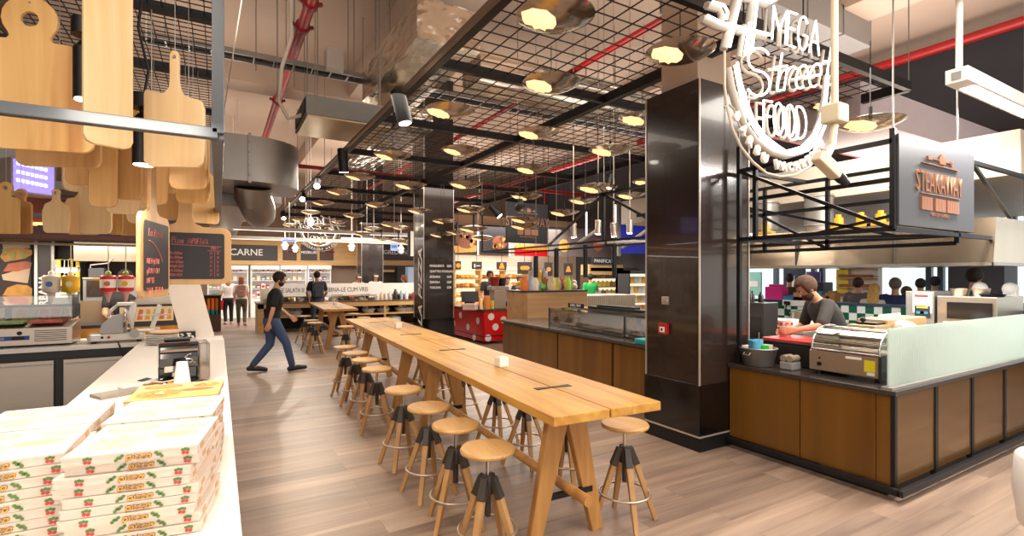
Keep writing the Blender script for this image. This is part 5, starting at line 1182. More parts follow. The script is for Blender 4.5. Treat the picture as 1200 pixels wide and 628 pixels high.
BOARDS = [ # px, top, bottom, width px, distance, style, yaw, wood, words
 (36, -4, 176, 124, 2.6, 'round', 6, 1, 'biggest cutting board with a round pierced head, at the upper left'),
 (70, 60, 196, 84, 3.0, 'rect', 2, 2, 'warm brown cutting board just behind and below the biggest one'),
 (127, -60, 172, 36, 2.42, 'rect', 48, 0, 'narrow cutting board turned edgewise behind the lower frame rail'),
 (205, 60, 196, 66, 2.75, 'paddle', -6, 0, 'pale paddle shaped cutting board with a thin long handle beside the frame post'),
 (121, 90, 243, 27, 3.2, 'rect', 12, 1, 'long knotty cutting board with a dark streak down its middle'),
 (151, 110, 234, 30, 3.3, 'rect', -10, 2, 'tall cutting board left of the black pendant lamp'),
 (143, 160, 251, 17, 3.7, 'rect', 35, 0, 'thin pale cutting board seen between the streaked board and the pendant'),
 (180, 150, 240, 26, 3.4, 'rect', 20, 2, 'cutting board hanging directly below the pendant lamp'),
 (221, 130, 222, 40, 3.1, 'rect', -4, 2, 'warm cutting board behind the pale paddle, near the frame corner'),
 (226, 140, 238, 36, 3.6, 'rect', -4, 1, 'cutting board second behind the pale paddle'),
 (92, 130, 217, 22, 3.6, 'rect', 25, 2, 'small cutting board hanging right of the purple screen'),
 (90, 160, 225, 8, 4.0, 'rect', 60, 0, 'thin edgewise cutting board just under the small one by the purple screen'),
 (7, 213, 274, 27, 3.9, 'round', 0, 1, 'round headed cutting board at the far left, above the sandwich poster'),
 (25, 221, 274, 24, 4.1, 'round', -10, 2, 'round headed cutting board second at the far left'),
 (66, 222, 273, 27, 3.8, 'bottle', 0, 0, 'bottle shaped pale cutting board alone below the purple screen'),
 (98, 225, 275, 36, 4.3, 'rect', 5, 2, 'broad cutting board half hidden in the lowest row'),
 (112, 210, 274, 34, 4.0, 'rect', -3, 0, 'pale cutting board with a knot near its foot in the lowest row'),
 (134, 235, 275, 16, 4.6, 'rect', 12, 1, 'streaky small cutting board right of the knotted pale one'),
 (152, 220, 276, 26, 4.9, 'rect', 0, 2, 'low hanging cutting board just left of the chalkboards'),
 (165, 215, 262, 14, 4.4, 'rect', 30, 0, 'slim lit cutting board left of the chalkboard handle'),
 (199, 190, 258, 42, 5.0, 'round', 15, 2, 'rounded cutting board seen behind the chalkboard handles'),
 (240, 195, 262, 26, 4.9, 'rect', 50, 1, 'cutting board turned sideways in the corner behind the frame'),
 (185, 165, 226, 40, 4.6, 'paddle', 10, 1, 'paddle shaped cutting board deep behind the pendant lamp'),
 (232, 175, 232, 20, 4.2, 'rect', -20, 0, 'small light cutting board below the paddle with the thin handle'),
]
for (px, ty, by, wpx, zc, style, yaw, wd, words) in BOARDS:
    pt = ond(px, ty, zc); pbm = ond(px, by, zc); h = pt.z-pbm.z; w = wpx*zc/F/max(.5, math.cos(math.radians(abs(yaw)*.8)))
    if yaw >= 30: w = max(w, .2)
    face = math.atan2(-pbm.x, pbm.y)*.0
    t = thing('cutting_board', words+(' among the hanging boards' if len(words.split()) < 12 else ''), 'cutting board', (pbm.x, pbm.y, pbm.z), math.radians(yaw-18), 'cutting boards hung over the pizza counter')
    ol, ho = outline(style, w, h)
    b = B(); b.prism(ol, .022, basis((0, .011, 0), (1, 0, 0), (0, 0, 1)), 0, ho); b.out('board', m_b[wd], t, bev=.003, segs=1)
    b = B(); b.tube([(0, 0, h-.03), (0, 0, FZ1-pbm.z)], .002, 4); b.ell((0, -.012, h-.035), .006, 6); b.out('chain', m_steel2, t)
# chalkboards
def chalkboard(lab, o, u, w, h, lines, neck=.14):
    """o lower left corner, u horizontal direction"""
    a = math.atan2(u[1], u[0])
    t = thing('chalkboard', lab, 'chalkboard', o, a, 'board shaped chalkboards')
    f = basis((0, .02, 0), (1, 0, 0), (0, 0, 1))
    ol = rrect(0, 0, w, h, .07)
    cx = w*.42; k = .05
    i = next(j for j in range(len(ol)) if ol[j][1] > h-1e-6)
    nk = [(cx+k*2.4, h), (cx+k*1.3, h+.03), (cx+k, h+.08), (cx+k, h+neck+.2), (cx-k, h+neck+.2), (cx-k, h+.08), (cx-k*1.3, h+.03), (cx-k*2.4, h)]
    top = [p for p in ol]
    j = [n for n in range(len(ol)) if abs(ol[n][1]-h) < 1e-6]
    ol2 = ol[:j[0]+1]+nk+ol[j[0]+1:]
    b = B(); b.prism(ol2, .022, f); b.out('wooden_frame', wood('frame_wood', '#b58a58', '#c79d6b', 2, 'z', .5), t, bev=.003)
    b = B(); b.prism(rrect(.05, .045, w-.05, h-.05, .02), .003, tr(0, -.003, 0) @ f @ tr(0, 0, .022)); slate = b.out('slate', mat('slate_black', '#1f1b1f', .6, var=.25, scale=7), t)
    b = B(); m = basis((0, -.0075, 0), (1, 0, 0), (0, 0, 1))
    lines(b, m, w, h)
    b.out('chalk_writing', mat('pink_chalk', '#c46a63', .9), slate)
    b = B(); b.tube([(cx, .01, h+neck+.18), (cx, .01, FZ1-o[2])], .003, 5); b.out('chain', m_steel2, t)
    return t
def lines_right(b, m, w, h):
    st, ww = strokes('PizzA NAPOLETANA', .045, .14, 0, 0, .08, .62)
    chalk(b, 'Pi', .05, .145, h-.135, m, .0015, sx=.6); chalk(b, 'zza', .042, .18, h-.135, m, .0015, sx=.62); chalk(b, 'NAPOlETANA', .044, .25, h-.137, m, .0015, sx=.46, skew=-.03)
    b.tube([m @ Vector((.14, h-.145, .001)), m @ Vector((w-.07, h-.16, .001))], .0018, 4)
    chalk(b, 'PRET', .026, w-.145, h-.185, m, .0016, sx=.7); b.tube([m @ Vector((w-.17, h-.192, .001)), m @ Vector((w-.075, h-.195, .001))], .0014, 4)
    rows = ['gHERITA (22/32cm)', 'MONACA (22/32cm)', 'TOSCANA (33/32cm)', 'TO e FUNgHI (33/32)', 'SICIlIANA (22/32cm)', 'TO SPECIAl (22/32)']
    pr = [('22', '19'), ('23', '18'), ('24', '16'), ('21', '15'), ('26', '17'), ('27', '16')]
    for k, (r, p) in enumerate(zip(rows, pr)):
        v = h-.225-k*.031*1.0-(.004*k)
        chalk(b, r, .021, .1, v, m, .0011, sx=.52, skew=-.02); chalk(b, p[0], .022, w-.155, v, m, .0011, sx=.7); chalk(b, p[1], .022, w-.105, v, m, .0011, sx=.7)
    b.tube([m @ Vector((w-.12, h-.2, .001)), m @ Vector((w-.122, .06, .001))], .0013, 4)
def lines_left(b, m, w, h):
    chalk(b, 'La PizzA', .045, .12, h-.14, m, .0013, sx=1.3); b.tube([m @ Vector((.12+.03*k, h-.17-.0015*k*k, .001)) for k in range(10)], .003, 5)
    for k, r in enumerate(('AlERgENI', 'gRAU OU', 'lAPTE', 'SOIA TElINA')): chalk(b, r, .032, .085, h-.31-k*.06, m, .0011, sx=1.5)
q0 = (-.394, 3.64, 1.515); q1 = (-.29, 4.2)
chalkboard('chalkboard facing the aisle, nearer the camera and turned sideways', q0, (q1[0]-q0[0], q1[1]-q0[1]), .57, .52, lines_left)
zr = 4.25; pr_ = ond(271, 333, zr)
chalkboard('chalkboard with the pizza price list facing the camera, at the frame corner', (pr_.x-.56, pr_.y, pr_.z), (1, -.0), .56, .47, lines_right, .2)
# pendant spots over the counter
def pendant(lab, px, ty, by, zc, r, pw):
    p = ond(px, ty, zc); q = ond(px, by, zc); L = p.z-q.z
    t = thing('pendant_spot', lab, 'pendant lamp', (p.x, p.y, p.z), 0, 'black pendant spots over the pizza counter')
    b = B(); b.cyl((0, 0, 0), (0, 0, -L*.12), r*.5, r, n=20); b.cyl((0, 0, -L*.12), (0, 0, -L), r, n=24); b.out('lamp_body', m_black, t, smooth=40)
    b = B(); b.tube([(0, 0, -L-.001), (0, 0, -L-.004)], r*.88, 24); b.out('lens', glow('pendant_lens', '#fff1dd', 16), t)
    b = B(); b.cyl((0, 0, .03), (0, 0, .11), r*1.15, n=20); b.cyl((0, 0, 0), (0, 0, .03), r*.4, n=12); b.tube([(0, 0, .11), (.02, 0, .25), (-.03, .02, .5), (0, 0, FZ1-p.z)], .008, 6); b.bar((r*.7, 0, -L*.35), (r*1.05, 0, .06), .02); b.out('mount', m_black, t, smooth=40)
    l = bpy.data.lights.new('pendant', 'SPOT'); l.energy = pw; l.spot_size = math.radians(95); l.spot_blend = .6; l.color = (1, .87, .7); l.shadow_soft_size = .05
    o = bpy.data.objects.new('pendant_light', l); COL.objects.link(o); o.location = (p.x, p.y, q.z-.03)
pendant('big black pendant spot lamp at the upper left, beside the edgewise board', 101, 50, 117, 2.5, .052, 60)
pendant('smaller black pendant spot lamp with a glowing end among the boards', 169, 134, 193, 2.9, .058, 60)
# purple lit menu screen
t = thing('menu_screen', 'hanging menu screen glowing violet behind the boards at the upper left', 'screen', ond(40, 205, 6.2), math.radians(38))
b = B(); b.box(-.22, 0, -.24, .22, .3, .18); b.out('casing', mat('casing_grey', '#b3a9a2', .5), t, bev=.006)
b = B(); b.box(-.2, -.004, -.22, .2, 0, .16); b.out('display', glow('screen_violet', '#3a2fd0', 1.3), t)
b = B()
for j in range(3):
    for k in range(7): b.box(-.17+k*.045, -.007, .09-j*.1-k*.004, -.14+k*.045, -.004, .13-j*.1-k*.004)
b.out('screen_text', glow('screen_text', '#c9d2ff', 1.5), t)
b = B(); b.tube([(0, .15, .18), (0, .15, CEIL-t.location.z)], .012, 6); b.out('hanger', m_galv, t)
# ================================================================= round neon sign
NY = 2.3
def nz(px, py, dy=0.): q = ony(px, py, NY); return Vector((q.x, q.y+dy, q.z))
NO = nz(912, 110); 
t = neon = thing('neon_sign', 'round white neon sign with glowing lettering hung at the top right of the picture', 'neon sign', NO)
m_neon = glow('neon_tube', '#fffaf2', 2.6); m_chan = mat('neon_channel', '#b9b1a8', .4, var=0)
def neon_part(name, paths, r, m, dy=0., n=6):
    b = B()
    for pl in paths: b.tube([nz(x, y, dy)-NO for x, y in pl], r, n)
    return b.out(name, m, t, smooth=60)
def lettered(s, bl, br, tl, gap=.18, slant=0., sx=None):
    """strokes mapped to the sign's plane between baseline left/right and top left (pixels)"""
    st, w = strokes(s, 1., gap, 0, 0, slant)
    out = []
    for pl in st:
        out.append([(bl[0]+(br[0]-bl[0])*x/w+(tl[0]-bl[0])*y, bl[1]+(br[1]-bl[1])*x/w+(tl[1]-bl[1])*y) for x, y in pl])
    return out
MEGA = lettered('MEGA', (903, 47), (958, 66), (905, 8), .12)
STREET = lettered('S', (872, 112), (900, 114), (874, 56), .1)+lettered('treet', (903, 108), (972, 100), (908, 66), .05, .05)
FOOD = lettered('FOOD', (893, 155), (943, 164), (893, 118), .1)
for nm, L in (('word_top', MEGA), ('word_middle', STREET), ('word_bottom', FOOD)):
    neon_part(nm+'_backing', L, .014, m_chan, .05); neon_part(nm+'_tube', L, .008, m_neon, -.012)
# knife and fork style mark, upper left
MARK = [[(868, -14), (852, 56)], [(886, -14), (878, 62)], [(826, 20), (842, 28), (900, 42)], [(832, 4), (846, 8), (850, 16), (848, 24)], [(866, -6), (900, 4), (912, -2)], [(876, 28), (870, 66)]]
neon_part('mark_backing', MARK[:4], .028, m_chan, .03); neon_part('mark_backing', MARK[4:], .022, m_chan, .03); neon_part('mark_tube', MARK, .011, m_neon, -.02)
RING = [(857, 78), (861, 100), (867, 122), (876, 145), (889, 164), (906, 177), (924, 182), (942, 177), (956, 163), (965, 142), (970, 118), (973, 88)]
neon_part('ring_backing', [RING], .03, m_chan, .03); neon_part('ring_tube', [RING], .012, m_neon, -.03); neon_part('ring_tube', [[(x+(4 if x < 915 else -6), y-4) for x, y in RING]], .010, m_neon, -.02)
OUT = [(849, 60), (849, 100), (852, 125), (858, 150), (868, 172), (882, 190), (898, 203), (914, 207), (932, 205), (948, 196), (962, 178)]
neon_part('outer_frame', [OUT], .010, mat('frame_cream', '#d9ccb8', .5), 0)
neon_part('outer_frame', [[(849, 126), (854, 122), (860, 128), (866, 146), (876, 164)]], .008, m_chan, 0)
for ch, x, y, rot in (('B', 858, 140, -62), ('A', 866, 156, -50), ('R', 874, 170, -44), ('B', 883, 181, -36), ('U', 892, 190, -26), ('V', 907, 198, -12), ('A', 915, 200, -5), ('C', 923, 200.5, 4), ('A', 931, 199, 14), ('R', 938.5, 196, 24), ('E', 945, 192, 33), ('S', 950.5, 187, 42), ('C', 955.5, 181, 52), ('U', 960, 173, 60)):
    p = nz(x, y, -.02)-NO
    text(ch, .085, basis(p, (1, 0, 0), (0, 0, 1)) @ rz(math.radians(rot*.75)), 'street_name_letter', mat('letter_cream', '#f0e9dd', .5), t, .012, 'CENTER', .006)
b = B()
for px in (880, 950): p = nz(px, 20, .06)-NO; b.tube([p, (p.x, p.y, CEIL-NO.z)], .006, 5)
p = nz(978, 60, .05)-NO; b.bar(nz(862, 100, .05)-NO, nz(972, 100, .05)-NO, .015); b.bar(nz(905, 60, .05)-NO, nz(972, 75, .05)-NO, .012)
b.out('support_bar', m_black, t)
far = dup(neon, ony(376, 275, 17.4), math.radians(180+4), 'white neon sign seen reversed from behind, far away above the meat hall'); far.scale = (.95, .95, .85)
# ================================================================= meat hall at the far end
YM = 22.7
m_pine = wood('pine_fascia', '#c89a5f', '#dcb67c', 1.5, 'x', .5)
def rect(px0, py0, px1, py1, Y):
    a = ony(px0, (py0+py1)/2, Y); c = ony(px1, (py0+py1)/2, Y); zt = (ony(px0, py0, Y).z+ony(px1, py0, Y).z)/2; zb = (ony(px0, py1, Y).z+ony(px1, py1, Y).z)/2
    return a.x, zb, c.x, zt
def slab(name, px0, py0, px1, py1, Y, d, m, par=None, off=0.):
    x0, z0, x1, z1 = rect(px0, py0, px1, py1, Y); b = B(); b.box(x0, Y-off-d, z0, x1, Y-off, z1); return b.out(name, m, par)
t = thing('meat_counter_fascia', 'long pine fascia with dark name boards above the meat fridges', 'fascia', (0, 0, 0))
slab('fascia_board', 236, 283, 492, 311, YM, .12, m_pine, t)
for a, c, s, h in ((250, 325, 'CARNE', .36), (352, 371, 'MEZELURI', .14), (437, 487, 'INGREDIENTE', .26)):
    d = slab('name_board', a, 287, c, 305, YM, .03, mat('board_slate', '#3f3a3a', .5), t, .12); x0, z0, x1, z1 = rect(a, 287, c, 305, YM)
    text(s, h, basis(((x0+x1)/2, YM-.152, (z0+z1)/2-h*.3), (1, 0, 0), (0, 0, 1)), 'board_lettering', m_white, t, .004, 'CENTER', .004)
for a, c in ((331, 347), (374, 390)):
    slab('picture_board', a, 287, c, 305, YM, .03, mat('picture_dark', '#4a3430', .5, var=.3, scale=2), t, .12)
    x0, z0, x1, z1 = rect(a, 287, c, 305, YM); b = B()
    for k in range(5): b.prism([(x0+.1+k*.09, z0+.35), (x0+.2+k*.09, z0+.3), (x0+.3+k*.08, z1-.3), (x0+.18+k*.08, z1-.22)], .01, basis((0, YM-.152, 0), (1, 0, 0), (0, 0, 1)))
    b.out('meat_picture', mat('photo_meat', '#a3482f', .5, var=.4, scale=6), t)
m_fr_w = mat('fridge_white', '#eee8e2', .4, emit='#fff4ea', es=.12)
packs = [mat('pack_red', '#b23a41', .4), mat('pack_pink', '#cf8d92', .4), mat('pack_purple', '#7d6592', .4), mat('pack_white', '#ebe2dc', .4), mat('pack_cream', '#d9c3a0', .4), mat('pack_green', '#7e9460', .4)]
fl = [(243, 262, 'first from the left'), (265, 291, 'second from the left'), (294, 327, 'third from the left, under the meat name board'), (329, 359, 'fourth from the left'), (361, 388, 'last on the right')]
PK = {}
for a, c, words in fl:
    t = thing('meat_fridge', 'tall lit meat fridge, '+words, 'fridge', (0, 0, 0), 0, 'lit meat fridges on the far wall')
    x0, z0, x1, z1 = rect(a, 311, c, 358, 22.4)
    b = B(); b.box(x0, 22.4, 0, x1, 22.95, .75); b.box(x0, 22.9, .75, x1, 22.95, z1); b.box(x0, 22.3, z1-.16, x1, 22.95, z1); b.box(x0, 22.4, .75, x0+.04, 22.95, z1); b.box(x1-.04, 22.4, .75, x1, 22.95, z1); b.out('cabinet', m_fr_w, t)
    for k in range(4):
        z = .78+k*.33; b = B(); b.box(x0+.04, 22.42, z, x1-.04, 22.9, z+.025); b.out('shelf', m_white, t)
        n = max(3, int((x1-x0)/.2))
        for j in range(n):
            xx = x0+.1+j*(x1-x0-.15)/n; mi = R.randrange(6); h = R.uniform(.12, .22)
            if mi not in PK:
                b = B(); b.box(-.07, -.09, 0, .07, .09, .16); b.box(-.05, -.093, .03, .05, -.09, .1, 1); PK[mi] = b.out('meat_pack', [packs[mi], packs[3 if mi != 3 else 0]]); o = PK[mi]
            else: o = PK[mi].copy(); COL.objects.link(o)
            tag(o, 'small %s meat pack on a shelf of the far lit fridges' % ['red', 'pink', 'purple', 'white', 'cream', 'green'][mi], 'pack', '%s packs in the far meat fridges' % ['red', 'pink', 'purple', 'white', 'cream', 'green'][mi]); o.location = (xx, 22.55, z+.026); o.scale = (1, 1, h/.16)
# linear lamps and hanging rails in the hall
for i, (px, py, Y, L, lab) in enumerate(((255, 279, 17, 7, 'long pale light rail across the meat hall, lower one'), (258, 268, 15.5, 6, 'long pale light rail across the meat hall, upper one'), (400, 281, 19, 6, 'long pale light rail in front of the far black pillar'))):
    p = ony(px, py, Y); t = thing('light_rail', lab, 'lamp', p)
    b = B(); b.box(0, -.05, 0, L, .05, .09); b.out('rail_housing', m_white, t); b = B(); b.box(.3, -.04, -.006, L-.2, .04, 0); b.out('tube', glow('rail_glow', '#fff2de', 1.8), t)
    b = B()
    for k in range(4): b.tube([(.4+k*(L-.8)/3, 0, .09), (.4+k*(L-.8)/3, 0, CEIL-p.z)], .012, 5)
    b.out('hanger_rod', m_white, t)
for i, (px, py) in enumerate(((263, 284), (364, 262), (412, 291), (470, 294), (334, 290), (346, 293))):
    p = ond(px, py, 15+i*.7); t = thing('globe_spot', 'small glowing white spot lamp far off, ' + ['beside the price chalkboard', 'under the reversed neon sign', 'left of the far black pillar', 'right of the far black pillar', 'in front of the meat picture', 'left of the reversed neon letters'][i], 'spot lamp', p)
    b = B(); b.ell((0, 0, 0), .08, 12); b.out('bulb', glow('bulb_glow', '#ffe6c0', 14 if i == 2 else 7), t); b = B(); b.tube([(0, 0, .1), (0, 0, CEIL-p.z)], .015, 6); b.lathe([(.02, .22), (.12, .08), (.125, .06)], 14); b.out('stem', m_white, t)
for i, (px, py, w, h) in enumerate(((339, 281.5, 17, 3), (462, 289, 8, 9))):
    p = ond(px, py, 14.5); s = 14.5/F; b = B(); b.box(-w*s/2, -.03, -h*s/2, w*s/2, .03, h*s/2); b.box(-w*s*.4, -.036, -h*s*.2, w*s*.4, -.03, h*s*.2, 1); o = tag(b.out('aisle_sign', [glow('aisle_blue', '#4f86ff', 1.6), m_white]), ['flat blue lit aisle sign under the reversed neon sign', 'small blue lit aisle sign right of the far black pillar'][i], 'sign'); o.location = p; o.rotation_euler = (0, 0, -.4)
    b = B(); b.tube([(0, 0, h*s/2), (0, 0, CEIL-p.z)], .01, 5); b.out('hanger', m_white, o)
# white sign boxes near pillar two
for i, (a, c0, c, d) in enumerate(((481, 271, 489, 300), (521, 265, 531, 298))):
    Y = 14+i*1.5; x0, z0, x1, z1 = rect(a, c0, c, d, Y); t = thing('light_box_sign', ['plain white hanging light box left of the lettered black pillar', 'plain white hanging light box right of the lettered black pillar'][i], 'sign', (0, 0, 0))
    b = B(); b.box(x0, Y, z0, x1, Y+.12, z1); b.out('box', mat('lightbox', '#f1e4d4', .5, emit='#ffeeda', es=.35), t); b = B(); b.box(x0-.05, Y-.0, z0, x0, Y+.12, z1); b.tube([((x0+x1)/2, Y+.06, z1), ((x0+x1)/2, Y+.06, CEIL)], .012, 5); b.out('frame', m_black, t)
# ================================================================= salad counter
SY = 16.0
t = thing('salad_counter', 'long pine salad counter with open shelves beyond the far table', 'counter', (0, 0, 0))
b = B(); b.box(.95, SY, .83, 6.6, SY+1.1, .87); b.out('worktop', mat('counter_brown', '#6d5641', .35), t)
b = B(); b.box(.97, SY+.01, .70, 6.6, SY+.04, .83); b.box(.97, SY+.01, 0, 1.13, SY+1.05, .83); b.out('pine_front', m_pine, t)
b = B(); b.box(1.13, SY+.02, .42, 6.6, SY+.9, .46); b.out('lower_shelf', m_pine, t)
b = B(); b.box(1.13, SY+.92, 0, 6.6, SY+1.0, .7); b.box(1.13, SY+.1, 0, 6.6, SY+.9, .08); b.out('back_panel', mat('shelf_dark', '#40352e', .6), t)
b = B()
for x in (3.0, 4.6, 5.65): b.box(x, SY+.04, .08, x+.06, SY+.1, .7)
b.out('post', m_pine, t)
t = thing('sneeze_guard', 'white lettered guard board over the salad counter', 'guard', (0, 0, 0))
x0, z0, x1, z1 = rect(316, 332, 480, 345, SY+.5)
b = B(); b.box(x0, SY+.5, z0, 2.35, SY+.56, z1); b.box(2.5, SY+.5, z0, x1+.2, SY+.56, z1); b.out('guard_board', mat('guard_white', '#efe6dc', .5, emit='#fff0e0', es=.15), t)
b = B()
for x in (x0+.05, 2.42, 4.0, x1): b.box(x, SY+.54, .87, x+.04, SY+.58, z1)
b.box(x0, SY+.3, z0-.05, x1+.2, SY+.75, z0-.03); b.out('guard_post', m_steel2, t)
text('ALEGE SALATA SI', .19, basis((x0+.05, SY+.497, z0+.09), (1, 0, 0), (0, 0, 1)), 'guard_lettering', m_dark, t, .002, 'LEFT', .0, .62)
text('COMBINA-LE CUM VREI', .2, basis((2.62, SY+.497, z0+.09), (1, 0, 0), (0, 0, 1)), 'guard_lettering', m_dark, t, .002, 'LEFT', .0, .75)
fc = ['#7d9c3d', '#c8452f', '#e6c452', '#efe7d8', '#b06a37', '#d98a7a', '#5c7d33']
for k in range(16):
    x = 1.25+k*.3
    t = thing('salad_bowl', 'steel bowl of salad, %s from the left on the pine salad counter' % ORD[k], 'bowl', (x, SY+.3+(.12 if k % 2 else 0), .87), 0, 'salad bowls on the counter')
    b = B(); b.lathe([(0, 0), (.08, 0), (.125, .08), (.13, .085), (.12, .085), (.075, .01), (0, .01)], 18); b.out('bowl', m_steel if k % 3 else m_white, t, smooth=40)
    b = B()
    for j in range(9): b.ell((R.uniform(-.07, .07), R.uniform(-.07, .07), .075+R.uniform(0, .03)), R.uniform(.025, .04), 7)
    f = b.out('salad', mat('food%d' % (k % 7), fc[k % 7], .6, var=.3, scale=15), t); f['kind'] = 'stuff'
for i, (x, w, h, m) in enumerate(((1.55, .45, .32, 'card_cream'), (2.05, .5, .28, 'card_cream'), (3.45, .36, .26, 'card_cream'), (1.08, .5, .4, 'card_cream'))):
    b = B(); b.prism([(0, 0), (.1, 0), (.06, h)], w, basis((x, SY+.62, .87), (0, 1, 0), (0, 0, 1))); o = tag(b.out('menu_card', mat(m, '#efe3cf', .6)), 'blank cream menu card standing on the salad counter, %s' % ['left of the first guard post', 'beside the backpack man', 'right of the backpack man', 'at the left end of the counter'][i], 'card')
for i, (px, c, h, r, lab) in enumerate(((447, '#d8c3a3', .26, .06, 'cream jug'), (452, '#e8e2d6', .24, .05, 'white jug'), (457, '#dfd7c7', .27, .05, 'pale bottle'), (463, '#2c2b30', .34, .07, 'black flask'), (470, '#a9bfcf', .3, .05, 'pale blue bottle'), (476, '#e4e3e0', .26, .06, 'white tub'), (484, '#bd2b2b', .22, .09, 'red box tub'), (442, '#efe6da', .2, .06, 'short white jar'))):
    q = ony(px, 350, SY+.25); b = B(); b.lathe([(0, 0), (r, 0), (r, h*.7), (r*.55, h*.85), (r*.5, h), (0, h)], 16); o = tag(b.out('bottle', mat('jar'+c, c, .35), smooth=40), lab+' standing at the right end of the pine salad counter', 'bottle'); o.location = (q.x, SY+.22, .87)
for i, px in enumerate((432, 449, 470, 478, 346, 333)):
    q = ony(px, 370, SY+.4); b = B(); b.lathe([(0, 0), (.16, 0), (.22, .12), (.2, .14), (.14, .03), (0, .03)], 16)
    for j in range(8): b.ell((R.uniform(-.12, .12), R.uniform(-.1, .1), .13+R.uniform(0, .06)), R.uniform(.05, .08), 8)
    o = tag(b.out('bagged_dishes', [mat('plastic_clear', '#cfcac6', .2)], smooth=40), 'clear bagged tubs on the lower shelf of the salad counter, '+['third from the left', 'fourth from the left', 'fifth from the left', 'last on the right', 'second from the left', 'first on the left'][i], 'tubs'); o.location = (q.x, SY+.4, .46)
b = B(); b.lathe([(0, 0), (.2, 0), (.26, .1), (.24, .22), (.1, .28), (0, .28)], 16); o = tag(b.out('white_sack', m_white, smooth=40), 'white sack on the floor shelf beside the lettered pillar', 'sack'); o.location = (5.0, SY+.4, .08)
# kitchen nook right of the far pillar
t = thing('kitchen_nook', 'dark kitchen opening with shelves right of the far black pillar', 'kitchen unit', (0, 0, 0))
x0, z0, x1, z1 = rect(437, 311, 488, 350, 22.2)
b = B(); b.box(x0, 22.3, 0, x1+.5, 22.5, z1); b.out('back', mat('nook_dark', '#3b322d', .6), t)
b = B(); b.box(x0, 22.0, z1-.3, x0+.9, 22.3, z1-.2); b.box(x0, 22.0, 1.2, x1, 22.3, 1.25); b.out('shelf', m_pine, t)
x0, z0, x1, z1 = rect(475, 313, 487, 345, 22.0); b = B(); b.box(x0, 21.6, 0, x1+.3, 22.0, z1); b.out('blue_fridge', mat('fridge_blue', '#a9bcd0', .4, emit='#cfe0f2', es=.2), t)
x0, z0, x1, z1 = rect(464, 313, 473, 345, 21.9); b = B(); b.box(x0, 21.7, 0, x1, 22.0, z1); b.out('tall_cabinet', m_dark, t)
# ================================================================= bakery behind the red counter
YBK = 17.0
b = B(); b.box(7.3, YBK, 0, 13, YBK+.2, 3.9); struct(b.out('wall_bakery', mat('bakery_wall', '#c9b49c', .7, scale=2)))
t = thing('bakery_shelving', 'lit bakery shelving full of loaves behind the red counter', 'shelving', (0, 0, 0))
x0, z0, x1, z1 = rect(533, 312, 620, 352, YBK-.5)
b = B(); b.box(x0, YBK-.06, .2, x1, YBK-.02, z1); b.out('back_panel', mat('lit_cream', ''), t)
b = B()
for k in range(5): b.box(x0, YBK-.5, .55+k*.32, x1, YBK-.06, .58+k*.32)
for k in range(4): b.box(x0+k*(x1-x0-.05)/3, YBK-.5, .2, x0+k*(x1-x0-.05)/3+.05, YBK-.06, z1)
b.out('shelf', m_pine, t)
lv0 = {}
for k in range(4):
    for j in range(16):
        mi = R.choice((0, 0, 1, 2)); nm = ['golden', 'brown', 'pale'][mi]
        if mi not in lv0:
            b = B(); b.ell((0, 0, .07), (.11, .16, .08), 12)
            for s in (-.06, 0, .06): b.ell((0, s, .135), (.06, .012, .015), 8)
            lv0[mi] = b.out('bread_loaf', mat('loaf_'+nm, ['#d99a3c', '#9c5f2c', '#e6c688'][mi], .6, var=.25, scale=8), smooth=50); o = lv0[mi]
        else: o = lv0[mi].copy(); COL.objects.link(o)
        tag(o, '%s bread loaf on the bakery shelving behind the red counter' % nm, 'bread', '%s loaves on the bakery shelves' % nm); o.location = (x0+.18+j*(x1-x0-.3)/15.5, YBK-.3, .58+k*.32); o.scale = (1, 1, R.uniform(.9, 1.2)) if o is not lv0[mi] else (1, 1, 1)
# dark picture boards above the bakery
for i, (a, c0, c, d) in enumerate(((533, 264, 559, 297), (561, 264, 596, 298))):
    Y = YBK-.15; x0, z0, x1, z1 = rect(a, c0, c, d, Y); t = thing('food_poster', ['dark hanging picture board with a brown pastry, left of the white divider', 'dark hanging picture board with a burger, left of the small steak sign'][i], 'poster', (0, 0, 0))
    b = B(); b.box(x0, Y, z0, x1, Y+.06, z1); b.out('board', mat('poster_board', '#2f2827', .5), t)
    b = B(); f = basis((0, Y-.004, 0), (1, 0, 0), (0, 0, 1)); cx = (x0+x1)/2 if i == 0 else x0+(x1-x0)*.7; cz = z0+(z1-z0)*(.5 if i == 0 else .42); s = .42 if i == 0 else .32
    if i == 0: b.prism([(cx-.45, cz-.5), (cx+.4, cz-.45), (cx+.5, cz-.2), (cx-.5, cz-.25)], .004, f, 1)
    b.prism(circ(cx, cz, s, 18, s*.8), .008, f, 0)
    for k in range(9): b.prism(circ(cx+R.uniform(-.25, .25), cz+R.uniform(-.2, .2), R.uniform(.05, .1), 8), .012, f, 2 if k % 2 else 1)
    b.out('food_picture', [mat('photo_cake', '#8c4f2a', .5, var=.4, scale=5), mat('photo_bread', ''), mat('photo_choc', '#5a2f1c', .5)], t)
    b = B(); b.box(x1, Y-.02, z0-.05, x1+.07, Y+.06, z1+.5); b.out('divider', m_white, t)
x0, z0, x1, z1 = rect(533, 300, 622, 315, YBK-.02); b = B(); b.box(x0, YBK-.06, z0, x1, YBK-.02, z1); tag(b.out('bakery_header', mat('header_cream', '#e2d2c0', .6)), 'cream header panel above the bakery shelving', 'panel')
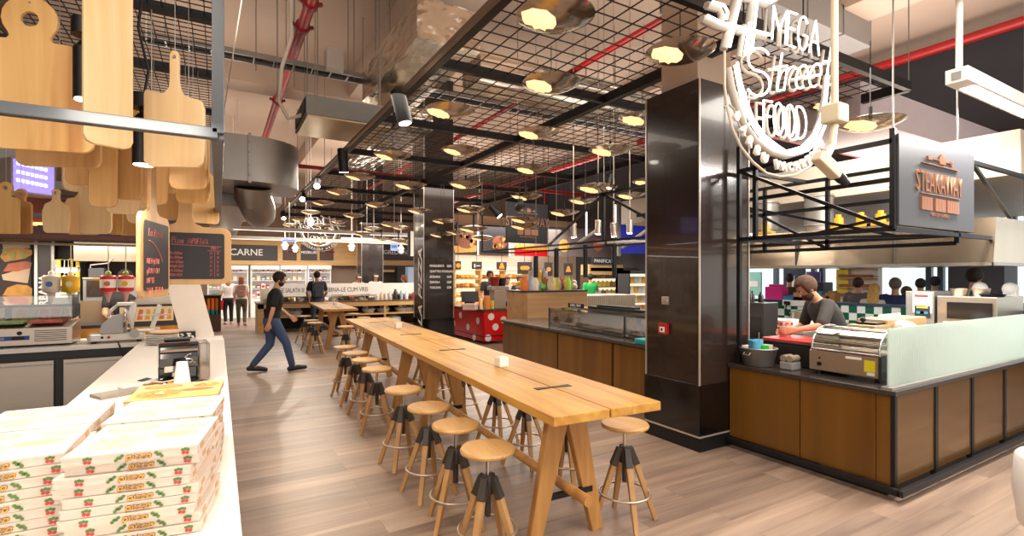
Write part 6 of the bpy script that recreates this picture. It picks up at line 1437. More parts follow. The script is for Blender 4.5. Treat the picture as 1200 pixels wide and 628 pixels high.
x0, z0, x1, z1 = rect(604, 290, 644, 300, 15.5); b = B(); b.box(x0, 15.5, z0, x1, 15.56, z1); b.box(x0, 15.49, z1-.08, x1, 15.5, z1+.08, 1); b.tube([(x0+.2, 15.53, z1), (x0+.2, 15.53, CEIL)], .01, 5); b.tube([(x1-.2, 15.53, z1), (x1-.2, 15.53, CEIL)], .01, 5); tag(b.out('red_fascia', [m_pred, mat('fascia_yellow', '#e7a52c', .5)]), 'red hanging panel with a yellow top edge below the small steak sign', 'panel')
# small dark icon signs
for i, (px, py, w, h, k) in enumerate(((537, 311, 6, 10, 0), (559, 311, 11, 9, 1), (588, 311.5, 11, 9, 2), (615, 314, 16, 14, 3), (643, 315.5, 9, 16, 0), (666, 315.5, 10, 14, 2))):
    zc = 15.5; p = ond(px, py, zc); s = zc/F; W2, H2 = w*s*1.1/2, h*s/2
    t = thing('icon_sign', 'small dark hanging sign, '+['leftmost, beside the lettered pillar', 'second from the left, with a white mark', 'third from the left, with an orange cone', 'with a wide orange roll, under the red panel', 'fifth from the left, with an orange ring', 'rightmost, with an orange cone'][i], 'sign', p, -TH*.4, 'small food signs over the bakery')
    b = B(); b.box(-W2, 0, -H2, W2, .04, H2); b.out('board', mat('poster_board', ''), t)
    b = B(); f = basis((0, -.004, 0), (1, 0, 0), (0, 0, 1))
    if k == 1: b.box(-.09, -.004, -.06, -.05, 0, .04); b.box(-.02, -.004, -.02, .1, 0, .0)
    elif k == 3: b.prism(rrect(-.15, -.06, .15, .06, .055), .006, f)
    elif k == 2: b.prism([(-.09, -.08), (.09, -.08), (.03, .09), (-.03, .09)], .006, f)
    else: b.prism(circ(0, 0, .07, 14), .006, f)
    b.out('food_icon', m_white if k == 1 else mat('icon_orange', '#e8862a', .5, emit='#ff8a20', es=.15), t)
    b = B(); b.tube([(0, .02, H2), (0, .02, CEIL-p.z)], .008, 5); b.out('hanger', m_black, t)
# second steak sign
p = ony(594, 268, 9.4); t = thing('steak_sign', 'smaller dark square sign with copper lettering far off above the grill counter', 'sign', (p.x, 9.4, 2.36))
x1 = ony(642, 268, 9.4).x; Wd = x1-p.x
b = B(); b.box(0, 0, 0, Wd, .06, .88); b.out('board', mat('sign_grey', ''), t); sign_face(t, Wd, .88, sg, mat('copper_lit', '#d9a07c', .3, .6))
b = B(); b.tube([(.1, .03, .88), (.1, .03, CEIL-2.36)], .006, 5); b.tube([(Wd-.1, .03, .88), (Wd-.1, .03, CEIL-2.36)], .006, 5); b.out('hanger', m_black, t)
# truss over the grill counter
t = thing('canopy_truss', 'black triangular truss hung over the grill counter, left of the big pillar', 'truss', (0, 0, 0))
X = 4.7
def tbars(nm, L, w=.03):
    for p, q in L: b = B(); b.bar(p, q, w); b.out(nm, m_black, t)
tbars('chord', [((X, 4.0, 2.14), (X, 9.3, 2.14)), ((X+.9, 4.0, 2.14), (X+.9, 9.3, 2.14)), ((X, 9.3, 2.14), (X+.9, 9.3, 2.14)), ((X, 4.0, 2.8), (X, 6.0, 2.8))]); tbars('diagonal_brace', [((X, 5.5, 2.8), (X, 6.9, 2.14)), ((X, 5.5, 2.8), (X, 4.2, 2.14)), ((X+.9, 6.5, 2.14), (X, 5.5, 2.8))]); tbars('upright', [((X, 5.5, 2.14), (X, 5.5, 2.8)), ((X, 9.3, 2.14), (X, 9.3, 2.9))])
b = B()
for y in (5.5, 9.3, 4.2): b.tube([(X, y, 2.14), (X, y, CEIL)], .005, 5)
b.out('hanger_rod', m_galv, t)
for i, (px, y0, y1) in enumerate(((628, 300, 325), (652, 291, 325), (686, 287, 325), (720, 287, 325))):
    zc = 9.6; p = ond(px, y0, zc); q = ond(px, y1, zc); t = thing('tube_lamp', 'slim black tube lamp hanging over the grill counter, %s from the left' % ORD[i], 'pendant lamp', (p.x, p.y, q.z), 0, 'black tube lamps over the grill counter')
    b = B(); b.cyl((0, 0, 0), (0, 0, p.z-q.z), .045, n=14); b.out('tube', m_black, t, smooth=40); b = B(); b.tube([(0, 0, p.z-q.z), (0, 0, CEIL-q.z)], .006, 5); b.cyl((0, 0, -.004), (0, 0, 0), .038, n=12); b.out('rod', m_steel2, t)
for i, (px, py) in enumerate(((672, 271), (701, 267), (719, 270), (738, 266))):
    p = ond(px, py-8, 8.2); spot('chrome tube spot lamp left of the big pillar, %s from the left' % ORD[i], p, (p.x+(-.1 if i % 2 else .15), p.y, 0), .22, .05, 'chrome spot lamps by the big pillar', m_steel, True, 0, 'chrome_spot_lamp', .1, stem=CEIL-p.z)
for i, (px, py, aim) in enumerate(((580, 246, (6, 6, 0)), (715, 212, (4.5, 6, 0)), (609, 240, (5, 9.2, 2.6)))):
    p = ond(px, py-6, 8.5); spot('small black spot lamp under the mesh ceiling, '+['above the food picture boards', 'left of the big pillar near the truss', 'aimed at the small steak sign'][i], p, aim, .24, .06, None, m_black, True, 60, 'black_spot_lamp', .1, stem=MZ-p.z)
for i, (a, y0, y1) in enumerate(((687, 248, 276), (721, 240, 274))):
    p = ond(a, y1, 10.5); q = ond(a, y0, 10.5); t = thing('vertical_tube_lamp', 'upright glowing tube behind the truss, %s' % ['left one', 'right one'][i], 'lamp'); b = B(); b.tube([p, q], .018, 8); b.out('tube', glow('tube_cool', '#e8eeff', 3), t)
    b = B(); b.tube([q, (q.x, q.y, CEIL)], .006, 5); b.out('cord', m_cord, t)
x0, z0, x1, z1 = rect(727, 256, 760, 297, 12.6); b = B(); b.box(x0, 12.6, z0, x1, 12.66, z1); b.box(x0-.1, 12.58, z0-.1, x0, 12.68, z1+.6, 1); o = tag(b.out('blue_panel', [mat('panel_deep_blue', '#20248c', .5, emit='#2a2ee0', es=.12), m_galv]), 'deep blue wall panel with a pale edge left of the big pillar', 'panel')
for i, (p, q) in enumerate((((669, 290), (702, 268)), ((700, 284), (757, 283)), ((729, 290), (760, 268)))):
    a = ond(*p, 10.0); c = ond(*q, 9.2); b = B(); b.tube([a, c], .03, 8); tag(b.out('pale_strut', m_white), 'pale steel strut behind the black truss, '+['left slanting one', 'level one', 'right slanting one'][i], 'strut')
# round yellow and orange picture boards, grey wall panel
x0, z0, x1, z1 = rect(643, 268, 727, 301, 13.9); t = thing('grey_picture_wall', 'grey hanging wall panel with two round food pictures behind the truss', 'panel', (0, 0, 0))
b = B(); b.box(x0, 13.9, z0, x1, 13.96, z1); b.out('board', mat('wall_panel_grey', '#6c6260', .6), t)
for (px, py, c) in ((661, 288, 'photo_bread'), (701, 287, 'photo_ham')):
    q = ony(px, py, 13.9); b = B(); b.prism(circ(q.x, q.z, .22, 18), .01, basis((0, 13.9, 0), (1, 0, 0), (0, 0, 1))); b.out('round_picture', mat(c, ''), t)
# grocery shelves at the back right
t = thing('pastry_shelving', 'grocery shelving with a dark name board behind the person in green', 'shelving', (0, 0, 0)); Y = 13.4
x0, z0, x1, z1 = rect(689, 318, 757, 362, Y); x1 = 12.9
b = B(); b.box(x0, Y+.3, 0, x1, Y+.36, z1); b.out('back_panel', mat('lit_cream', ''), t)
b = B()
for k in range(5): b.box(x0, Y-.1, .35+k*.3, x1, Y+.3, .38+k*.3)
b.box(x0-.05, Y-.1, 0, x0, Y+.36, z1+.1); b.box(x0, Y-.15, z1, x1, Y+.36, z1+.12); b.out('shelf', mat('shelf_wenge', '#4b382b', .5), t)
a0, c0, a1, c1 = rect(690, 302, 719, 310, Y); b = B(); b.box(a0, Y-.2, c0, a1, Y-.15, c1); b.out('name_board', m_dark, t)
text('PANIFICATIE', .17, basis(((a0+a1)/2, Y-.202, c0+.06), (1, 0, 0), (0, 0, 1)), 'name_lettering', m_white, t, .002)
b = B(); b.box(a0-.1, Y-.15, c0-.35, a1+.3, Y+.3, c0); b.out('timber_fascia', m_pine, t)
gc = {}
for k in range(5):
    for j in range(10):
        mi = R.randrange(4); nm = ['yellow', 'green', 'white', 'brown'][mi]
        if mi not in gc:
            b = B(); b.box(-.07, -.06, 0, .07, .06, .16); b.cyl((0, 0, .16), (0, 0, .2), .03, n=8); gc[mi] = b.out('grocery_jar', mat('jar_'+nm, ['#e8c547', '#9fae5a', '#f0ead6', '#a9743e'][mi], .4)); o = gc[mi]
        else: o = gc[mi].copy(); COL.objects.link(o)
        tag(o, 'small %s jar on the grocery shelving by the person in green' % nm, 'jar', '%s jars on the back grocery shelves' % nm); o.location = (x0+.15+j*(x1-x0-.2)/10, Y+.1, .381+k*.3)
# wood and ribbed kiosk behind the grill counter
t = thing('wood_kiosk', 'long wooden counter box with a ribbed end behind the glass food case', 'kiosk', (0, 0, 0)); Y = 9.5
x0 = ony(618, 350, Y).x; xm = ony(688, 350, Y).x; x1 = ony(745, 350, Y).x
b = B(); b.box(x0, Y, .0, xm, Y+.9, 1.28); b.out('wood_box', wood('kiosk_wood', '#b98d5f', '#d3aa7c', 1.2, 'x', .5), t)
b = B(); b.box(xm, Y+.05, 0, x1, Y+.9, 1.17)
for k in range(34): xx = xm+(x1-xm)*k/34; b.box(xx, Y, 0, xx+(x1-xm)/60, Y+.05, 1.17)
b.out('ribbed_panel', mat('rib_cream', '#cfc0a6', .6), t)
b = B(); b.box(x0-.02, Y-.03, 1.28, xm, Y+.92, 1.31); b.out('worktop', m_dark, t)
cl = ['#e8792c', '#f0d43a', '#8fb8d8', '#e9e4da', '#d8453a', '#c8dc4e', '#f2b13a', '#7ec27a', '#b9743f', '#e0c9a0']
cn = ['orange', 'yellow', 'pale blue', 'white', 'red', 'lime', 'amber', 'green', 'brown', 'beige']
for k in range(20):
    i = k % 10; x = x0+.12+k*(xm-x0-.2)/19; r = R.uniform(.06, .1)
    b = B()
    if k % 3 == 0: b.lathe([(0, 0), (r, 0), (r*1.05, .2), (r*.6, .27), (r*.6, .32), (0, .32)], 12)
    elif k % 3 == 1: b.ell((0, 0, .08), (.1, .09, .08), 10); b.ell((.05, .05, .17), .07, 10); b.ell((-.06, .05, .16), .065, 10)
    else: b.box(-.07, -.06, 0, .07, .06, .26); b.cyl((0, 0, .26), (0, 0, .31), .03, n=8)
    o = tag(b.out(['glass_jar', 'fruit_pile', 'snack_pack'][k % 3], mat('goods%d' % i, cl[i], .5, var=.2, scale=14), smooth=40), '%s %s, %s along the top of the wooden kiosk' % (cn[i], ['tall jar', 'heap of fruit', 'snack pack'][k % 3], 'left half' if k < 10 else 'right half'), ['jar', 'fruit', 'pack'][k % 3]); o.location = (x, Y+.35+R.uniform(-.1, .15), 1.31)
for i in range(3):
    p = ony(622+i*7, 326, 9.9); b = B(); b.lathe([(0, 0), (.09, 0), (.09, .42), (.07, .45), (0, .45)], 16); b.cyl((0, 0, .45), (0, 0, .52), .03, n=8); b.cyl((0, -.1, .08), (0, -.06, .08), .02, n=8); o = tag(b.out('juice_dispenser', [m_steel2, mat('juice_amber', '#e3a52c', .3), m_steel2][i], smooth=40), ['steel urn at the left end of the wooden kiosk', 'amber juice dispenser on the wooden kiosk', 'steel urn right of the amber juice on the kiosk'][i], 'dispenser'); o.location = (p.x+.1, 10.0, 1.31)
# drinks fridge at the right of the grocery shelving
t = thing('drinks_fridge', 'lit glass fridge beside the big pillar behind the grill counter', 'fridge', (0, 0, 0)); Y = 11.6
x0, z0, x1, z1 = rect(737, 317, 775, 380, Y)
b = B(); b.box(x0, Y+.5, 0, x1, Y+.6, z1); b.box(x0, Y, z1-.1, x1, Y+.6, z1); b.box(x0, Y, 0, x0+.05, Y+.6, z1); b.box(x0, Y, 0, x1, Y+.6, .3); b.out('cabinet', m_dark, t)
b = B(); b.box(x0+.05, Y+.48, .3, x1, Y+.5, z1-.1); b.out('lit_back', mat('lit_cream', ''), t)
for k in range(4): b = B(); b.box(x0+.05, Y+.05, .5+k*.3, x1, Y+.48, .52+k*.3); b.out('shelf', m_pine, t)
dk = {}
for k in range(4):
    for j in range(7):
        mi = (k+j) % 3
        if mi not in dk: b = B(); b.box(-.06, -.05, 0, .06, .05, .2); dk[mi] = b.out('drinks_carton', mat('carton%d' % mi, ['#f1ecdc', '#e7b63a', '#c9d6e6'][mi], .5)); o = dk[mi]
        else: o = dk[mi].copy(); COL.objects.link(o)
        tag(o, '%s carton in the lit fridge beside the big pillar' % ['cream', 'amber', 'pale blue'][mi], 'carton', '%s cartons in the lit fridge' % ['cream', 'amber', 'pale blue'][mi]); o.location = (x0+.15+j*.17, Y+.25, .521+k*.3)
# on the red counter
def onred(px, Y): return ony(px, 360, Y).x
t = thing('cash_till', 'black till screen on the red counter', 'till', (onred(549, 11.2), 11.1, .84), -.3)
b = B(); b.box(-.2, -.14, 0, .2, .14, .09); b.bar((0, .05, .09), (0, .02, .22), .05); b.out('base', m_black, t); b = B(); b.prism([(-.01, .18), (.02, .17), (.1, .42), (.07, .43)], .42, basis((-.21, 0, 0), (0, 1, 0), (0, 0, 1)) @ Matrix.Identity(4)); b.out('screen', m_dark, t)
t = thing('juice_machine', 'tall grey blender machine on the red counter in front of the workers', 'machine', (onred(583, 11.1), 11.1, .84))
b = B(); b.box(-.16, -.14, 0, .16, .14, .45); b.box(-.22, -.12, .45, .26, .16, .55); b.out('body', mat('machine_grey', '#a79c92', .4, .3), t, bev=.008); b = B(); b.lathe([(0, .55), (.1, .55), (.13, .78), (0, .78)], 16, (-.08, 0, 0)); b.out('hopper', mat('hopper_red', '#8f2a24', .3), t, smooth=40); b = B(); b.lathe([(0, .55), (.09, .55), (.1, .75), (0, .75)], 14, (.13, 0, 0)); b.out('jug', m_black, t, smooth=40)
t = thing('metal_stand', 'pale folding metal stand at the right end of the red counter', 'stand', (onred(609, 11.1), 11.05, .84))
b = B()
for s in (-1, 1): b.tube([(s*.16, 0, 0), (s*.08, 0, .5)], .012, 6); b.tube([(s*.16, .12, 0), (s*.08, .06, .5)], .012, 6)
b.box(-.12, -.02, .5, .12, .08, .53); b.out('frame', m_steel, t)
for i, (px, m, lab, w, h) in enumerate(((530, m_black, 'black cup rack at the left corner of the red counter', .3, .22), (547, mat('box_pinkish', '#e0bdb2', .6), 'pink wrapped parcel on the red counter', .42, .14), (566, mat('drink_orange', '#e88a30', .4), 'tall orange drink on the red counter', .16, .32), (600, m_steel2, 'low steel tray on the red counter', .5, .08), (572, mat('drink_cup_yellow', '#e6c34a', .4), 'small yellow cup on the red counter', .1, .2))):
    b = B(); b.lathe([(0, 0), (w/2, 0), (w/2, h*.9), (w/2*.9, h), (0, h)], 16 if i in (2, 4) else 4); o = tag(b.out(['cup_rack', 'parcel', 'drink_cup', 'steel_tray', 'drink_cup'][i], m, smooth=30), lab, ['rack', 'parcel', 'drink', 'tray', 'cup'][i]); o.location = (onred(px, 11.0)+.08, 10.95 if px > 535 else 11.2, .84)
    if px < 535: o.location.x = 5.75; o.location.y = 12.1
# things behind the tiled wall
t = thing('side_bar', 'narrow bar counter with snacks behind the tiled wall', 'counter', (0, 0, 0)); b = B(); b.box(9.3, 5.2, 0, 9.7, 8.3, 1.12); b.out('bar_body', m_white, t); b = B(); b.box(9.25, 5.15, 1.12, 9.75, 8.35, 1.16); b.out('bar_top', m_white, t)
for i, (px, c, w, h, lab) in enumerate(((910, '#e0218a', .36, .32, 'bright pink bag'), (930, '#3d7fbf', .3, .12, 'blue box'), (939, '#c9914f', .2, .2, 'brown carton'), (946, '#d2402f', .25, .17, 'red snack box'), (952, '#efe9df', .16, .22, 'white tub'), (962, '#3aa0c8', .14, .2, 'turquoise tub'), (969, '#c76b3a', .2, .16, 'orange box'), (976, '#b98a50', .16, .22, 'tan box'))):
    p = onx(px, 350, 9.5); b = B(); b.box(-.1, -w/2, 0, .1, w/2, h*.85); b.box(-.06, -w*.35, h*.85, .06, w*.35, h); o = tag(b.out('snack_box', mat('snk'+c, c, .5), bev=.01), lab+' standing on the bar behind the tiled wall', 'bag' if i == 0 else 'box'); o.location = (9.5, p.y, 1.16)
p = onx(954, 340, 10.4); t = thing('coffee_maker', 'dark boxy coffee maker behind the tiled wall', 'coffee maker', (10.4, p.y, 0)); b = B(); b.box(-.2, -.3, 0, .2, .3, 1.1); b.out('plinth', m_white, t); b = B(); b.box(-.18, -.27, 1.1, .18, .27, 1.52); b.out('machine', m_dark, t, bev=.01); b = B(); b.box(-.19, -.15, 1.16, -.18, .15, 1.36); b.out('front_window', m_black, t)
# street side things seen through the windows
p0 = onx(985, 317, 12.8); p1 = onx(1030, 317, 12.8)
t = thing('pastry_rack', 'white wall rack with rows of small goods by the street windows', 'rack', (0, 0, 0))
b = B(); b.box(12.75, p1.y, .9, 12.95, p0.y, 2.0); b.out('rack_back', mat('rack_cream', '#efe4d6', .5), t)
for k in range(4): b = B(); b.box(12.6, p1.y, 1.15+k*.22, 12.75, p0.y, 1.17+k*.22); b.out('shelf', m_pine, t)
b = B()
for k in range(4):
    for j in range(16): b.ell((12.66, p1.y+.08+j*(p0.y-p1.y-.1)/16, 1.2+k*.22), .04, 7)
o = b.out('small_goods', mat('goods_brown', '#a8643c', .5, var=.4, scale=10), t); o['kind'] = 'stuff'
p0 = onx(980, 318, 12.7); p1 = onx(994, 345, 12.7); b = B(); b.box(12.7, p1.y, 1.2, 12.74, p0.y, 1.8); b.box(12.69, p1.y+.05, 1.62, 12.7, p0.y-.05, 1.68, 1); tag(b.out('yellow_poster', [mat('poster_yellow', '#f0d63e', .5), m_dark]), 'yellow poster on the street window left of the rack', 'poster')
p0 = onx(1111, 317, 11.8); p1 = onx(1177, 350, 11.8); b = B(); b.box(11.8, p1.y, 0, 12.4, p0.y, 2.3); struct(b.out('column_right', mat('col_slate', '#4b4b52', .6)), 'dark grey column between the street windows'); bpy.data.objects['column_right'].name = 'wall_column'
p0 = onx(918, 318, 12.2); p1 = onx(936, 352, 12.2); b = B(); b.box(12.2, p1.y, 0, 12.5, p0.y, 2.4); b.box(12.19, p1.y+.1, 1.25, 12.2, p0.y-.1, 1.65, 1); o = b.out('wall_pier', [mat('pier_blue', '#24364a', .5), m_white]); struct(o)
for nm, px0, px1, lab in (('advert_panel', 875, 893, 'green and white advert panel in the street window'), ('advert_panel', 946, 962, 'violet advert panel in the street window')):
    p0 = onx(px0, 325, 12.85); p1 = onx(px1, 325, 12.85); b = B(); b.box(12.8, p1.y, 1.1, 12.85, p0.y, 1.75); b.box(12.79, p1.y+.08, 1.35, 12.8, p0.y-.08, 1.5, 1); tag(b.out(nm, [mat('adv_green', '#8fd0c0', .5) if px0 < 900 else mat('adv_violet', '#8d7cc4', .5), m_white]), lab, 'poster')
# ================================================================= people
def remesh(b, vox, name, m, parent, smooth_it=4):
    me = bpy.data.meshes.new('tmp'); bmesh.ops.recalc_face_normals(b.bm, faces=b.bm.faces[:]); b.bm.to_mesh(me); b.bm.free()
    o = bpy.data.objects.new('tmp', me); COL.objects.link(o)
    md = o.modifiers.new('r', 'REMESH'); md.mode = 'VOXEL'; md.voxel_size = vox
    s = o.modifiers.new('s', 'SMOOTH'); s.factor = .5; s.iterations = smooth_it
    bpy.context.view_layer.update()
    m2 = bpy.data.meshes.new_from_object(o.evaluated_get(bpy.context.evaluated_depsgraph_get()))
    bpy.data.objects.remove(o); bpy.data.meshes.remove(me)
    m2.materials.clear(); m2.name = name; m2.shade_smooth()
    return link(name, m2, m, parent)
def limb(b, pts, rs, n=12):
    """tapered joints chained; every bone a closed tube with round ends"""
    for i in range(len(pts)-1):
        p, q = Vector(pts[i]), Vector(pts[i+1]); k = 5
        b.tube([p+(q-p)*j/k for j in range(k+1)], [rs[i]+(rs[i+1]-rs[i])*j/k for j in range(k+1)], n)
    for p, r in zip(pts, rs): b.ell(p, r*1.0, n)
def loft(b, secs, n=20):
    rings = []
    for c, x, y, rx, ry in secs:
        c = Vector(c); x = Vector(x); y = Vector(y)
        rings.append([b.v(c+x*(rx*math.copysign(abs(math.cos(2*PI*k/n))**.85, math.cos(2*PI*k/n)))+y*(ry*math.copysign(abs(math.sin(2*PI*k/n))**.85, math.sin(2*PI*k/n)))) for k in range(n)])
    for a, c in zip(rings, rings[1:]):
        for k in range(n): b._f([a[k], a[(k+1) % n], c[(k+1) % n], c[k]], 0)
    b._f(rings[0][::-1], 0); b._f(rings[-1], 0)
SKIN = mat('skin', '#c58f6d', .55, var=.05); SKIN2 = mat('skin_light', '#d9a887', .55, var=.05)
def cl(name, c, r=.8): return mat('cloth_'+name, c, r, var=.12, scale=14, bump=.1)
def person(label, loc, yaw, top, bottom, hair, h=1.75, pose=None, skin=None, beard=None, shoes='#1c1a1a', vox=.012, sleeve=.5, hairlen=0., fem=False, apron=None, bald=False, cap=None, legs=True):
    J = dict(pel=(0, 0, .93), chest=(0, .02, 1.24), neck=(0, .0, 1.46), head=(0, .03, 1.625),
             shR=(.185, 0, 1.405), shL=(-.185, 0, 1.405), elR=(.23, -.03, 1.12), elL=(-.23, -.03, 1.12), haR=(.24, .05, .88), haL=(-.24, .05, .88),
             hiR=(.09, 0, .90), hiL=(-.09, 0, .90), knR=(.10, .03, .50), knL=(-.10, .03, .50), anR=(.10, -.02, .09), anL=(-.10, -.02, .09), toR=(.13, .17, .03), toL=(-.13, .17, .03))
    if fem:
        for k in ('sh', 'el'):
            for s in 'RL': J[k+s] = (J[k+s][0]*.9,)+J[k+s][1:]
    if pose: J.update(pose)
    J = {k: Vector(v) for k, v in J.items()}
    skin = skin or SKIN
    t = thing('person', label, 'person', loc, yaw)
    t.scale = (h/1.75,)*3
    x = (J['shR']-J['shL']).normalized()
    def secs(inf, top_=True, bot=True):
        up = (J['neck']-J['pel']).normalized(); up2 = (J['neck']-J['chest']).normalized()
        y = up.cross(x).normalized(); px = (J['hiR']-J['hiL']).normalized(); py = Vector((0, 0, 1)).cross(px).normalized()
        w = .92 if fem else 1
        P, Cc, N = J['pel'], J['chest'], J['neck']
        L = []
        if bot: L += [(P+Vector((0, 0, -.10)), px, py, .10+inf, .085+inf), (P+Vector((0, 0, -.03)), px, py, .165+inf, .115+inf)]
        L += [(P+(Cc-P)*.15, px, py, (.165 if fem else .158)+inf, .112+inf), (P+(Cc-P)*.5, x, y, .142*w+inf, .105+inf), (Cc, x, y, .165*w+inf, .122+inf)]
        L += [(Cc+(N-Cc)*.5, x, y, .178*w+inf, .112+inf), (Cc+(N-Cc)*.74, x, y, .17*w+inf*.8, .088+inf*.8), (Cc+(N-Cc)*.9, x, y, .11*w+inf*.6, .068+inf*.6), (N, x, y, .062+inf*.4, .058+inf*.4)]
        return L
    # body: one continuous skin
    b = B()
    loft(b, secs(0))
    hd = J['head']; hv = (hd-J['neck']).normalized(); f = Vector((0, 1, 0))
    face = J.get('look', f).normalized(); hx = face.cross(hv).normalized(); fy = hv.cross(hx).normalized()
    hm = Matrix(((hx.x, fy.x, hv.x, hd.x), (hx.y, fy.y, hv.y, hd.y), (hx.z, fy.z, hv.z, hd.z), (0, 0, 0, 1)))
    limb(b, [J['neck']-hv*.05, hd-hv*.06], [.058, .052])
    b.ell((0, -.005, .025), (.074, .094, .095), 18, m=hm); b.ell((0, .018, -.045), (.058, .068, .075), 16, m=hm); b.ell((0, .062, -.09), (.026, .022, .02), 10, m=hm)
    b.tube([hm @ Vector((0, .085, .022)), hm @ Vector((0, .108, -.02)), hm @ Vector((0, .088, -.032))], [.010, .016, .010], 8)
    for s in (-1, 1): b.ell((s*.076, -.008, -.01), (.010, .022, .032), 8, m=hm); b.ell((s*.032, .078, .028), (.018, .012, .008), 8, m=hm)
    for s in 'RL':
        sg = 1 if s == 'R' else -1
        sh, el, ha = J['sh'+s], J['el'+s], J['ha'+s]
        limb(b, [sh+(J['neck']-sh)*.25, sh, sh+(el-sh)*.5, el, el+(ha-el)*.35, ha], [.055, .052, .044, .036, .037, .025])
        d = (ha-el).normalized(); inn = (Vector((-sg, 0, 0))-d*(-sg*d.x)).normalized(); sd = d.cross(inn).normalized()
        if sd.y < 0: sd = -sd
        gd = J.get('gd'+s, d).normalized() if ('gd'+s) in J else d
        sd = (sd-gd*sd.dot(gd)).normalized(); inn = gd.cross(sd) if gd.cross(sd).dot(inn) > 0 else sd.cross(gd)
        pc = ha+gd*.055
        for k in range(-1, 2): b.tube([ha, ha+gd*.03+sd*k*.014, ha+gd*.095+sd*k*.024], [.022, .021, .015], 8)
        for k, L in enumerate((.072, .082, .077, .06)):
            o_ = sd*(.033-.022*k); p0 = ha+gd*.088+o_; p1 = p0+gd*L*.5+inn*.008+o_*.1; p2 = p1+gd*L*.3+inn*.022; p3 = p2+gd*L*.12+inn*.018
            b.tube([p0, p1, p2, p3], [.0102, .0098, .009, .007], 8); b.ell(p3, .0075, 8)
        q0 = ha+gd*.03+sd*.022; q1 = q0+gd*.035+sd*.028+inn*.008; q2 = q1+gd*.034+sd*.008+inn*.008
        b.tube([q0, q1, q2], [.014, .0115, .009], 8); b.ell(q2, .009, 8)
        if legs:
            hi, kn, an, to = J['hi'+s], J['kn'+s], J['an'+s], J['to'+s]
            limb(b, [hi, hi+(kn-hi)*.5, kn, kn+(an-kn)*.35, an], [.088, .074, .054, .053, .036]); limb(b, [an, an+(to-an)*.5+Vector((0, 0, -.01)), to], [.036, .036, .028])
    remesh(b, vox, 'body', skin, t)
    # clothes
    b = B(); loft(b, secs(.014))
    for s in 'RL':
        sh, el, ha = J['sh'+s], J['el'+s], J['ha'+s]
        if sleeve <= 1: e = sh+(el-sh)*sleeve*1.2; limb(b, [sh+(J['neck']-sh)*.3, sh, e], [.06, .068, .060 if sleeve < .9 else .052])
        else: limb(b, [sh+(J['neck']-sh)*.3, sh, el, el+(ha-el)*.9], [.06, .066, .05, .04])
    remesh(b, vox*1.1, 'shirt', cl('top'+top, top), t, 5)
    b = B()
    P = J['pel']; px = (J['hiR']-J['hiL']).normalized(); py = Vector((0, 0, 1)).cross(px).normalized()
    loft(b, [(P+Vector((0, 0, -.13)), px, py, .12, .1), (P+Vector((0, 0, -.05)), px, py, .185, .138), (P+Vector((0, 0, .04)), px, py, .178, .13)])
    for s in 'RL':
        hi, kn, an = J['hi'+s], J['kn'+s], J['an'+s]
        limb(b, [hi, hi+(kn-hi)*.5, kn, kn+(an-kn)*.4, an+(kn-an)*.08], [.104, .09, .07, .066, .056])
    remesh(b, vox*1.1, 'trousers', cl('bot'+bottom, bottom), t, 5)
    b = B()
    for s in 'RL':
        an, to = J['an'+s], J['to'+s]; dr = (to-an); fl = Vector((dr.x, dr.y, 0)).normalized(); he = an-fl*.05+Vector((0, 0, -.045))
        limb(b, [he, an+dr*.5+Vector((0, 0, -.012)), to+fl*.045], [.042, .048, .036]); limb(b, [an+Vector((0, 0, .0)), an+Vector((0, 0, -.04))], [.046, .048])
    remesh(b, .012, 'shoes', cl('shoe'+shoes, shoes, .5), t, 3)
    # hair and face
    mh = mat('hair_'+hair, hair, .75, var=.3, scale=25, bump=.4)
    if not bald:
        b = B(); b.ell((0, -.016, .038), (.083, .102, .10), 20, m=hm)
        if hairlen > 0: b.ell((0, -.055, -.02-hairlen*.4), (.088, .062, .09+hairlen*.5), 16, m=hm)
        for v in list(b.bm.verts):
            l = hm.inverted() @ v.co
            if l.y > .045 and l.z < .055 or (l.z < -.03 and l.y > -.02): b.bm.verts.remove(v)
        o = b.out('hair', mh, t, smooth=60); sm = o.modifiers.new('solid', 'SOLIDIFY'); sm.thickness = .012; sm.offset = 1
    else:
        b = B(); b.ell((0, -.02, .0), (.080, .090, .075), 18, m=hm)
        for v in list(b.bm.verts):
            l = hm.inverted() @ v.co
            if l.y > .03 or l.z > .045: b.bm.verts.remove(v)
        b.out('hair', mh, t, smooth=60)
    if cap:
        b = B(); b.ell((0, -.01, .05), (.088, .105, .085), 18, m=hm); b.prism(circ(0, .1, .075, 14), .01, hm @ tr(0, 0, .05)); b.out('cap', cl('cap'+cap, cap), t, smooth=50)
    if beard:
        b = B(); b.ell((0, .026, -.062), (.0625, .0685, .060), 16, m=hm); b.ell((0, .075, -.035), (.032, .026, .012), 10, m=hm)
        for v in list(b.bm.verts):
            l = hm.inverted() @ v.co
            if l.z > -.022 or l.y < -.015: b.bm.verts.remove(v)
        b.out('beard', mat('hair_'+beard, beard, .75, var=.3, scale=25, bump=.4), t, smooth=60)
    b = B()
    for s in (-1, 1): b.ell((s*.031, .083, .012), (.013, .008, .007), 8, 0, m=hm); b.ell((s*.031, .0895, .012), (.006, .003, .006), 8, 1, m=hm); b.tube([hm @ Vector((s*.018, .093, .033)), hm @ Vector((s*.035, .092, .037)), hm @ Vector((s*.05, .082, .033))], .0035, 5, mi=1)
    b.out('eyes', [m_white, mat('eye_dark', '#20140f', .3, var=0)], t)
    b = B(); b.tube([hm @ Vector((-.022, .078, -.062)), hm @ Vector((0, .088, -.060)), hm @ Vector((.022, .078, -.062))], .006, 6); b.out('mouth', mat('lips', '#a8604f', .5), t)
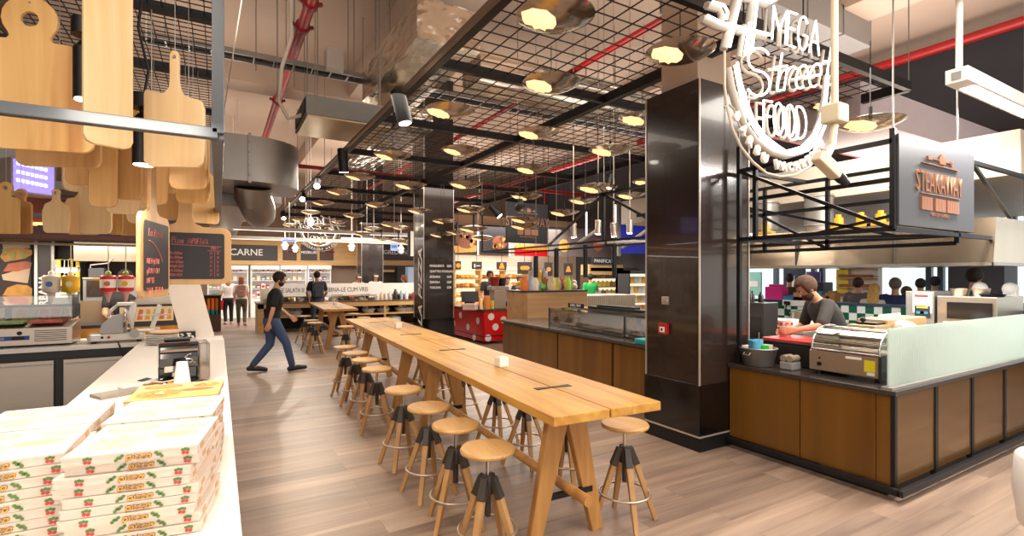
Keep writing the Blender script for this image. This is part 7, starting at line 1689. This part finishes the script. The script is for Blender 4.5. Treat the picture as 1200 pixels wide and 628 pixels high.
    if apron:
        b = B(); L = secs(.026); loft(b, L[:4]); 
        for v in list(b.bm.verts):
            if v.co.y < .02: b.bm.verts.remove(v)
        b.out('apron', cl('apron'+apron, apron), t, smooth=60)
    return t
# the walking man
person('man in a black t-shirt and jeans striding to the right past the bar tables', (.80, 9.59, 0), math.radians(-90), '#08080a', '#36496a', '#1a1310', 1.73,
       dict(pel=(0, 0, .90), chest=(0, .05, 1.22), neck=(0, .07, 1.44), head=(0, .125, 1.60), shR=(.18, .05, 1.385), shL=(-.18, .09, 1.385), elR=(.23, .0, 1.10), haR=(.21, -.06, .87), elL=(-.23, .13, 1.10), haL=(-.19, .30, .95),
            hiR=(.085, .02, .88), hiL=(-.085, 0, .88), knR=(.09, .22, .50), anR=(.09, .32, .085), toR=(.10, .485, .05), knL=(-.09, -.02, .47), anL=(-.09, -.30, .115), toL=(-.10, -.13, .032)), beard='#1a1310', vox=.0075, sleeve=.62)
# man with the backpack and his backpack
def backpack(label, x, y, z, c, rot=0, s=1.):
    t = thing('backpack', label, 'backpack', (x, y, z), rot)
    b = B(); b.prism(rrect(-.15, 0, .15, .46, .08), .15, basis((0, 0, 0), (1, 0, 0), (0, 0, 1))); b.out('main_bag', cl('bag'+c, c), t, bev=.03, segs=3)
    b = B(); b.prism(rrect(-.12, .03, .12, .25, .05), .05, basis((0, -.148, 0), (1, 0, 0), (0, 0, 1))); b.out('front_pocket', cl('bag'+c, c), t, bev=.02)
    for sx in (-1, 1): b = B(); b.tube([(sx*.09, .0, .43), (sx*.11, .10, .49), (sx*.12, .22, .40), (sx*.13, .20, .2), (sx*.12, .02, .06)], .016, 6); b.out('strap', cl('bag'+c, c), t, smooth=50)
    b = B(); b.tube([(-.13, -.15, .30), (0, -.156, .38), (.13, -.15, .30)], .004, 5); b.tube([(-.04, -.06, .46), (0, -.06, .50), (.04, -.06, .46)], .01, 6); b.out('zip_and_handle', m_grey, t)
    t.scale = (s,)*3
    return t
person('man in a dark shirt and jeans seen from behind with a backpack on', (2.49, 15.55, 0), 0, '#20242e', '#34465f', '#221812', 1.77, dict(elR=(.27, .02, 1.14), haR=(.20, .20, .98), elL=(-.27, .02, 1.14), haL=(-.20, .2, .98)))
backpack('dark grey blue backpack on the back of the man at the salad counter', 2.49, 15.41, 1.02, '#454b58')
person('woman in a white top and khaki trousers walking away with a pink backpack', (.67, 18.9, 0), math.radians(-6), '#e9e2dc', '#56523f', '#8a5a34', 1.62, dict(knR=(.10, .08, .50), anR=(.11, -.18, .12), toR=(.13, .02, .03), anL=(-.10, .15, .09), toL=(-.12, .34, .03)), SKIN2, shoes='#a8705f', hairlen=.1, fem=True)
backpack('dusty pink backpack on the woman in khaki trousers', .67, 18.76, .95, '#b78479', math.radians(-6), .88)
person('woman in a white top and black leggings walking away on the left', (.30, 19.7, 0), math.radians(4), '#efe6df', '#1d1b22', '#b98a55', 1.63, dict(anL=(-.09, -.12, .10), toL=(-.11, .06, .03), haL=(-.30, .0, .85)), SKIN2, shoes='#c8a58e', hairlen=.16, fem=True)
t = thing('shopping_bag', 'red shopping bag with a white patch hanging beside the woman in black leggings', 'bag', (-.03, 19.62, .5))
b = B(); b.prism([(-.17, 0), (.17, 0), (.2, .32), (-.2, .32)], .12, basis((0, .06, 0), (1, 0, 0), (0, 0, 1))); b.out('bag', m_pred, t, bev=.01); b = B(); b.prism(circ(0, .15, .09, 12), .003, basis((0, -.061, 0), (1, 0, 0), (0, 0, 1))); b.out('white_patch', m_white, t)
b = B()
for y in (-.05, .05): b.tube([(-.1, y, .32), (0, y, .45), (.1, y, .32)], .008, 5)
b.out('handle', m_pred, t)
# steak cook
person('bearded cook in a dark grey shirt leaning over the red cutting board', (5.72, 2.9, 0), math.radians(52), '#3f3a36', '#2a2a2c', '#5b3f2e', 1.76,
       dict(pel=(0, -.02, .93), chest=(0, .12, 1.21), neck=(0, .22, 1.38), head=(0, .32, 1.50), shR=(.19, .19, 1.335), shL=(-.19, .19, 1.335), elL=(-.36, .33, 1.14), haL=(-.40, .58, 1.10), gdL=(-.25, 1, -.05), elR=(.27, .24, 1.10), haR=(.18, .42, 1.02), gdR=(0, 1, -.1), look=(.0, 1, -.22)), beard='#4a3526', vox=.0085, sleeve=.75)
# kitchen worker on the left
person('kitchen worker in a black shirt reaching behind the hanging sauce tubs', (-1.15, 9.02, 0), math.radians(200), '#19181b', '#202024', '#2b1d15', 1.72, dict(elL=(-.25, .12, 1.18), haL=(-.16, .36, 1.08), elR=(.25, .10, 1.15), haR=(.2, .34, 1.06)))
# red counter workers
x = lambda px, Y: ony(px, 340, Y).x
person('worker in a dark shirt leaning on the red counter at the left', (x(574, 12.3), 12.3, 0), math.radians(165), '#3c3d42', '#26262a', '#2a1c14', 1.78, dict(elR=(.25, .1, 1.14), haR=(.25, .42, .98), elL=(-.25, .1, 1.14), haL=(-.22, .4, .98)), sleeve=.5)
person('smaller worker with glasses behind the red counter in the middle', (x(594, 13.2), 13.2, 0), math.radians(170), '#8d7f80', '#2b2b30', '#3a2416', 1.62, fem=True)
person('worker in a black shirt reaching down behind the red counter at the right', (x(609, 12.4), 12.4, 0), math.radians(150), '#242126', '#26262a', '#4a2d1c', 1.64, dict(elR=(.25, .1, 1.12), haR=(.22, .4, .95)), sleeve=.5)
# others
person('person in a green t-shirt seen from behind at the grocery shelves', (10.05, 12.4, 0), math.radians(-20), '#22a24a', '#3a3a40', '#241812', 1.70, dict(elR=(.28, .1, 1.2), haR=(.2, .34, 1.22)))
person('chef in white behind the salad counter', (4.75, 17.6, 0), math.radians(175), '#f1ece6', '#d8d2ca', '#4a2b1a', 1.72, dict(elR=(.27, .1, 1.14), haR=(.2, .36, 1.0)), cap='#f1ece6', sleeve=.9)
person('chef in pale pink with a cap left of the chef in white', (4.3, 18.2, 0), math.radians(185), '#d9b9ab', '#4a4442', '#5a2e1a', 1.68, cap='#e6d8cc', sleeve=.9, fem=True)
person('customer with auburn hair at the right end of the salad counter', (5.75, 17.5, 0), math.radians(60), '#3d3436', '#2d3140', '#7a4020', 1.66, hairlen=.08, fem=True)
y = lambda px, X: onx(px, 340, X).y
person('man in a brown shirt standing behind the pink bag by the windows', (11.0, y(925, 11.0), 0), math.radians(-60), '#4a3526', '#2c2c34', '#1d1410', 1.68)
person('man in a striped grey shirt seen from behind above the tiled wall', (10.0, y(1005, 10.0), 0), math.radians(-85), '#6c6266', '#30303a', '#3a2418', 1.60, sleeve=1.5)
person('woman with long blond hair above the tiled wall', (9.5, y(1024, 9.5), 0), math.radians(-80), '#dccfc0', '#3a3a44', '#d9a860', 1.50, hairlen=.28, fem=True)
person('man in a navy jacket with grey hair above the tiled wall', (9.6, y(1049, 9.6), 0), math.radians(-70), '#1f2d55', '#2a2c38', '#6a625c', 1.60, sleeve=1.5)
person('child with brown hair in a green top near the milk dispenser', (10.3, y(1063, 10.3), 0), math.radians(-40), '#2f8d5c', '#3a3a44', '#6b4428', 1.45, hairlen=.08, fem=True)
person('person in a dark coat and cap by the street window', (11.6, y(1079, 11.6), 0), math.radians(-60), '#23242c', '#23242c', '#2a2220', 1.58, cap='#8b8f98', sleeve=1.5)
person('person in a black coat behind the steel bowls by the street window', (12.0, y(1096, 12.0), 0), math.radians(-60), '#1d1d24', '#1d1d24', '#2b2b3a', 1.62, sleeve=1.5)
person('dark haired man whose head shows above the oven', (9.1, y(1141, 9.1), 0), math.radians(-100), '#3b3438', '#2a2a30', '#20140f', 1.74)
person('dark haired person at the far right behind the oven side', (11.0, y(1182, 11.0), 0), math.radians(-80), '#26262e', '#26262e', '#1b1416', 1.45)
# ================================================================= camera, light, world
cam = bpy.data.cameras.new('camera'); co = bpy.data.objects.new('camera', cam); COL.objects.link(co)
co.location = (0, 0, H); co.rotation_euler = (PI/2, 0, -TH)
cam.sensor_fit = 'HORIZONTAL'; cam.sensor_width = 36; cam.lens = 36*F/1200; cam.shift_y = -(314-CY)/1200*-1*-1
cam.shift_y = (CY-314)/1200; cam.clip_start = .05; cam.clip_end = 200
SC.camera = co
def area(name, loc, sx, sy, power, color=(1, .9, .78), rot=(0, 0, 0)):
    l = bpy.data.lights.new(name, 'AREA'); l.shape = 'RECTANGLE'; l.size = sx; l.size_y = sy; l.energy = power; l.color = color
    o = bpy.data.objects.new(name, l); COL.objects.link(o); o.location = loc; o.rotation_euler = rot
    return o
W = bpy.data.worlds.new('world'); SC.world = W; W.use_nodes = True
W.node_tree.nodes['Background'].inputs[0].default_value = (1, .93, .86, 1); W.node_tree.nodes['Background'].inputs[1].default_value = 1.05
for y in (1, 6, 11, 16, 20):
    area('ceiling_bay_fill', (3.4, y, 3.75), 4.5, 1.2, 62, (1, .88, .75))  # fill lamps without fixtures, added to light the room below the mesh
    area('ceiling_up_fill', (4.4, y, 4.15), 4.5, 2, 60, (1, .88, .76), (PI, 0, 0))  # upward fill added to brighten the slab above the mesh
    area('aisle_up_fill', (-.5, y, 4.4), 2, 2, 30, (1, .88, .76), (PI, 0, 0))  # upward fill added for the bare ceiling on the left
for y in (4, 10, 17): area('right_bay_fill', (9.5, y, 3.5), 3, 2, 130, (.95, .95, 1)); area('right_up_fill', (9.3, y, 4.3), 4, 3, 90, (1, .92, .85), (PI, 0, 0))  # fill lamps added to brighten the right side and its ceiling
area('pizza_counter_fill', (-.3, 1.95, 2.35), .5, 1.3, 27, (1, .9, .76))  # lamp without a body, added to light the pizza boxes
area('pizza_counter_end_fill', (.25, 5.2, 2.25), .1, 3.5, 14, (1, .9, .76))  # second bodiless fill added along the far part of the counter
area('glass_case_fill', (4.93, 5.4, 1.095), .3, 2.6, 9, (1, .93, .82))  # small fill added to brighten the food in the case
area('board_fill', (-.8, 1.6, 3.3), 1.5, .4, 14, (1, .86, .68), (math.radians(50), 0, 0))  # fill without a fixture, aimed at the hanging boards
area('linear_lamp_light', (5.8, 1.6, 3.1), 1.6, .12, 90, (1, .95, .9))
area('front_bay_fill', (3.2, -.6, 3.6), 3, 1, 110, (1, .92, .84))  # unseen lamp added behind the camera to brighten the right floor
area('right_front_up_fill', (7, .5, 4.2), 4, 2, 80, (1, .92, .85), (PI, 0, 0))  # upward fill added for the near right ceiling
area('kitchen_light', (-2.2, 8.4, 2.1), 3.5, .4, 60, (1, .88, .72))
area('meat_hall_light', (1.5, 19.5, 3.2), 9, 2, 260, (1, .95, .88))
area('hood_fill', (7.1, 3.3, 1.74), 1.2, 2.6, 55, (1, .96, .9))  # fill added under the hood to brighten the kitchen and tiles
area('window_hall_fill', (10.6, 5, 3.2), 2, 5, 120, (1, .98, .95))  # fill without a fixture over the window side
area('steak_kitchen_fill', (6, 3.2, 3.6), 2.5, 2, 130, (1, .92, .82))  # fill added to lift the steak kitchen, no fixture
area('bakery_fill', (8, 13.5, 3.2), 4, 3, 300, (1, .92, .8))  # fill added to make the far bakery brighter
SC.view_settings.view_transform = 'Standard'; SC.view_settings.look = 'None'; SC.view_settings.exposure = .42; SC.view_settings.gamma = 1
SC.view_settings.use_curve_mapping = False
SC.cycles.max_bounces = 7; SC.cycles.diffuse_bounces = 3; SC.cycles.glossy_bounces = 3; SC.cycles.transparent_max_bounces = 12; SC.cycles.transmission_bounces = 4
SC.cycles.caustics_reflective = False; SC.cycles.caustics_refractive = False; SC.cycles.sample_clamp_indirect = 4
SC.cycles.use_denoising = True
